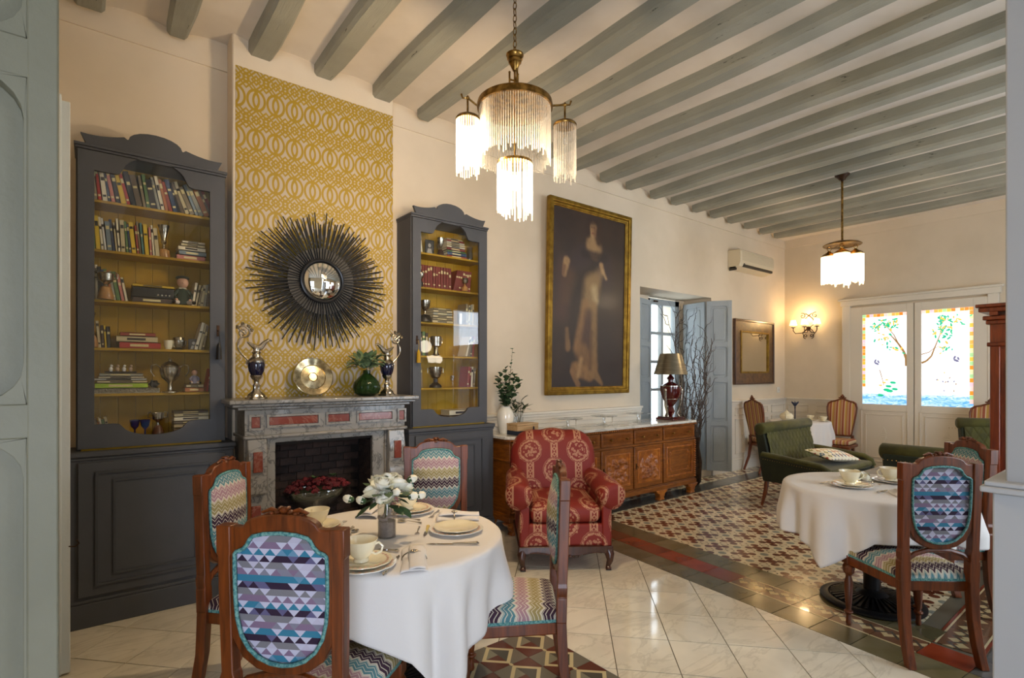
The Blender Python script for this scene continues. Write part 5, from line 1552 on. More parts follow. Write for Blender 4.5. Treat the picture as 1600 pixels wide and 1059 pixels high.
# ------------------------------------------------------------------ lamps
def rod_ring(m, c, r, z0, z1s, n, rr, rnd, sq=1.0):
    for k in range(n):
        a = 2 * pi * k / n
        z1 = z1s - rnd.uniform(0, .035) - (.03 if rnd.random() < .12 else 0)
        x, y = c[0] + r * cos(a), c[1] + r * sin(a)
        m.cyl((x, y, z0), (x, y, z1), rr, n=6)
def cap_dome(r, h, z):
    return [(r, z), (r, z + .012), (r * .92, z + .02), (r * .6, z + h * .8), (.012, z + h), (.01, z + h + .02), (0, z + h + .02)]
def chandelier():
    t = thing('chandelier', 'large brass chandelier hung with glass rods over the near table', 'chandelier', (1.875, 2.335, 0))
    # chain links to the ceiling
    ln = MB().tube([(.0105 * cos(2 * pi * k / 12), 0, .022 * sin(2 * pi * k / 12)) for k in range(12)], .0026, 6, closed=True).mesh('chain_link', BRASS, 60)
    zt = 3.245; k = 0
    while zt + k * .036 < 3.70:
        meshobj('chain_link', ln, t, (0, 0, zt + k * .036), (0, 0, (k % 2) * pi / 2 + .3)); k += 1
    MB().lathe([(.012, 3.13), (.016, 3.14), (.03, 3.17), (.036, 3.175), (.038, 3.19), (.044, 3.195), (.046, 3.21), (.05, 3.215), (.05, 3.222), (.02, 3.235), (.006, 3.24)], n=24).build('canopy_cup', BRASS, t)
    m = MB()
    m.cyl((0, 0, 2.99), (0, 0, 3.14), .006)
    for a in (0.3, 2.39, 4.49):
        m.cyl((.03 * cos(a), .03 * sin(a), 2.955), (.03 * cos(a), .03 * sin(a), 3.12), .0055); m.sphere((.03 * cos(a), .03 * sin(a), 3.125), .007, 8, 6)
        m.cyl((0, 0, 3.075), (.03 * cos(a), .03 * sin(a), 3.085), .005)
        m.tube([(.03 * cos(a), .03 * sin(a), 2.955), (.1 * cos(a), .1 * sin(a), 2.93), (.19 * cos(a), .19 * sin(a), 2.925)], .005, 6)
    m.build('stem_cluster', BRASS, t)
    MB().lathe([(.200, 2.915), (.212, 2.915), (.214, 2.93), (.210, 2.95), (.204, 2.955), (.200, 2.95)], n=64).build('ring_band', BRASS, t)
    rr = random.Random(2)
    m = MB(); rod_ring(m, (0, 0), .200, 2.93, 2.64, 96, .0038, rr); stuff(m.build('rod_curtain', ROD, t, smooth=60))
    m = MB(); rod_ring(m, (0, 0), .115, 2.70, 2.52, 0, .0038, rr)
    MB().lathe([(.095, 2.60), (.10, 2.60), (.10, 2.615), (.095, 2.615)], n=32).cyl((0, 0, 2.61), (0, 0, 2.99), .005).build('inner_ring', BRASS, t)
    m = MB(); rod_ring(m, (0, 0), .098, 2.60, 2.35, 36, .0036, rr); rod_ring(m, (0, 0), .065, 2.60, 2.33, 14, .0036, rr)
    stuff(m.build('lower_rod_curtain', ROD_LIT, t, smooth=60))
    MB().sphere((0, 0, 2.50), (.028, .028, .042), 14, 10).build('bulb', BULB, t)
    # two side lamps on arms, across the view
    for s, lit_, da in ((-1, True, 0), (1, False, 0)):
        ax, ay = rx_, ry_
        a0 = Vector((ax * s * .212, ay * s * .212, 2.935)); hx = .285 if s > 0 else .262
        fw = .045 if s < 0 else -.03
        e = Vector((ax * s * hx - fx * fw, ay * s * hx - fy * fw, 2.955))
        tip = e + Vector((ax * s * .035, ay * s * .035, .022))
        arm = MB().tube([tuple(a0 * .4 + Vector((0, 0, 2.935 * .6))), tuple(a0), tuple(e), tuple(e + Vector((ax * s * .028, ay * s * .028, .0))), tuple(tip)], [.005, .006, .006, .005, .006], 8)
        arm.cyl(tuple(e + Vector((0, 0, .012))), tuple(e - Vector((0, 0, .105))), .0055); arm.sphere(tuple(e), .011, 10, 8)
        ao = arm.build('arm', BRASS, t)
        zc = e.z - .125
        MB().lathe([(.066, zc), (.068, zc + .008), (.062, zc + .018), (.04, zc + .03), (.010, zc + .036), (0, zc + .036)], (e.x, e.y, 0), 28).build('shade_cap', BRASS, ao)
        m = MB(); rod_ring(m, (e.x, e.y), .062, zc + .004, zc - .27, 30, .0034, rr); stuff(m.build('side_rod_curtain', ROD_LIT if lit_ else ROD, ao, smooth=60))
        MB().sphere((e.x, e.y, zc - .08), (.02, .02, .035), 12, 8).build('side_bulb', BULB if lit_ else CLEAR, ao)
        if lit_: light('chandelier_side_bulb', 'POINT', (1.875 + e.x, 2.335 + e.y, zc - .14), 26, WARM, .03)
    light('chandelier_bulb', 'POINT', (1.875, 2.335, 2.42), 52, WARM, .03)
chandelier()
def pendant():
    t = thing('pendant_lamp', 'brass pendant lamp with glass-rod shades hanging farther down the room', 'pendant lamp', (6.53, 2.335, 0))
    MB().lathe([(.02, 3.72), (.02, 3.64), (.075, 3.635), (.07, 3.62), (.045, 3.60), (.03, 3.575), (.014, 3.57), (.012, 3.56), (0, 3.56)], n=24).build('ceiling_rose', IRON, t)
    MB().cyl((0, 0, 2.86), (0, 0, 3.58), .011, n=12).build('rod', BRASS, t)
    MB().lathe([(.03, 2.875), (.12, 2.862), (.185, 2.85), (.19, 2.855), (.17, 2.87), (.10, 2.89), (.03, 2.90)], n=40).build('plate', BRASS, t)
    rr = random.Random(6)
    for k in range(4):
        a = TH + pi / 4 + k * pi / 2 + .2; x, y = .125 * cos(a), .125 * sin(a)
        tr = MB().tube([(x + .022 * cos(2 * pi * q / 12) * rx_, y + .022 * cos(2 * pi * q / 12) * ry_, 2.825 + .022 * sin(2 * pi * q / 12)) for q in range(12)], .004, 6, closed=True)
        s = tr.build('hanging_ring', BRASS, t)
        MB().lathe([(.078, 2.735), (.08, 2.745), (.06, 2.765), (.025, 2.785), (.012, 2.80), (0, 2.80)], (x, y, 0), 24).build('shade_cap', BRASS, s)
        m = MB(); rod_ring(m, (x, y), .074, 2.738, 2.46, 34, .0055, rr); stuff(m.build('rod_curtain', ROD_LIT, s, smooth=60))
        MB().sphere((x, y, 2.63), (.022, .022, .035), 10, 8).build('bulb', BULB, s)
    light('pendant_bulb', 'POINT', (6.53, 2.335, 2.52), 62, WARM, .06)
pendant()
def spiral(c, r, a0, turns, s=1, n=26, end=.12, ax='yz'):
    out = []
    for k in range(n + 1):
        q = k / n; a = a0 + s * q * turns * 2 * pi; rr = r * (1 - q * (1 - end))
        out.append((0, c[0] + rr * cos(a), c[1] + rr * sin(a)))
    return out
def sconce(loc, label, lit_=True):
    t = thing('wall_sconce', label, 'wall lamp', loc)
    m = MB()
    for s in (-1, 1):
        m.tube([(-.015, y, z) for _, y, z in [(0, s * .02, 0.02), (0, s * .10, .085), (0, s * .055, .16), (0, 0.0, .21), (0, -s * .05, .245)]], .006, 6)
        m.tube([(-.015, y, z) for _, y, z in spiral((s * .095, .21), .05, pi / 2 + (0.4 if s < 0 else -.4), 1.2, s)], .0055, 6)
        m.tube([(-.02, y, z) for _, y, z in spiral((s * .045, -.12), .04, -pi / 2, 1.2, s)], .006, 6)
        m.tube([(-.02, s * .055, -.13), (-.02, s * .09, -.08), (-.02, s * .05, -.02), (-.02, s * .02, 0)], .006, 6)
    m.build('scroll_back', IRON, t)
    m = MB().sphere((-.03, 0, 0), (.02, .035, .035), 10, 8, jit=.25, rnd=random.Random(1)); m.build('boss', IRON, t)
    for (dx, dy) in ((-.13, .19), (-.17, .0), (-.13, -.17)):
        m = MB().tube([(-.03, 0, 0), (-.05 - abs(dx) * .2, dy * .4, -.07), (dx * .9, dy * .85, -.075), (dx, dy, -.03), (dx, dy, .02)], .0065, 8)
        m.lathe([(.008, .012), (.035, .02), (.033, .026), (.008, .026)], (dx, dy, 0), 16)
        a = m.build('arm', IRON, t)
        MB().cyl((dx, dy, .026), (dx, dy, .07), .014).build('candle_tube', IVORY, a)
        MB().lathe([(.060, .055), (.058, .062), (.036, .14), (.034, .14), (.055, .06)], (dx, dy, 0), 20).build('shade', SHADEL if lit_ else LINEN, a)
        MB().sphere((dx, dy, .09), (.012, .012, .022), 8, 6).build('bulb', BULB if lit_ else WHITEP, a)
    if lit_:
        light('sconce_bulb', 'POINT', (loc[0] - .20, loc[1], loc[2] + .17), 5.5, (1.0, .66, .32), .05)
        light('sconce_bulb', 'POINT', (loc[0] - .10, loc[1], loc[2] + .20), 3, (1.0, .66, .32), .04)
sconce((9.085, 3.73, 2.16), 'wrought iron wall sconce with three small lit shades by the far corner')
# chandelier of the neighbouring part of the room, seen as a reflection in the bookcase glass
t = thing('globe_chandelier', 'dark chandelier with white glass globes behind the partition, seen reflected in the right bookcase', 'chandelier', (4.66, -.62, 0))
GLOBE = P('lit_globe', 'fff4e0', .4, emit='fff0d8', est=9)
MB().cyl((0, 0, 1.75), (0, 0, 3.70), .01).lathe([(.02, 1.60), (.05, 1.66), (.02, 1.76)], n=16).build('stem', BLACKI, t)
MB().sphere((0, 0, 1.92), .11, 18, 12).build('globe', GLOBE, t)
for k in range(5):
    a = k * 2 * pi / 5 + .3
    MB().tube([(0, 0, 1.66), (.12 * cos(a), .12 * sin(a), 1.60), (.24 * cos(a), .24 * sin(a), 1.62)], .007, 6).build('arm', BLACKI, t)
    MB().sphere((.24 * cos(a), .24 * sin(a), 1.69), .07, 16, 10).build('globe', GLOBE, t)
# ------------------------------------------------------------------ sideboard
t = thing('sideboard', 'long carved oak sideboard with marble top under the portrait', 'sideboard', (2.89, 3.66, 0))
W_ = 2.84; D_ = .44; bays = [0, .64, 1.16, 1.68, 2.20, 2.84]
MB().box(0.0, W_, .012, D_, .155, .835).build('carcass', SIDEW, t, bevel=.004)
MB().box(-.02, W_ + .02, -.015, D_, .115, .165).box(-.012, W_ + .012, -.006, D_, .165, .18).build('base_moulding', SIDEW, t, bevel=.006)
MB().box(-.012, W_ + .012, -.006, D_, .645, .665).build('waist_moulding', SIDEW, t, bevel=.005)
MB().box(-.02, W_ + .02, -.02, D_, .825, .845).build('top_moulding', SIDEW, t, bevel=.005)
gd = MB()
for k in range(90): gd.obox((k * W_ / 90 + .015, -.024, .835), (.018, .012, .016), Matrix.Rotation(.5, 3, 'Y'))
stuff(gd.build('carved_gadroon_edge', CARVEW, t, bevel=.003))
MB().prism([(-.035, .03), (.02, -.04), (W_ - .02, -.04), (W_ + .035, .03), (W_ + .035, D_ + .005), (-.035, D_ + .005)], .846, .875, 'z').build('marble_top', MARBT, t, bevel=.005)
rc = random.Random(9)
def carved(x0, x1, z0, z1, seed, parent, y=-.006):
    r = random.Random(seed); B_ = []
    for k in range(60):
        B_.append((r.uniform(.1, .9), r.uniform(.05, .8), r.uniform(.02, .05), r.uniform(.025, .09), r.uniform(.3, 1)))
    nu, nv = 56, 76
    def f(u, v):
        h = 0
        for (a, b_, sx, sz, k) in B_:
            e = ((u - a) / sx) ** 2 + ((v - b_) / sz) ** 2
            if e < 6: h = max(h, k * exp(-e))
        h += .16 * sin(u * 90 + sin(v * 40) * 2) * sin(v * 110) * (h > .15)
        h *= min(1, 8 * min(u, 1 - u, v, 1 - v))
        return (x0 + (x1 - x0) * u, y - .042 * h, z0 + (z1 - z0) * v)
    return MB().grid(f, nu, nv).build('carved_panel', CARVEW, parent, smooth=180)
for i in range(5):
    a, b = bays[i] + .012, bays[i + 1] - .012
    dr = MB().box(a, b, -.008, .014, .672, .818).build('drawer', SIDEW, t, bevel=.004)
    gr = MB()
    n = int((b - a - .06) / .012)
    for k in range(n): gr.box(a + .03 + k * .012, a + .037 + k * .012, -.012, -.007, .70, .79)
    stuff(gr.build('reeding', SIDEW, dr, smooth=0))
    for xk in ((a + (b - a) * .25), (a + (b - a) * .75)):
        MB().cyl((xk, -.012, .745), (xk, -.03, .745), .005).sphere((xk, -.036, .745), .012, 10, 8).build('knob', BRASS, dr)
    door = MB().ring([(a, .19), (b, .19), (b, .638), (a, .638)], [(a + .055, .245), (b - .055, .245), (b - .055, .585), (a + .055, .585)], -.010, .014).build('cupboard_door', SIDEW, t, bevel=.004)
    MB().ring([(a + .05, .24), (b - .05, .24), (b - .05, .59), (a + .05, .59)], [(a + .07, .26), (b - .07, .26), (b - .07, .57), (a + .07, .57)], -.016, .0).build('door_bead', CARVEW, door, bevel=.004)
    if 0 < i < 4:
        carved(a + .07, b - .07, .26, .57, i + 20, door)
        kx = b - .03 if i == 1 else a + .028
        MB().box(kx - .007, kx + .007, -.015, -.01, .40, .46).cyl((kx, -.012, .43), (kx, -.035, .43), .004).sphere((kx, -.036, .42), (.004, .003, .014), 8, 6).build('key', IRON, door)
    else:
        MB().box(a + .068, b - .068, -.002, .008, .258, .572).build('flat_panel', SIDEW, door)
        m = MB(); x0, x1, z0, z1 = a + .12, b - .12, .30, .53
        for q0, q1, r0, r1 in ((x0 + .03, x1 - .03, z1, z1 + .008), (x0 + .03, x1 - .03, z0, z0 + .008), (x0, x0 + .008, z0 + .03, z1 - .03), (x1, x1 + .008, z0 + .03, z1 - .03)): m.box(q0, q1, -.008, 0, r0, r1)
        for cx_, cz_ in ((x0, z0), (x0, z1), (x1, z0), (x1, z1)):
            m.sphere((cx_ + (.02 if cx_ == x0 else -.02), -.002, cz_ + (.02 if cz_ == z0 else -.02)), (.018, .008, .018), 10, 6, jit=.3, rnd=rc)
        m.build('panel_ornament', CARVEW, door, bevel=.002)
for x in (.02, W_ - .02):
    m = MB()
    for k in range(17): m.sphere((x, -.012, .205 + k * .0265), (.018, .014, .013), 8, 6)
    m.build('carved_pilaster', CARVEW, t)
for x in (.055, .66, 2.18, W_ - .055):
    for y in (.02, D_ - .08):
        m = MB().prism([(x - .11, .115), (x - .085, .085), (x - .05, .07), (x - .045, .045), (x - .03, .03), (x - .05, .0), (x + .05, .0), (x + .03, .03), (x + .045, .045), (x + .05, .07), (x + .085, .085), (x + .11, .115)], y - .035, y + .04)
        m.build('foot', CARVEW, t, bevel=.008)
MT = .8755
# things on the sideboard
t = thing('blue_white_vase', 'white porcelain vase with blue painting holding eucalyptus, next to the bookcase', 'vase', (3.02, 3.90, MT))
def vase_mat():
    m, tt, b = new_mat('blue_white_porcelain')
    vec, (x, y, z) = coords(tt)
    n = noise(tt, vec, 38, 4); k = (noise(tt, vec, 7, 1) > .5) if False else noise(tt, vec, 7, 1).gt(.52)
    band = z.gt(.06) * z.lt(.20)
    col = mixc(tt, n.gt(.54) * k * band, 'e8e4d6', '3a4470')
    tt.links.new(col, b.inputs['Base Color']); b.inputs['Roughness'].default_value = .12; b.inputs['Coat Weight'].default_value = .5
    return m
MB().lathe([(.05, 0), (.055, .01), (.062, .04), (.078, .12), (.08, .17), (.066, .215), (.045, .235), (.048, .25), (.042, .25), (.04, .235), (.06, .21), (.07, .15)], n=36).build('body', vase_mat(), t)
el = MB().grid(lambda u, v: ((u - .5) * .04 * sin(pi * max(.02, min(.98, v))) ** .6, v * .036, .004 * sin(v * 3)), 3, 5).mesh('leaf', LEAF, 60)
re_ = random.Random(12); st = MB()
for k, (dx, dy, h, cv_) in enumerate(((.05, -.05, .58, 0), (-.09, -.02, .36, 1), (.10, -.03, .34, 1), (-.02, -.10, .34, 1), (.02, .02, .40, 1), (-.07, .03, .28, 1), (.12, -.08, .30, 1), (-.12, -.07, .26, 1), (.06, .05, .30, 1), (-.04, -.12, .24, 1))):
    pts = []
    for q in range(9):
        u = q / 8; pts.append((dx * u ** 1.1 * (.8 + .3 * sin(u * 3)), dy * u, .20 + h * u))
    st.tube(pts, [.0032 - .002 * q / 8 for q in range(9)], 5)
    nl = 14 if k == 0 else 17
    for q in range(nl):
        u = .22 + .78 * q / (nl - 1); i = min(7, int(u * 8)); f_ = u * 8 - i
        p = Vector(pts[i]).lerp(Vector(pts[i + 1]), f_)
        a = q * 2.4 + k
        s = re_.uniform(.8, 1.5) * (1.1 - .45 * (u if k == 0 else 0))
        meshobj('leaf', el, t, tuple(p), (re_.uniform(-.1, .9), re_.uniform(-.3, .3), a)).scale = (s, s, s)
st.build('stem', STEM, t)
t = thing('leafy_glass_vase', 'small ribbed glass vase with dark leaves behind the wooden box', 'vase', (3.20, 3.93, MT))
MB().lathe([(.038, 0), (.04, .01), (.052, .14), (.047, .14), (.036, .015), (0, .015)], n=24, wob=lambda a, z: .03 * cos(12 * a)).build('glass', CLEAR, t)
ll = MB().grid(lambda u, v: ((u - .5) * .024 * sin(pi * max(.02, min(.98, v))), v * .085, -.02 * v * v), 2, 5).mesh('leaf', P('dark_long_leaf', '3c4a28', .5, col2='28361c', sc=20, rnd=.3), 60)
st = MB()
for k in range(7):
    a = k * .9 + .2; h = .14 + .05 * (k % 3)
    p = [(0, 0, .02), (.02 * cos(a), .02 * sin(a), .13), (.085 * cos(a), .05 * sin(a), .13 + h * .75)]
    st.tube(p, .0022, 5)
    for q in range(8):
        meshobj('leaf', ll, t, (p[2][0] * (.5 + .07 * q), p[2][1] * (.5 + .07 * q), .13 + h * .75 * (.45 + .08 * q)), (re_.uniform(.0, 1.0), 0, q * .85 + a)).scale = (re_.uniform(.7, 1.1),) * 3
st.build('stem', STEM, t)
t = thing('wooden_box', 'pale wooden box with a dark blue base band and tassel on the sideboard', 'box', (3.10, 3.745, MT), .0)
MB().box(-.125, .125, -.075, .075, 0, .038).build('base_band', P('navy_felt', '1c2638', .8), t, bevel=.002)
MB().box(-.125, .125, -.075, .075, .038, .085).box(-.127, .127, -.077, .077, .087, .102).build('box_body', P('pale_beech', 'c0a074', .5, col2='b08e60', sc=6, stretch=(1, 8, 8)), t, bevel=.003)
MB().lathe([(.004, .075), (.007, .068), (.006, .06), (.011, .02), (.012, .002), (0, .002)], (.055, -.09, 0), 10).build('tassel', P('navy_felt', '1c2638', .8), t)
for k, (x, y, s) in enumerate(((3.79, 3.86, 1.0), (4.33, 3.86, .95), (4.94, 3.88, .95))):
    t = thing('glass_cake_stand', 'clear glass cake stand on the sideboard, %s' % ('nearest the red armchair back', 'middle one of the three', 'nearest the lamp')[k], 'cake stand', (x, y, MT), 0, 'glass cake stands on the sideboard')
    MB().lathe([(.07, 0), (.065, .006), (.02, .02), (.014, .05), (.02, .085), (.035, .092), (.145 * s, .096), (.152 * s, .104), (.148 * s, .105), (.12, .101), (0, .101)], n=36).build('stand', glassy('cake_stand_glass', amt=.16) if k == 0 else MATS['cake_stand_glass'], t)
# lamp
t = thing('table_lamp', 'table lamp with brass-coloured shade and dark red urn body on the sideboard', 'lamp', (5.50, 3.84, MT))
OX = P('oxblood_lacquer', '4a1210', .15, coat=.6)
MB().box(-.125, .125, -.125, .125, 0, .026).box(-.11, .11, -.11, .11, .026, .04).build('plinth', OX, t, bevel=.005)
MB().lathe([(.02, .04), (.05, .10), (.03, .16), (.06, .20), (.105, .27), (.125, .35), (.125, .40), (.115, .405), (.06, .44), (.03, .455), (.03, .48), (.045, .50), (.02, .53), (.01, .56)], n=32).build('urn', OX, t)
MB().lathe([(.09, .245), (.094, .25), (.092, .262), (.085, .255)], n=32).lathe([(.118, .40), (.128, .402), (.128, .41), (.118, .412)], n=32).build('urn_band', SILVER, t)
for k in range(3):
    a = k * 2 * pi / 3 - TH
    m = MB().tube([(.10 * cos(a), .10 * sin(a), .04), (.075 * cos(a), .075 * sin(a), .08), (.105 * cos(a), .105 * sin(a), .16), (.125 * cos(a), .125 * sin(a), .24), (.128 * cos(a), .128 * sin(a), .33), (.135 * cos(a), .135 * sin(a), .38)], [.012, .01, .014, .011, .012, .009], 8)
    m.sphere((.13 * cos(a), .13 * sin(a), .36), .018, 8, 6)
    m.build('leg', SILVER, t)
MB().cyl((0, 0, .5), (0, 0, .60), .007).build('stem', BRASS, t)
MB().lathe([(.200, .545), (.125, .795), (.122, .795), (.197, .545)], n=48).build('lamp_shade', P('brushed_brass_shade', '8a8270', .34, .85, col2='7a7260', sc=5, stretch=(1, 1, 12)), t, smooth=60)
# twigs
t = thing('twig_vase', 'tall dark vase of bare curly twigs between the sideboard and the grey shutter', 'vase', (6.08, 3.93, 0))
MB().lathe([(.09, 0), (.12, .05), (.13, .3), (.10, .5), (.11, .62), (.10, .62), (.09, .5)], n=28).build('vase_body', IRON, t)
tw = MB(); rt = random.Random(21)
for k in range(20):
    a = rt.uniform(0, 2 * pi); sp = rt.uniform(.15, .48); h = rt.uniform(.9, 1.85)
    p = Vector((.05 * cos(a), .05 * sin(a), .4)); pts = [tuple(p)]; n = 16
    ph = rt.uniform(0, 6)
    for q in range(n):
        u = q / n
        p = p + Vector((cos(a) * sp / n + .030 * sin(q * .9 + ph), sin(a) * sp * .45 / n + .010 * cos(q * 1.1 + ph), h / n)); pts.append(tuple(p))
        if q > 2 and rt.random() < .6:
            b = Vector(p); bp = [tuple(b)]; aa = rt.uniform(0, 6)
            for z in range(7):
                b = b + Vector((.030 * cos(aa) + .020 * sin(z * 1.5 + ph), .012 * sin(aa), .022 + .018 * sin(z + ph))); bp.append(tuple(b))
            tw.tube(bp, [.0046 - .0004 * z for z in range(8)], 4)
    tw.tube(pts, [.0095 * (1 - .72 * q / n) for q in range(n + 1)], 5)
def twf(x, y, z): return (x, min(y, .16) if z < 9 else y, z)
stuff(tw.xf(twf).build('twig_tangle', TWIG, t))

# ------------------------------------------------------------------ dining chairs
def lean(x, y, z): return (x, y - max(0, z - .43) * .03, z)
PANEL_H = [(0, .972), (.05, .968), (.082, .960), (.092, .950), (.100, .935), (.112, .922), (.132, .914), (.138, .908), (.139, .87), (.139, .82), (.138, .77), (.134, .72), (.122, .67), (.100, .632), (.07, .606), (.035, .592), (0, .588)]
OUT_H = [(0, 1.022), (.055, 1.018), (.095, 1.008), (.112, .998), (.120, .986), (.132, .982), (.160, .984), (.183, .984), (.183, .93), (.182, .86), (.180, .80), (.178, .735), (.165, .665), (.130, .605), (.085, .575), (.04, .562), (0, .558)]
PANEL_H = [(x * 1.085, z) for x, z in PANEL_H]
def mirror_loop(h): return h + [(-x, z) for x, z in h[1:-1]][::-1]
def chair(loc, rz, label, group):
    t = thing('dining_chair', label, 'chair', loc, rz, group)
    inn = mirror_loop(PANEL_H); out = mirror_loop(OUT_H)
    yb0, yb1 = -.215, -.183
    MB().ring(out, inn, yb0, yb1).xf(lean).build('back_frame', CHAIRW, t, bevel=.005, smooth=30)
    def dome(y0, bul, mat, name, sgn):
        cx_, cz_ = 0, .78; m = MB(); lv = [1, .97, .9, .75, .5, .25]
        for s in lv:
            for x, z in inn: m.v.append((cx_ + (x - cx_) * s, y0 + sgn * bul * (1 - s ** 2.5), cz_ + (z - cz_) * s))
        n = len(inn)
        for i in range(len(lv) - 1):
            for j in range(n): m.f.append([i * n + j, i * n + (j + 1) % n, (i + 1) * n + (j + 1) % n, (i + 1) * n + j]); m.m.append(0)
        m.v.append((cx_, y0 + sgn * bul, cz_)); k = len(m.v) - 1
        for j in range(n): m.f.append([(len(lv) - 1) * n + j, (len(lv) - 1) * n + (j + 1) % n, k]); m.m.append(0)
        m.xf(lean); return m.build(name, mat, t, smooth=80)
    dome(yb1 + .004, .036, CHEV_B, 'back_cushion', 1)
    dome(yb0 + .008, .003, TRI, 'back_panel', -1)
    for y, nm in ((yb0 - .001, 'back_piping'), (yb1 + .004, 'front_piping')):
        m = MB().tube([(x * .985, y, .78 + (z - .78) * .99) for x, z in inn], .0062, 6, closed=True)
        m.xf(lean).build(nm, PIPING, t, smooth=80)
    # crest carving
    m = MB(); rr = random.Random(3)
    for (x, z, r) in ((0, 1.034, .016), (-.022, 1.028, .012), (.022, 1.028, .012), (-.042, 1.024, .009), (.042, 1.024, .009), (0, 1.018, .018), (-.06, 1.021, .006), (.06, 1.021, .006), (-.013, 1.04, .008), (.013, 1.04, .008)):
        m.sphere((x * .9, yb1 - .008, z - .004), (r * .8, .013, r * .62), 10, 6, jit=.10, rnd=rr)
    for s in (-1, 1): m.tube([(s * .015, yb1 - .004, 1.02), (s * .045, yb1 - .002, 1.03), (s * .075, yb1 - .004, 1.02), (s * .062, yb1 - .003, 1.012)], [.006, .007, .005, .003], 6)
    m.xf(lean).build('crest_carving', DARKW if False else CHAIRW, t)
    # rear posts running into the legs
    for s in (-1, 1):
        m = MB()
        pr_ = [(.0, .181, -.258, .020), (.11, .179, -.226, .021), (.22, .177, -.208, .022), (.34, .176, -.202, .024), (.40, .176, -.20, .025), (.405, .176, -.20, .028), (.50, .176, -.2, .028), (.505, .176, -.2, .023), (.52, .177, -.2, .026), (.545, .178, -.2, .026), (.56, .178, -.2, .020), (.75, .180, -.2, .021), (.90, .181, -.2, .021), (.905, .182, -.2, .024), (.986, .182, -.2, .024)]
        k0 = 0
        for (z, x, y, r) in pr_:
            yy = y - max(0, z - .43) * .03
            for q in ((-1, -1), (1, -1), (1, 1), (-1, 1)): m.v.append((s * x + q[0] * r * .95, yy + q[1] * min(r, .021), z))
        for i in range(len(pr_) - 1):
            for j in range(4): m.f.append([i * 4 + j, i * 4 + (j + 1) % 4, i * 4 + 4 + (j + 1) % 4, i * 4 + 4 + j]); m.m.append(0)
        m.f.append([3, 2, 1, 0]); m.m.append(0); k = (len(pr_) - 1) * 4; m.f.append([k, k + 1, k + 2, k + 3]); m.m.append(0)
        m.build('leg', CHAIRW, t, bevel=.003, smooth=20)
        # turned front leg
        fx_, fy_ = s * .207, .195
        L_ = MB().lathe([(.012, 0), (.016, .012), (.013, .03), (.013, .06), (.024, .07), (.024, .078), (.013, .084), (.019, .14), (.024, .24), (.017, .265), (.015, .28), (.03, .30), (.033, .33), (.022, .348), (.026, .355)], (fx_, fy_, 0), 16)
        L_.box(fx_ - .027, fx_ + .027, fy_ - .027, fy_ + .027, .350, .40); L_.build('leg', CHAIRW, t, bevel=.002)
    # arched rail under the back
    m = MB().tube([(-.17, -.2, .500), (-.12, -.2, .535), (-.06, -.2, .552), (0, -.2, .556), (.06, -.2, .552), (.12, -.2, .535), (.17, -.2, .50)], .0125, 8)
    m.xf(lean).build('stretcher', CHAIRW, t)
    seat = [(-.178, -.19), (.178, -.19), (.225, .17)] + [(.225 - .03 * (1 - cos(a)), .17 + .05 * sin(a)) for a in (.5, 1.0, 1.57)] + [(0, .235)] + [(-.225 + .03 * (1 - cos(a)), .17 + .05 * sin(a)) for a in (1.57, 1.0, .5)] + [(-.225, .17)]
    inner_ = [(x * .80, y * .78) for x, y in seat]
    MB().ring(seat, inner_, .345, .398, 'z').build('seat_frame', CHAIRW, t, bevel=.006)
    m = MB(); lv = [(1.0, .399), (1.012, .412), (1.0, .425), (.94, .445), (.8, .462), (.5, .475), (.2, .478)]; n = len(seat)
    for s, z in lv:
        for x, y in seat: m.v.append((x * s, y * s, z))
    for i in range(len(lv) - 1):
        for j in range(n): m.f.append([i * n + j, i * n + (j + 1) % n, (i + 1) * n + (j + 1) % n, (i + 1) * n + j]); m.m.append(0)
    m.v.append((0, 0, .479)); k = len(m.v) - 1
    for j in range(n): m.f.append([(len(lv) - 1) * n + j, (len(lv) - 1) * n + (j + 1) % n, k]); m.m.append(0)
    m.build('seat', CHEV_S, t, smooth=80)
    m = MB().ring([(x * 1.018, y * 1.018) for x, y in seat], [(x * .99, y * .99) for x, y in seat], .396, .410, 'z')
    m.build('seat_piping', PIPING, t, bevel=.003)
    return t
def crz(deg): return radians(deg - 90)
GC = 'patterned dining chairs'
NT = 'dining chairs round the near table'; RT = 'dining chairs round the right table'
ch0 = chair((.585, 1.745, .002), crz(44.5), 'walnut dining chair nearest the camera, showing its blue triangle-patterned back', NT)
ch0.scale = (.94, 1, 1)
def place(x, y, deg, label, group): return copytree(ch0, (x, y, .002), crz(deg), label, group)
place(.645, 2.606, -41.6, 'walnut dining chair left of the near table, in front of the left bookcase', NT)
place(1.544, 2.61, -116, 'walnut dining chair behind the near table, between fireplace and red armchair', NT)
place(1.467, 1.845, 142, 'walnut dining chair seen sideways in front of the red armchair', NT)
place(3.40, .90, 50, 'walnut dining chair at the right table, grey and teal triangle back to the camera', RT)
place(4.03, .95, 135, 'walnut dining chair at the right table, half hidden, nearest the wardrobe', RT)

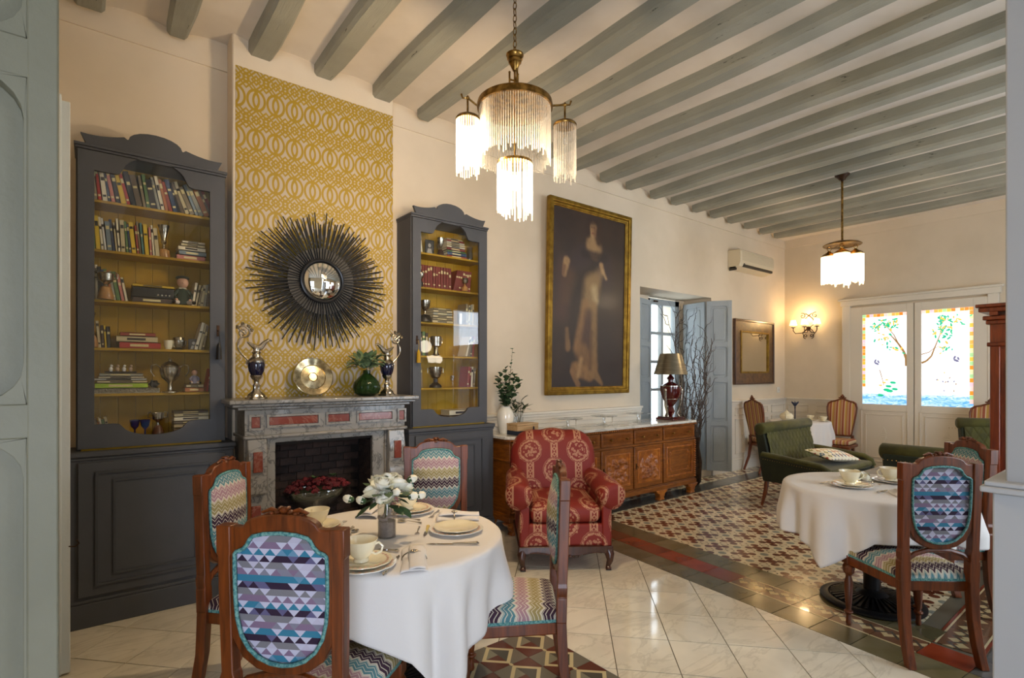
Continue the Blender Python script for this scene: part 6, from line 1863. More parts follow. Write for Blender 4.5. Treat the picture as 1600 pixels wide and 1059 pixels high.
# ------------------------------------------------------------------ tables
def cloth_fn(R, ztop, prof, seed, namp=1.0):
    r_ = random.Random(seed)
    ph = [r_.uniform(0, 6) for _ in range(6)]
    pts = sorted((a % 360, d) for a, d in prof)
    pts = [(pts[-1][0] - 360, pts[-1][1])] + pts + [(pts[0][0] + 360, pts[0][1])]
    def L(a):
        a = math.degrees(a) % 360
        for (a0, d0), (a1, d1) in zip(pts[:-1], pts[1:]):
            if a0 <= a <= a1:
                t_ = (a - a0) / (a1 - a0); return d0 + (d1 - d0) * t_
        return pts[0][1]
    def f(u, v):
        a = u * 2 * pi
        if v < .3:
            r = R * v / .3
            wr = .0009 * sin(r * 60 + 3 * sin(a * 2 + ph[0])) * min(1, r * 5)
            return (r * cos(a), r * sin(a), ztop + wr * .5)
        s = (v - .3) / .7; l = L(a) * s; dL = L(a)
        rc = .013
        fold = .5 * sin(9 * a + ph[0] + 1.1 * sin(2 * a + ph[1])) + .38 * sin(17 * a + ph[2] + .8 * sin(3 * a + ph[3])) + .35 * sin(4 * a + ph[4])
        fold = fold - .25 * fold * fold
        q = min(1, l / .20)
        if l < rc * 1.5:
            b = l / rc; r = R - rc * .2 + rc * sin(b) * .8; z = ztop - rc * (1 - cos(b))
        else:
            z = ztop - rc - (l - rc * 1.5)
            r = R + rc * .6 + .014 * q + namp * fold * .050 * q ** 1.2 + .10 * max(0, dL - .30) * s * s
            aa = a + .05 * sin(6 * a + ph[5]) * q
            return (r * cos(aa), r * sin(aa), z)
        return (r * cos(a), r * sin(a), z)
    return f
def table(c, R, ztop, label, clabel, seed, base, prof):
    t = thing('round_table', label, 'table', (c[0], c[1], .002))
    MB().lathe([(R - .012, ztop - .028), (R - .005, ztop - .02), (R - .005, ztop - .006), (R - .012, ztop - .004), (0, ztop - .004)], n=48).build('tabletop', SIDEW, t)
    if base:
        MB().lathe([(.045, .07), (.045, ztop - .06), (.08, ztop - .05), (.08, ztop - .03)], n=24).build('pedestal', BLACKI, t)
        d = MB().lathe([(.265, 0), (.28, .008), (.28, .02), (.262, .028), (.235, .03), (.225, .022), (.10, .045), (.07, .075), (.045, .085), (0, .085)], n=64).build('base_disc', BLACKI, t)
        rb = MB().prism([(.09, -.004), (.222, -.009), (.222, .009), (.09, .004)], 0, .008, 'z').xf(lambda x, y, z: (x, y, z + .0505 - (x - .09) * .185)).mesh('base_rib', BLACKI, 0)
        for k in range(36): meshobj('base_rib', rb, d, (0, 0, 0), (0, 0, 2 * pi * k / 36))
    else:
        for k in range(4):
            a = pi / 4 + k * pi / 2; MB().lathe([(.018, 0), (.022, .3), (.03, ztop - .03)], (.28 * cos(a), .28 * sin(a), 0), 12).build('leg', DARKW, t)
    cm = MB().grid(cloth_fn(R, ztop, prof, seed), 180, 36, closeu=True)
    cl = cm.build('tablecloth', LINEN, None, (c[0], c[1], .003), smooth=180, solid=.0018)
    put(cl, clabel, 'tablecloth')
TB1 = (1.02, 2.15); TB2 = (3.82, 1.20); TZ = .72
table(TB1, .485, TZ, 'round table under a white cloth in front of the fireplace', 'white tablecloth on the near round table, a corner hanging towards the camera', 3, True,
      [(180, .26), (205, .22), (232, .205), (250, .30), (268, .50), (285, .36), (305, .30), (322, .29), (345, .28), (2, .34), (20, .28), (60, .25), (90, .34), (135, .27)])
table(TB2, .485, TZ, 'round pedestal table with a ribbed black iron base on the patterned floor', 'white tablecloth on the right round table with a pointed corner hanging left', 8, True,
      [(170, .42), (160, .34), (148, .31), (120, .29), (80, .36), (30, .28), (0, .28), (300, .27), (270, .27), (258, .25), (240, .232), (215, .225), (200, .228), (186, .30)])
table((8.20, 3.50), .40, .735, 'small round table in the far corner', 'white tablecloth on the far corner table', 5, False, [(0, .32), (45, .42), (90, .32), (135, .42), (180, .32), (225, .42), (270, .32), (315, .42)])

ZT = TZ + .0046
PINK = P('pink_flower_transfer', 'b88a74', .3)
def plate_mb(r, h, scal=.025, n=60):
    return MB().lathe([(r * .55, 0), (r * .6, 0), (r * .64, h * .45), (r, h), (r * .995, h + .0022), (r * .62, h * .45 + .003), (r * .5, .0035), (0, .0035)], n=n, wob=lambda a, z: scal * abs(cos(6 * a)) * (1 if z > h * .8 else 0))
def plate(c, z, r, h, label, mat=IVORY, rim=False, group='plates on the near table'):
    t = thing('plate', label, 'plate', (c[0], c[1], z), 0, group)
    plate_mb(r, h).build('dish', mat, t, smooth=60)
    if rim:
        m = MB()
        for k in range(30):
            a = 2 * pi * k / 30; m.lathe([(.0065, 0), (.0062, .0006), (0, .0008)], (r * .87 * cos(a), r * .87 * sin(a), h * .83 + .0022), 6)
        m.build('painted_rim', PINK, t)
    return t
def cup(c, z, label, rz, group, s=1.0):
    t = thing('teacup', label, 'cup', (c[0], c[1], z), rz, group)
    MB().lathe([(.024, 0), (.023, .006), (.02, .009), (.033, .022), (.043, .045), (.05, .066), (.0485, .0665), (.041, .045), (.03, .024), (0, .014)], n=36).xf(lambda x, y, z: (x * s, y * s, z * s)).build('bowl', IVORY, t, smooth=60)
    MB().tube([(.040 * s, 0, .052 * s), (.056 * s, 0, .058 * s), (.068 * s, 0, .047 * s), (.062 * s, 0, .03 * s), (.045 * s, 0, .022 * s), (.034 * s, 0, .026 * s)], .0038 * s, 8).build('handle', IVORY, t)
    return t
def ang2(a, b): return atan2(b[1] - a[1], b[0] - a[0])
def knife(a, b, label, group, z=None, handle=STEEL):
    """a = blade tip, b = handle end"""
    z = ZT if z is None else z; L_ = sqrt((a[0] - b[0]) ** 2 + (a[1] - b[1]) ** 2)
    t = thing('knife', label, 'knife', (a[0], a[1], z), ang2(a, b), group)
    MB().prism([(0, .002), (.02, .009), (L_ * .5, .009), (L_ * .52, .004), (L_ * .52, -.005), (.03, -.006)], .0015, .003, 'z').build('blade', STEEL, t)
    MB().tube([(L_ * .50, 0, .005), (L_ * .58, 0, .006), (L_ * .8, 0, .007), (L_ * .96, 0, .008), (L_, 0, .006)], [.0045, .005, .0062, .0085, .003], 10, sy=.75).build('handle', handle, t)
def spoon(a, b, label, group, kind='spoon', z=None):
    """a = bowl end, b = handle end"""
    z = ZT if z is None else z; L_ = sqrt((a[0] - b[0]) ** 2 + (a[1] - b[1]) ** 2)
    t = thing(kind, label, kind, (a[0], a[1], z), ang2(a, b), group)
    MB().tube([(L_ * .3, 0, .004), (L_ * .45, 0, .009), (L_ * .8, 0, .006), (L_, 0, .004)], [.0022, .0022, .0035, .006], 8, sy=.6).build('handle', STEEL, t)
    if kind == 'spoon':
        MB().grid(lambda u, v: ((.18 - .17 * cos(v * pi)) * L_, (u - .5) * L_ * .22 * sin(pi * max(.03, min(.97, v))), .0055 - .004 * sin(pi * u) * sin(pi * v)), 6, 8).build('spoon_bowl', STEEL, t, solid=.0012, smooth=180)
    else:
        m = MB().prism([(L_ * .22, -.010), (L_ * .33, -.004), (L_ * .33, .004), (L_ * .22, .010)], .003, .0048, 'z')
        for k in range(4): m.tube([(L_ * .23, -.0085 + k * .0057, .004), (L_ * .1, -.0085 + k * .0057, .002), (.0, -.0085 + k * .0057, .005)], [.0016, .0015, .001], 5)
        m.build('tines', STEEL, t)
def napkin(a, b, w, label, group, clasp=True, z=None):
    z = ZT if z is None else z; L_ = sqrt((a[0] - b[0]) ** 2 + (a[1] - b[1]) ** 2)
    t = thing('napkin', label, 'napkin', (a[0], a[1], z), ang2(a, b), group)
    m = MB().grid(lambda u, v: (v * L_, w * (.5 - .5 * cos(u * pi) - .5) * (1 + .25 * abs(v - .45)), .001 + .018 * sin(u * pi) ** .7 * (.7 + .3 * abs(v - .4)) + .003 * sin(v * 9 + u * 4)), 14, 16)
    m.build('folded_cloth', LINEN, t, smooth=180, solid=.003)
    m = MB().grid(lambda u, v: (v * L_ * .97 + .01, w * .34 * (u - .5) * 2 + .01, .022 + .006 * sin(u * pi) + .004 * sin(v * 5)), 8, 12)
    m.build('upper_fold', LINEN, t, smooth=180, solid=.003)
    if clasp:
        m = MB().tube([(L_ * .42, w * .55 * cos(k * pi / 9), .002 + .032 * sin(k * pi / 9)) for k in range(10)], .0025, 6)
        m.build('napkin_band', SILVER, t)
        m = MB()
        for k in range(6):
            a_ = k * pi / 3; m.sphere((L_ * .42 + .009 * cos(a_), .009 * sin(a_), .035), (.006, .006, .003), 8, 5)
        m.sphere((L_ * .42, 0, .037), .005, 8, 6); m.build('clasp', SILVER, t)
G1 = 'place settings on the near table'
plate((1.275, 2.005), ZT, .118, .014, 'large plate with pink flowered rim, lower of the cupless pair at the right', WHITEP, True)
plate((1.275, 2.005), ZT + .0118, .097, .010, 'plain ivory plate lying empty on the flowered plate at the right', IVORY)
plate((.777, 1.845), ZT, .118, .014, 'large white plate under the cup nearest the camera', WHITEP, True)
plate((.777, 1.845), ZT + .0118, .100, .012, 'ivory saucer plate right under the cup nearest the camera', IVORY, True)
plate((1.270, 2.425), ZT, .118, .014, 'large white plate under the cup by the flower vase, back of the table', WHITEP, True)
plate((1.270, 2.425), ZT + .0118, .100, .012, 'ivory saucer plate under the cup by the flower vase', IVORY, True)
plate((.80, 2.415), ZT, .112, .014, 'large plate at the left back of the near table, mostly behind the chair', WHITEP, True)
plate((.80, 2.415), ZT + .0118, .095, .011, 'ivory saucer plate under the cup at the left back of the near table', IVORY)
cup((.775, 1.86), ZT + .0166, 'ivory teacup nearest the camera on the near table', radians(-42), 'teacups on the near table', 1.18)
cup((1.262, 2.438), ZT + .0166, 'ivory teacup at the back of the near table beside the flowers', radians(140), 'teacups on the near table', 1.12)
cup((.80, 2.42), ZT + .0166, 'ivory teacup at the left back of the near table above the chair rail', radians(100), 'teacups on the near table', 1.12)
knife((1.075, 1.92), (1.245, 1.783), 'table knife lying in front of the empty flowered plates', 'knives on the near table')
knife((.931, 1.873), (.790, 1.705), 'table knife right of the cup nearest the camera', 'knives on the near table')
knife((1.005, 2.485), (1.12, 2.60), 'dark knife left of the folded napkin at the back of the near table', 'knives on the near table')
knife((1.121, 2.01), (1.205, 2.13), 'small butter knife with a yellowed handle beside a fork', 'knives on the near table', handle=P('bone_handle', 'd8c070', .35))
knife((.893, 1.985), (.945, 1.90), 'small knife tip showing beside the cup nearest the camera', 'knives on the near table')
knife((.865, 2.285), (.93, 2.32), 'small knife left of the flower vase', 'knives on the near table')
spoon((1.102, 2.048), (1.17, 2.15), 'small fork beside the yellow-handled butter knife', 'forks and spoons on the near table', 'fork')
spoon((1.285, 2.253), (1.39, 2.35), 'fork pointing at the right-hand napkin', 'forks and spoons on the near table', 'fork')
spoon((.945, 2.455), (.86, 2.39), 'fork at the rim of the left back plate', 'forks and spoons on the near table', 'fork')
spoon((.935, 2.295), (.845, 2.185), 'teaspoon left of the flower vase, bowl up', 'forks and spoons on the near table')
spoon((1.135, 2.30), (1.21, 2.20), 'spoon lying behind the flower vase', 'forks and spoons on the near table')
spoon((1.155, 2.335), (1.23, 2.25), 'second small spoon lying behind the flower vase, nearer the back cup', 'forks and spoons on the near table')
napkin((1.0, 1.88), (.885, 1.66), .085, 'folded white napkin with a silver clasp at the front edge of the near table', 'napkins on the near table')
napkin((1.305, 2.225), (1.475, 2.12), .10, 'rolled white napkin with a silver clasp behind the empty plates', 'napkins on the near table')
napkin((1.04, 2.44), (1.20, 2.60), .095, 'folded white napkin behind the flower vase', 'napkins on the near table', False)
# vase with roses
ROSE = P('white_rose_petal', 'f6f4e8', .55, col2='ece8c8', sc=14, rnd=.06)
def rose_mesh(name='rose'):
    m = MB()
    for li, (R_, n, top, op) in enumerate(((.010, 3, 62, 0), (.016, 4, 58, .1), (.0225, 5, 64, .35), (.029, 6, 74, .8), (.034, 6, 92, 1.3))):
        for k in range(n):
            a0 = 2 * pi * k / n + li * .7; wd_ = (2 * pi / n) * .68
            def f(u, v, a0=a0, R_=R_, top=top, op=op, wd_=wd_, li=li):
                th = radians(180 - (180 - top) * v)          # from the base of the cup to its lip
                q = (u - .5) * 2; a = a0 + q * wd_ * (.35 + .65 * min(1, v * 1.6))
                edge = 1 - .10 * q * q
                rr = R_ * (1 + op * .22 * v ** 3) * (1 + .03 * q)
                return (rr * sin(th) * cos(a), rr * sin(th) * sin(a), .030 - rr * cos(th) * -1 * edge * -1 if False else .030 + rr * cos(th) * edge * .95 + .004 * (4 - li) * v - .006 * op * v ** 4)
            m.grid(f, 5, 6)
    m.sphere((0, 0, .026), (.009, .009, .014), 8, 6)
    return m.mesh(name, ROSE, 180)
rose = rose_mesh(); 
bud = MB().lathe([(.004, 0), (.014, .01), (.017, .024), (.012, .038), (.004, .044), (0, .044)], n=10, wob=lambda a, z: .12 * cos(5 * a)).mesh('rosebud', ROSE, 60)
cal = MB().lathe([(.003, -.004), (.012, .002), (.0165, .016), (.0175, .018), (.014, .018)], n=8).mesh('calyx', LEAF, 60)
vl = MB().grid(lambda u, v: ((u - .5) * .036 * sin(pi * max(.03, min(.97, v))), v * .06, -.014 * v * v), 2, 4).mesh('leaf', LEAF, 60)
def flower_vase(c, label):
    t = thing('rose_vase', label, 'vase', (c[0], c[1], ZT))
    MB().lathe([(.038, 0), (.039, .004), (.039, .158), (.0365, .158), (.0365, .006), (0, .005)], n=32).build('glass', CLEAR, t, smooth=60)
    MB().lathe([(.036, .0065), (.036, .068), (.03, .072), (0, .074)], n=28, wob=lambda a, z: .02 * cos(5 * a) * (z > .06)).build('sand_filling', P('grey_sand', '8c7f78', .95, col2='796c66', sc=60, bmp=.4, bsc=200), t)
    m = MB()
    for k in range(3): m.tube([(.034 * cos(k * 2.1 + q * .32), .034 * sin(k * 2.1 + q * .32), .078 + .006 * k + .004 * sin(q)) for q in range(8)], .006, 6)
    m.tube([(-.02, 0, .085), (0, .01, .10), (.015, -.005, .115), (0, -.01, .09)], .008, 6); m.build('fabric_knot', P('taupe_ribbon', '8a7c74', .6), t)
    r = random.Random(5)
    m = MB()
    for k in range(5):
        a = k * 1.3; m.tube([(.012 * cos(a), .012 * sin(a), .08), (.006 * cos(a), .006 * sin(a), .14), (-.02 * cos(a), -.02 * sin(a), .19)], .003, 6)
    m.build('stem', LEAF, t)
    spots = [(0, 0, .235, 1.0, 0), (-.04, -.03, .225, 1.1, 1), (.035, -.035, .215, 1.0, 2), (.045, .03, .225, 1.05, 3), (-.035, .04, .225, 1.0, 4), (-.065, -.005, .195, .95, 5), (-.035, -.065, .185, .9, 6), (.075, -.01, .20, .9, 0), (.0, .06, .22, .95, 2)]
    for x, y, z, s, k in spots:
        o = meshobj('rose', rose, t, (x, y, z - .012), (-y * 8, x * 8, k)); o.scale = (s, s, s)
    lat = Vector((rx_, ry_, 0)); fw = Vector((fx, fy, 0))
    for l_, f_, z in ((-.135, -.03, .165), (-.005, -.07, .17), (.045, -.06, .20), (.10, -.03, .175), (.085, .02, .235), (-.09, .0, .15), (.125, .0, .17)):
        p = lat * l_ + fw * f_ + Vector((0, 0, z))
        d = Vector((p.x, p.y, .05)).normalized()
        rot = Vector((d.x, d.y, .3)).to_track_quat('Z', 'Y').to_euler()
        meshobj('rosebud', bud, t, tuple(p), rot); meshobj('calyx', cal, t, tuple(p), rot)
    for k in range(38):
        a = r.uniform(0, 2 * pi); rr = r.uniform(.03, .085); z = r.uniform(.14, .21)
        meshobj('leaf', vl, t, (rr * cos(a), rr * sin(a), z), (r.uniform(-.4, .6), 0, a - pi / 2)).scale = (r.uniform(.8, 1.3),) * 3
    for k in range(8):
        a = r.uniform(0, 2 * pi); rr = r.uniform(.0, .05)
        meshobj('leaf', vl, t, (rr * cos(a), rr * sin(a), .25 + r.uniform(-.01, .01)), (r.uniform(.2, 1.0), 0, a - pi / 2)).scale = (.55,) * 3
flower_vase((.997, 2.118), 'glass cylinder vase of white roses in grey sand, centre of the near table')
# right table setting
plate((3.70, 1.275), ZT, .118, .014, 'large white plate at the left on the right table', WHITEP, True, 'plates on the right table')
plate((3.70, 1.275), ZT + .0118, .100, .012, 'ivory saucer plate under the left cup on the right table', IVORY, True, 'plates on the right table')
cup((3.70, 1.28), ZT + .0166, 'ivory teacup at the left on the right table', radians(-40), 'teacups on the right table', 1.22)
plate((4.06, 1.15), ZT, .118, .014, 'large white plate at the back of the right table', WHITEP, True, 'plates on the right table')
plate((4.06, 1.15), ZT + .0118, .100, .012, 'ivory saucer plate under the right cup on the right table', IVORY, True, 'plates on the right table')
cup((4.02, 1.16), ZT + .0166, 'ivory teacup at the back of the right table', radians(140), 'teacups on the right table', 1.22)
spoon((3.64, 1.43), (3.75, 1.40), 'fork left of the plate on the right table', 'cutlery on the right table', 'fork')
knife((3.76, 1.10), (3.60, 1.10), 'table knife beside the brown-edged napkin', 'cutlery on the right table')
spoon((3.93, 1.24), (3.88, 1.17), 'small spoon in the middle of the right table', 'cutlery on the right table')
napkin((3.72, 1.04), (3.60, .96), .085, 'rolled napkin in a wooden ring on the right table', 'napkins on the right table', False)
t = thing('rose_bowl', 'low bowl of white roses in the middle of the right table', 'flowers', (3.95, 1.33, ZT))
MB().lathe([(.03, 0), (.05, .015), (.055, .04), (.05, .04), (.04, .01)], n=24).build('bowl', CLEAR, t)
for k in range(9):
    a = k * 2.4; r = .07 * sqrt(k / 9)
    o = meshobj('rose', rose, t, (r * cos(a), r * sin(a), .028 - r * .25), (-r * sin(a) * 7, r * cos(a) * 7, k)); o.scale = (.85,) * 3

# ------------------------------------------------------------------ red armchair
def armchair():
    t = thing('red_armchair', 'red damask armchair with cream medallions and carved walnut feet', 'armchair', (2.925, 3.085, .002), crz(-125.7))
    # back: broad arched slab
    out = []
    for x, z in [(-.335, .30), (-.365, .55), (-.375, .72), (-.35, .84), (-.29, .915), (-.20, .945), (-.12, .935), (-.07, .945), (0, .962)]: out.append((x, z))
    out = out + [(-x, z) for x, z in out[:-1]][::-1]
    m = MB(); n = len(out); cx_, cz_ = 0, .60
    lv = [(.9, -.40), (.98, -.385), (1.0, -.34), (.985, -.285), (.9, -.245), (.7, -.225), (.4, -.215)]
    for s, y in lv:
        for x, z in out: m.v.append((x * s, y - (cz_ + (z - cz_) * s - .4) * .16, cz_ + (z - cz_) * s))
    for i in range(len(lv) - 1):
        for j in range(n): m.f.append([i * n + j, i * n + (j + 1) % n, (i + 1) * n + (j + 1) % n, (i + 1) * n + j]); m.m.append(0)
    m.f.append(list(range(n))); m.m.append(0)
    m.v.append((0, -.212 - .03, .6)); k = len(m.v) - 1
    for j in range(n): m.f.append([(len(lv) - 1) * n + j, (len(lv) - 1) * n + (j + 1) % n, k]); m.m.append(0)
    m.build('backrest', DAMASK, t, smooth=80, sub=1)
    # loose seat cushion and upholstered front
    def cush(x0, x1, y0, y1, z0, z1, pw=.14):
        def f(u, v):
            a = u * 2 * pi; ce, se = cos(a), sin(a)
            sx = abs(ce) ** pw * (1 if ce >= 0 else -1); sy_ = abs(se) ** pw * (1 if se >= 0 else -1)
            b = -pi / 2 + v * pi; cb = max(.0, cos(b)) ** .28; sb = sin(b); sb = abs(sb) ** .8 * (1 if sb > 0 else -1)
            return ((x0 + x1) / 2 + (x1 - x0) / 2 * sx * cb, (y0 + y1) / 2 + (y1 - y0) / 2 * sy_ * cb, (z0 + z1) / 2 + (z1 - z0) / 2 * sb)
        return MB().grid(f, 48, 14, closeu=True)
    cush(-.262, .262, -.24, .40, .325, .485).build('seat_cushion', DAMASK, t, smooth=80)
    MB().box(-.30, .30, -.33, .385, .17, .335).build('seat_base', DAMASK, t, bevel=.02, seg=3)
    for s in (-1, 1):
        MB().box(min(s * .265, s * .335), max(s * .265, s * .335), -.33, .372, .17, .50).build('arm_side', DAMASK, t, bevel=.02, seg=3)
        # thick roll on the arm
        R_ = [(-.36, .070, .555), (-.33, .080, .558), (-.2, .084, .56), (0, .088, .562), (.2, .094, .556), (.34, .100, .545), (.385, .098, .54), (.405, .085, .538), (.412, .05, .538)]
        pts = [(s * (.325 + .022 * (i / 8)), y, z) for i, (y, r, z) in enumerate(R_)]
        MB().tube(pts, [r for _, r, _ in R_], 22).xf(lambda x, y, z: (x, y, .545 + (z - .545) * (1.12 if z < .545 else .9))).build('arm_roll', DAMASK, t, smooth=60)
        MB().box(s * .30 - .035, s * .30 + .035, .365, .395, .17, .47).build('arm_front', DAMASK, t, bevel=.012)
    rail = [(-.345, .175), (.345, .175), (.345, .125), (.30, .118), (.22, .13), (.12, .112), (.05, .105), (0, .100), (-.05, .105), (-.12, .112), (-.22, .13), (-.30, .118), (-.345, .125)]
    MB().prism(rail, .36, .40).box(-.345, -.315, -.33, .39, .12, .172).box(.315, .345, -.33, .39, .12, .172).box(-.345, .345, -.35, -.32, .12, .172).build('seat_rail', DARKW, t, bevel=.006)
    m = MB(); rr = random.Random(2)
    for x, r in ((0, .02), (-.03, .014), (.03, .014), (-.055, .010), (.055, .010), (-.09, .008), (.09, .008)): m.sphere((x, .402, .108 - abs(x) * .05 + .0), (r, .010, r * .8), 8, 6, jit=.2, rnd=rr)
    m.tube([(-.12, .402, .118), (-.17, .402, .128), (-.22, .402, .135), (-.26, .402, .13)], .006, 6).tube([(.12, .402, .118), (.17, .402, .128), (.22, .402, .135), (.26, .402, .13)], .006, 6)
    m.build('rail_carving', DARKW, t)
    for s in (-1, 1):
        m = MB().tube([(s * .31, .36, .15), (s * .322, .385, .11), (s * .322, .39, .07), (s * .312, .378, .03), (s * .312, .385, .012), (s * .312, .395, 0)], [.036, .034, .024, .017, .022, .02], 12); m.build('leg', DARKW, t)
        m = MB().tube([(s * .30, -.30, .17), (s * .30, -.33, .08), (s * .30, -.36, 0)], [.026, .022, .018], 10); m.build('leg', DARKW, t)
armchair()

# ------------------------------------------------------------------ green velvet seats
def green_seat(name, label, cat, loc, rz, w, d, quilt=True, hb=.86, arm=.52, group=None):
    t = thing(name, label, cat, loc, rz, group)
    hw_ = w / 2
    MB().box(-hw_ + .07, hw_ - .07, -d / 2 + .10, d / 2 - .02, .26, .40).build('seat_base', GREENVD, t, bevel=.015)
    m = MB().box(-hw_ + .085, hw_ - .085, -d / 2 + .13, d / 2 + .01, .39, .46); m.build('seat_cushion', GREENV, t, bevel=.035, seg=4)
    # leaning back with diamond stitching
    y0 = -d / 2 + .13
    def f(u, v):
        x = (u - .5) * (w - .16); z = .44 + v * (hb - .50)
        q = 0
        if quilt:
            a = (x / .085 + z / .16) % 1.0; b_ = (x / .085 - z / .16) % 1.0
            q = min(abs(a - .5) * 0 + min(a, 1 - a), min(b_, 1 - b_)); q = min(q * 7, 1) * .008
        return (x, y0 + q - (z - .44) * .22, z)
    MB().grid(f, 110, 60).build('quilted_back', GREENV, t, smooth=180)
    MB().prism([(y0 - .002, .36), (y0 - .002 - (hb - .44) * .22, hb - .05), (y0 - .10 - (hb - .44) * .22, hb - .05), (y0 - .11, .30)], -hw_ + .05, hw_ - .05, 'x').build('back_shell', GREENVD, t, bevel=.012)
    yr = y0 - (hb - .44) * .22 - .03
    MB().tube([(-hw_ + .02, yr, hb - .035), (-hw_ + .035, yr, hb - .035), (hw_ - .035, yr, hb - .035), (hw_ - .02, yr, hb - .035)], [.045, .065, .065, .045], 18).build('head_roll', GREENV, t, smooth=60)
    for s in (-1, 1):
        xo, xi = s * hw_, s * (hw_ - .075)
        prof_ = [(-d / 2 + .05, .27), (-d / 2 + .02, arm + .03), (-d / 2 + .12, arm + .02), (d / 2 - .08, arm - .03), (d / 2 - .02, arm - .07), (d / 2, arm - .14), (d / 2 - .02, .27)]
        a_ = MB().prism(prof_, min(xo, xi), max(xo, xi), 'x').build('arm', GREENVD, t, bevel=.02, seg=3)
        pad = [( -d / 2 + .03, arm + .026), (-d / 2 + .15, arm + .016), (d / 2 - .10, arm - .032), (d / 2 - .035, arm - .07), (d / 2 - .008, arm - .13)]
        MB().tube([(s * (hw_ - .037), y, z) for y, z in pad], [.036, .038, .038, .038, .034], 10).build('arm_pad', GREENV, a_, smooth=60)
        m = MB()
        for k in range(26):
            u = k / 25; yy = -d / 2 + .06 + u * (d - .1); m.sphere((xo + s * .001, yy, arm - .012 - .055 * u), .0045, 6, 4)
        stuff(m.build('nail_heads', BRASS, a_))
        for y, dy in ((-d / 2 + .08, -.05), (d / 2 - .06, .02)):
            MB().tube([(s * (hw_ - .05), y, .28), (s * (hw_ - .04), y + dy * .3, .15), (s * (hw_ - .035), y + dy, 0)], [.026, .022, .014], 8).build('leg', CHAIRW, t)
    m = MB()
    for k in range(int(hw_ * 2 / .03)): m.sphere((-hw_ + .06 + k * .03, y0 - .106 - (hb - .47) * .22 * .9, hb - .10), .0045, 6, 4)
    stuff(m.build('back_nail_heads', BRASS, t))
    return t
green_seat('green_loveseat', 'green velvet two-seat sofa with a diamond-stitched back', 'sofa', (6.30, 2.50, .002), pi, 1.24, .72)
green_seat('green_armchair', 'green velvet armchair turned away, its back just behind the right table', 'armchair', (5.50, 1.25, .002), -pi / 2, .66, .70, hb=.82)
green_seat('green_armchair', 'dark green velvet armchair far off beside the wardrobe, facing the camera side', 'armchair', (7.90, 1.22, .002), radians(120), .66, .66, hb=.88)
t = thing('patterned_cushion', 'white cushion with coloured drop pattern lying on the green sofa', 'cushion', (6.33, 2.36, .545), radians(-14))
def cf(u, v):
    x = (u - .5) * 2; y = (v - .5) * 2
    h = (max(0, (1 - x * x) * (1 - y * y))) ** .45
    k = 1 - .10 * (1 - abs(x)) * 0 - .07 * (x * x * (1 - abs(y)) * 0)
    pin = 1 - .08 * (1 - y * y) * abs(x) - 0
    return (x * .25 * (1 - .06 * (1 - y * y)), y * .16 * (1 - .06 * (1 - x * x)), h * .055)
cmb = MB().grid(cf, 26, 20).grid(lambda u, v: (cf(u, v)[0], cf(u, v)[1], -cf(u, v)[2] * .9), 26, 20)
co = cmb.build('cushion_cover', DROPS, t, smooth=180)
co.rotation_euler = (radians(12), radians(4), 0)
# low glass table between the green seats
t = thing('coffee_table', 'low glass-topped table between the green seats', 'table', (6.25, 1.72, .002))
MB().box(-.42, .42, -.26, .26, .44, .452).build('glass_top', glassy('table_glass', amt=.3), t, bevel=.003)
for sx in (-1, 1):
    for sy in (-1, 1): MB().cyl((sx * .38, sy * .22, 0), (sx * .38, sy * .22, .44), .014).build('leg', IRON, t)
MB().box(-.40, .40, -.24, .24, .425, .438).build('table_rim', DARKW, t, bevel=.003)

# ------------------------------------------------------------------ far dining set
def louis(loc, rz, label):
    t = thing('striped_chair', label, 'chair', loc, rz, 'striped high-backed chairs')
    half = [(0, 1.07), (.05, 1.05), (.10, 1.03), (.15, 1.02), (.19, .99), (.205, .93), (.20, .85), (.185, .75), (.165, .62), (.15, .52), (.14, .50), (0, .50)]
    inn = [(x * .90, .77 + (z - .77) * .92) for x, z in half]
    def ml(h): return h + [(-x, z) for x, z in h[1:-1]][::-1]
    ln = lambda x, y, z: (x, y - max(0, z - .45) * .16, z)
    MB().ring(ml(half), ml(inn), -.235, -.20).xf(ln).build('back_frame', DARKW if False else CHAIRW, t, bevel=.008)
    MB().sphere((0, -.218, 1.085), (.03, .015, .022), 10, 8).sphere((0, -.218, 1.105), (.014, .012, .016), 8, 6).sphere((.035, -.218, 1.068), (.02, .012, .01), 8, 6).sphere((-.035, -.218, 1.068), (.02, .012, .01), 8, 6).xf(ln).build('crest', CHAIRW, t)
    m = MB(); L_ = ml(inn); n = len(L_)
    for s, y in ((1, -.208), (.9, -.192), (.6, -.185), (.3, -.182)):
        for x, z in L_: m.v.append((x * s, y, .77 + (z - .77) * s))
    for i in range(3):
        for j in range(n): m.f.append([i * n + j, i * n + (j + 1) % n, (i + 1) * n + (j + 1) % n, (i + 1) * n + j]); m.m.append(0)
    m.f.append([3 * n + j for j in range(n)]); m.m.append(0)
    m.prism([(x * .99, .77 + (z - .77) * .99) for x, z in L_], -.232, -.222)
    m.xf(ln).build('upholstered_back', STRIPE, t, smooth=50)
    MB().box(-.23, .23, -.22, .23, .36, .41).build('seat_frame', CHAIRW, t, bevel=.015)
    MB().box(-.22, .22, -.20, .22, .41, .48).build('seat', STRIPE, t, bevel=.03, seg=4)
    for s in (-1, 1):
        MB().tube([(s * .15, -.235, .52), (s * .155, -.22, .40), (s * .16, -.25, .2), (s * .165, -.33, 0)], [.02, .024, .02, .016], 8).build('leg', CHAIRW, t)
        MB().tube([(s * .20, .20, .38), (s * .215, .215, .28), (s * .205, .205, .12), (s * .215, .225, 0)], [.028, .024, .015, .016], 8).build('leg', CHAIRW, t)
louis((7.86, 3.76, .002), crz(-25), 'striped high-backed chair seen sideways at the left of the far table')
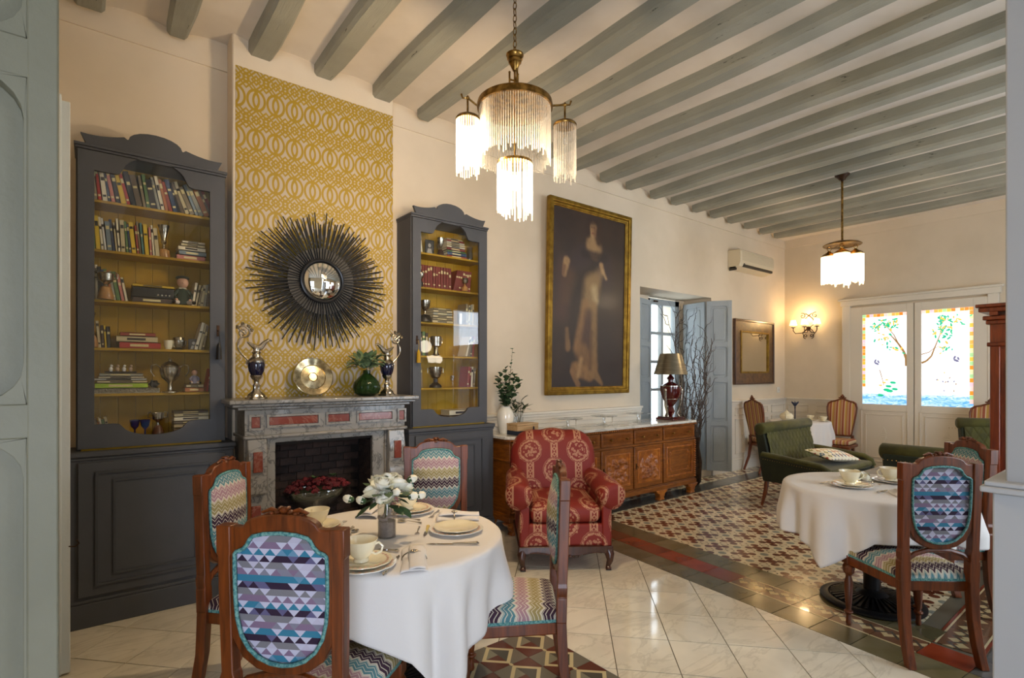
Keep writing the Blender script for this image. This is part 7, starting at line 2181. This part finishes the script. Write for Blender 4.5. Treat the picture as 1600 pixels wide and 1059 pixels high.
louis((8.55, 3.14, .002), crz(185), 'striped high-backed chair right of the far corner table, facing the room')
louis((8.56, 1.49, .002), crz(180), 'striped high-backed chair against the far doors beside the wardrobe')
fz_ = .7405
t = thing('teapot', 'round cream teapot on the far corner table', 'teapot', (8.05, 3.62, fz_), radians(20))
MB().lathe([(.05, 0), (.055, .006), (.09, .04), (.095, .07), (.075, .105), (.04, .12), (.038, .125), (.02, .14), (.012, .145), (.014, .155), (0, .163)], n=28).build('body', IVORY, t)
MB().tube([(-.085, 0, .05), (-.12, 0, .07), (-.145, 0, .115)], [.018, .013, .009], 8).build('spout', IVORY, t)
MB().tube([(.08, 0, .10), (.12, 0, .11), (.135, 0, .075), (.11, 0, .04), (.085, 0, .045)], .008, 8).build('handle', IVORY, t)
for k, (x, y, l_) in enumerate(((8.38, 3.42, 'cream cup and saucer stack'), (8.33, 3.22, 'cream cup'), (7.98, 3.45, 'cream cup'))):
    plate((x, y), fz_, .08, .01, 'small cream saucer on the far corner table, %s' % ('behind the sofa, beside the flower vase', 'at its right edge', 'at its left edge')[k], IVORY, False, 'saucers on the far table')
    if k < 2: cup((x, y), fz_ + .006, 'cream cup on the far corner table, %s' % ('nearer the flower vase', 'at its right edge')[k], radians(40 + 60 * k), 'cups on the far table', 1.0)
t = thing('bud_vase', 'slim dark vase with one dark blue flower on the far table', 'vase', (8.19, 3.56, fz_))
MB().lathe([(.028, 0), (.026, .006), (.010, .02), (.008, .16), (.011, .20), (.008, .20), (.006, .03)], n=16).build('glass', P('smoky_vase', '3c3a44', .2), t)
m = MB()
for k in range(12):
    a = k * 2 * pi / 12; m.tube([(0, 0, .20), (.02 * cos(a), .02 * sin(a), .235), (.05 * cos(a), .05 * sin(a), .27 + .012 * (k % 2))], [.004, .008, .003], 5)
m.build('flower_head', P('dark_blue_petal', '26304a', .6), t)

# ------------------------------------------------------------------ wardrobe by the partition
t = thing('wardrobe', 'tall mahogany cabinet with moulded cornice beyond the partition', 'wardrobe', (5.10, -.38, .002))
wd_, dp, hh_ = 1.0, 1.24, 1.93
MB().box(0, .55, 0, dp, .10, 1.915).build('carcass', REDW, t, bevel=.004)
MB().box(-.03, .58, -.02, dp + .02, 0, .10).build('plinth', REDW, t, bevel=.008)
c = MB()
for i, (o, z0, z1) in enumerate(((.015, 1.62, 1.65), (.02, 1.78, 1.81), (.035, 1.81, 1.84), (.055, 1.868, 1.90), (.07, 1.90, 1.925))):
    c.box(-o, .55 + o, -o, dp + o, z0, z1)
c.build('cornice', REDW, t, bevel=.006)
m = MB()
for k in range(14): m.box(-.045, .0, .02 + k * .09, .065 + k * .09, 1.842, 1.868)
m.build('dentils', REDW, t)
for y0_ in (0.04, .64): 
    d_ = MB().box(-.012, .0, y0_, y0_ + .56, .16, 1.60).build('cupboard_door', REDW, t, bevel=.003)
    MB().ring(rrect(y0_ + .06, y0_ + .50, .24, 1.52, .01, 2), rrect(y0_ + .09, y0_ + .47, .27, 1.49, .01, 2), -.024, -.01, 'x').build('door_moulding', REDW, d_, bevel=.004)
for y_ in (.02, dp - .05):
    m = MB().box(-.03, -.0, y_ - .01, y_ + .045, .12, 1.62); m.build('pilaster', REDW, t, bevel=.006)
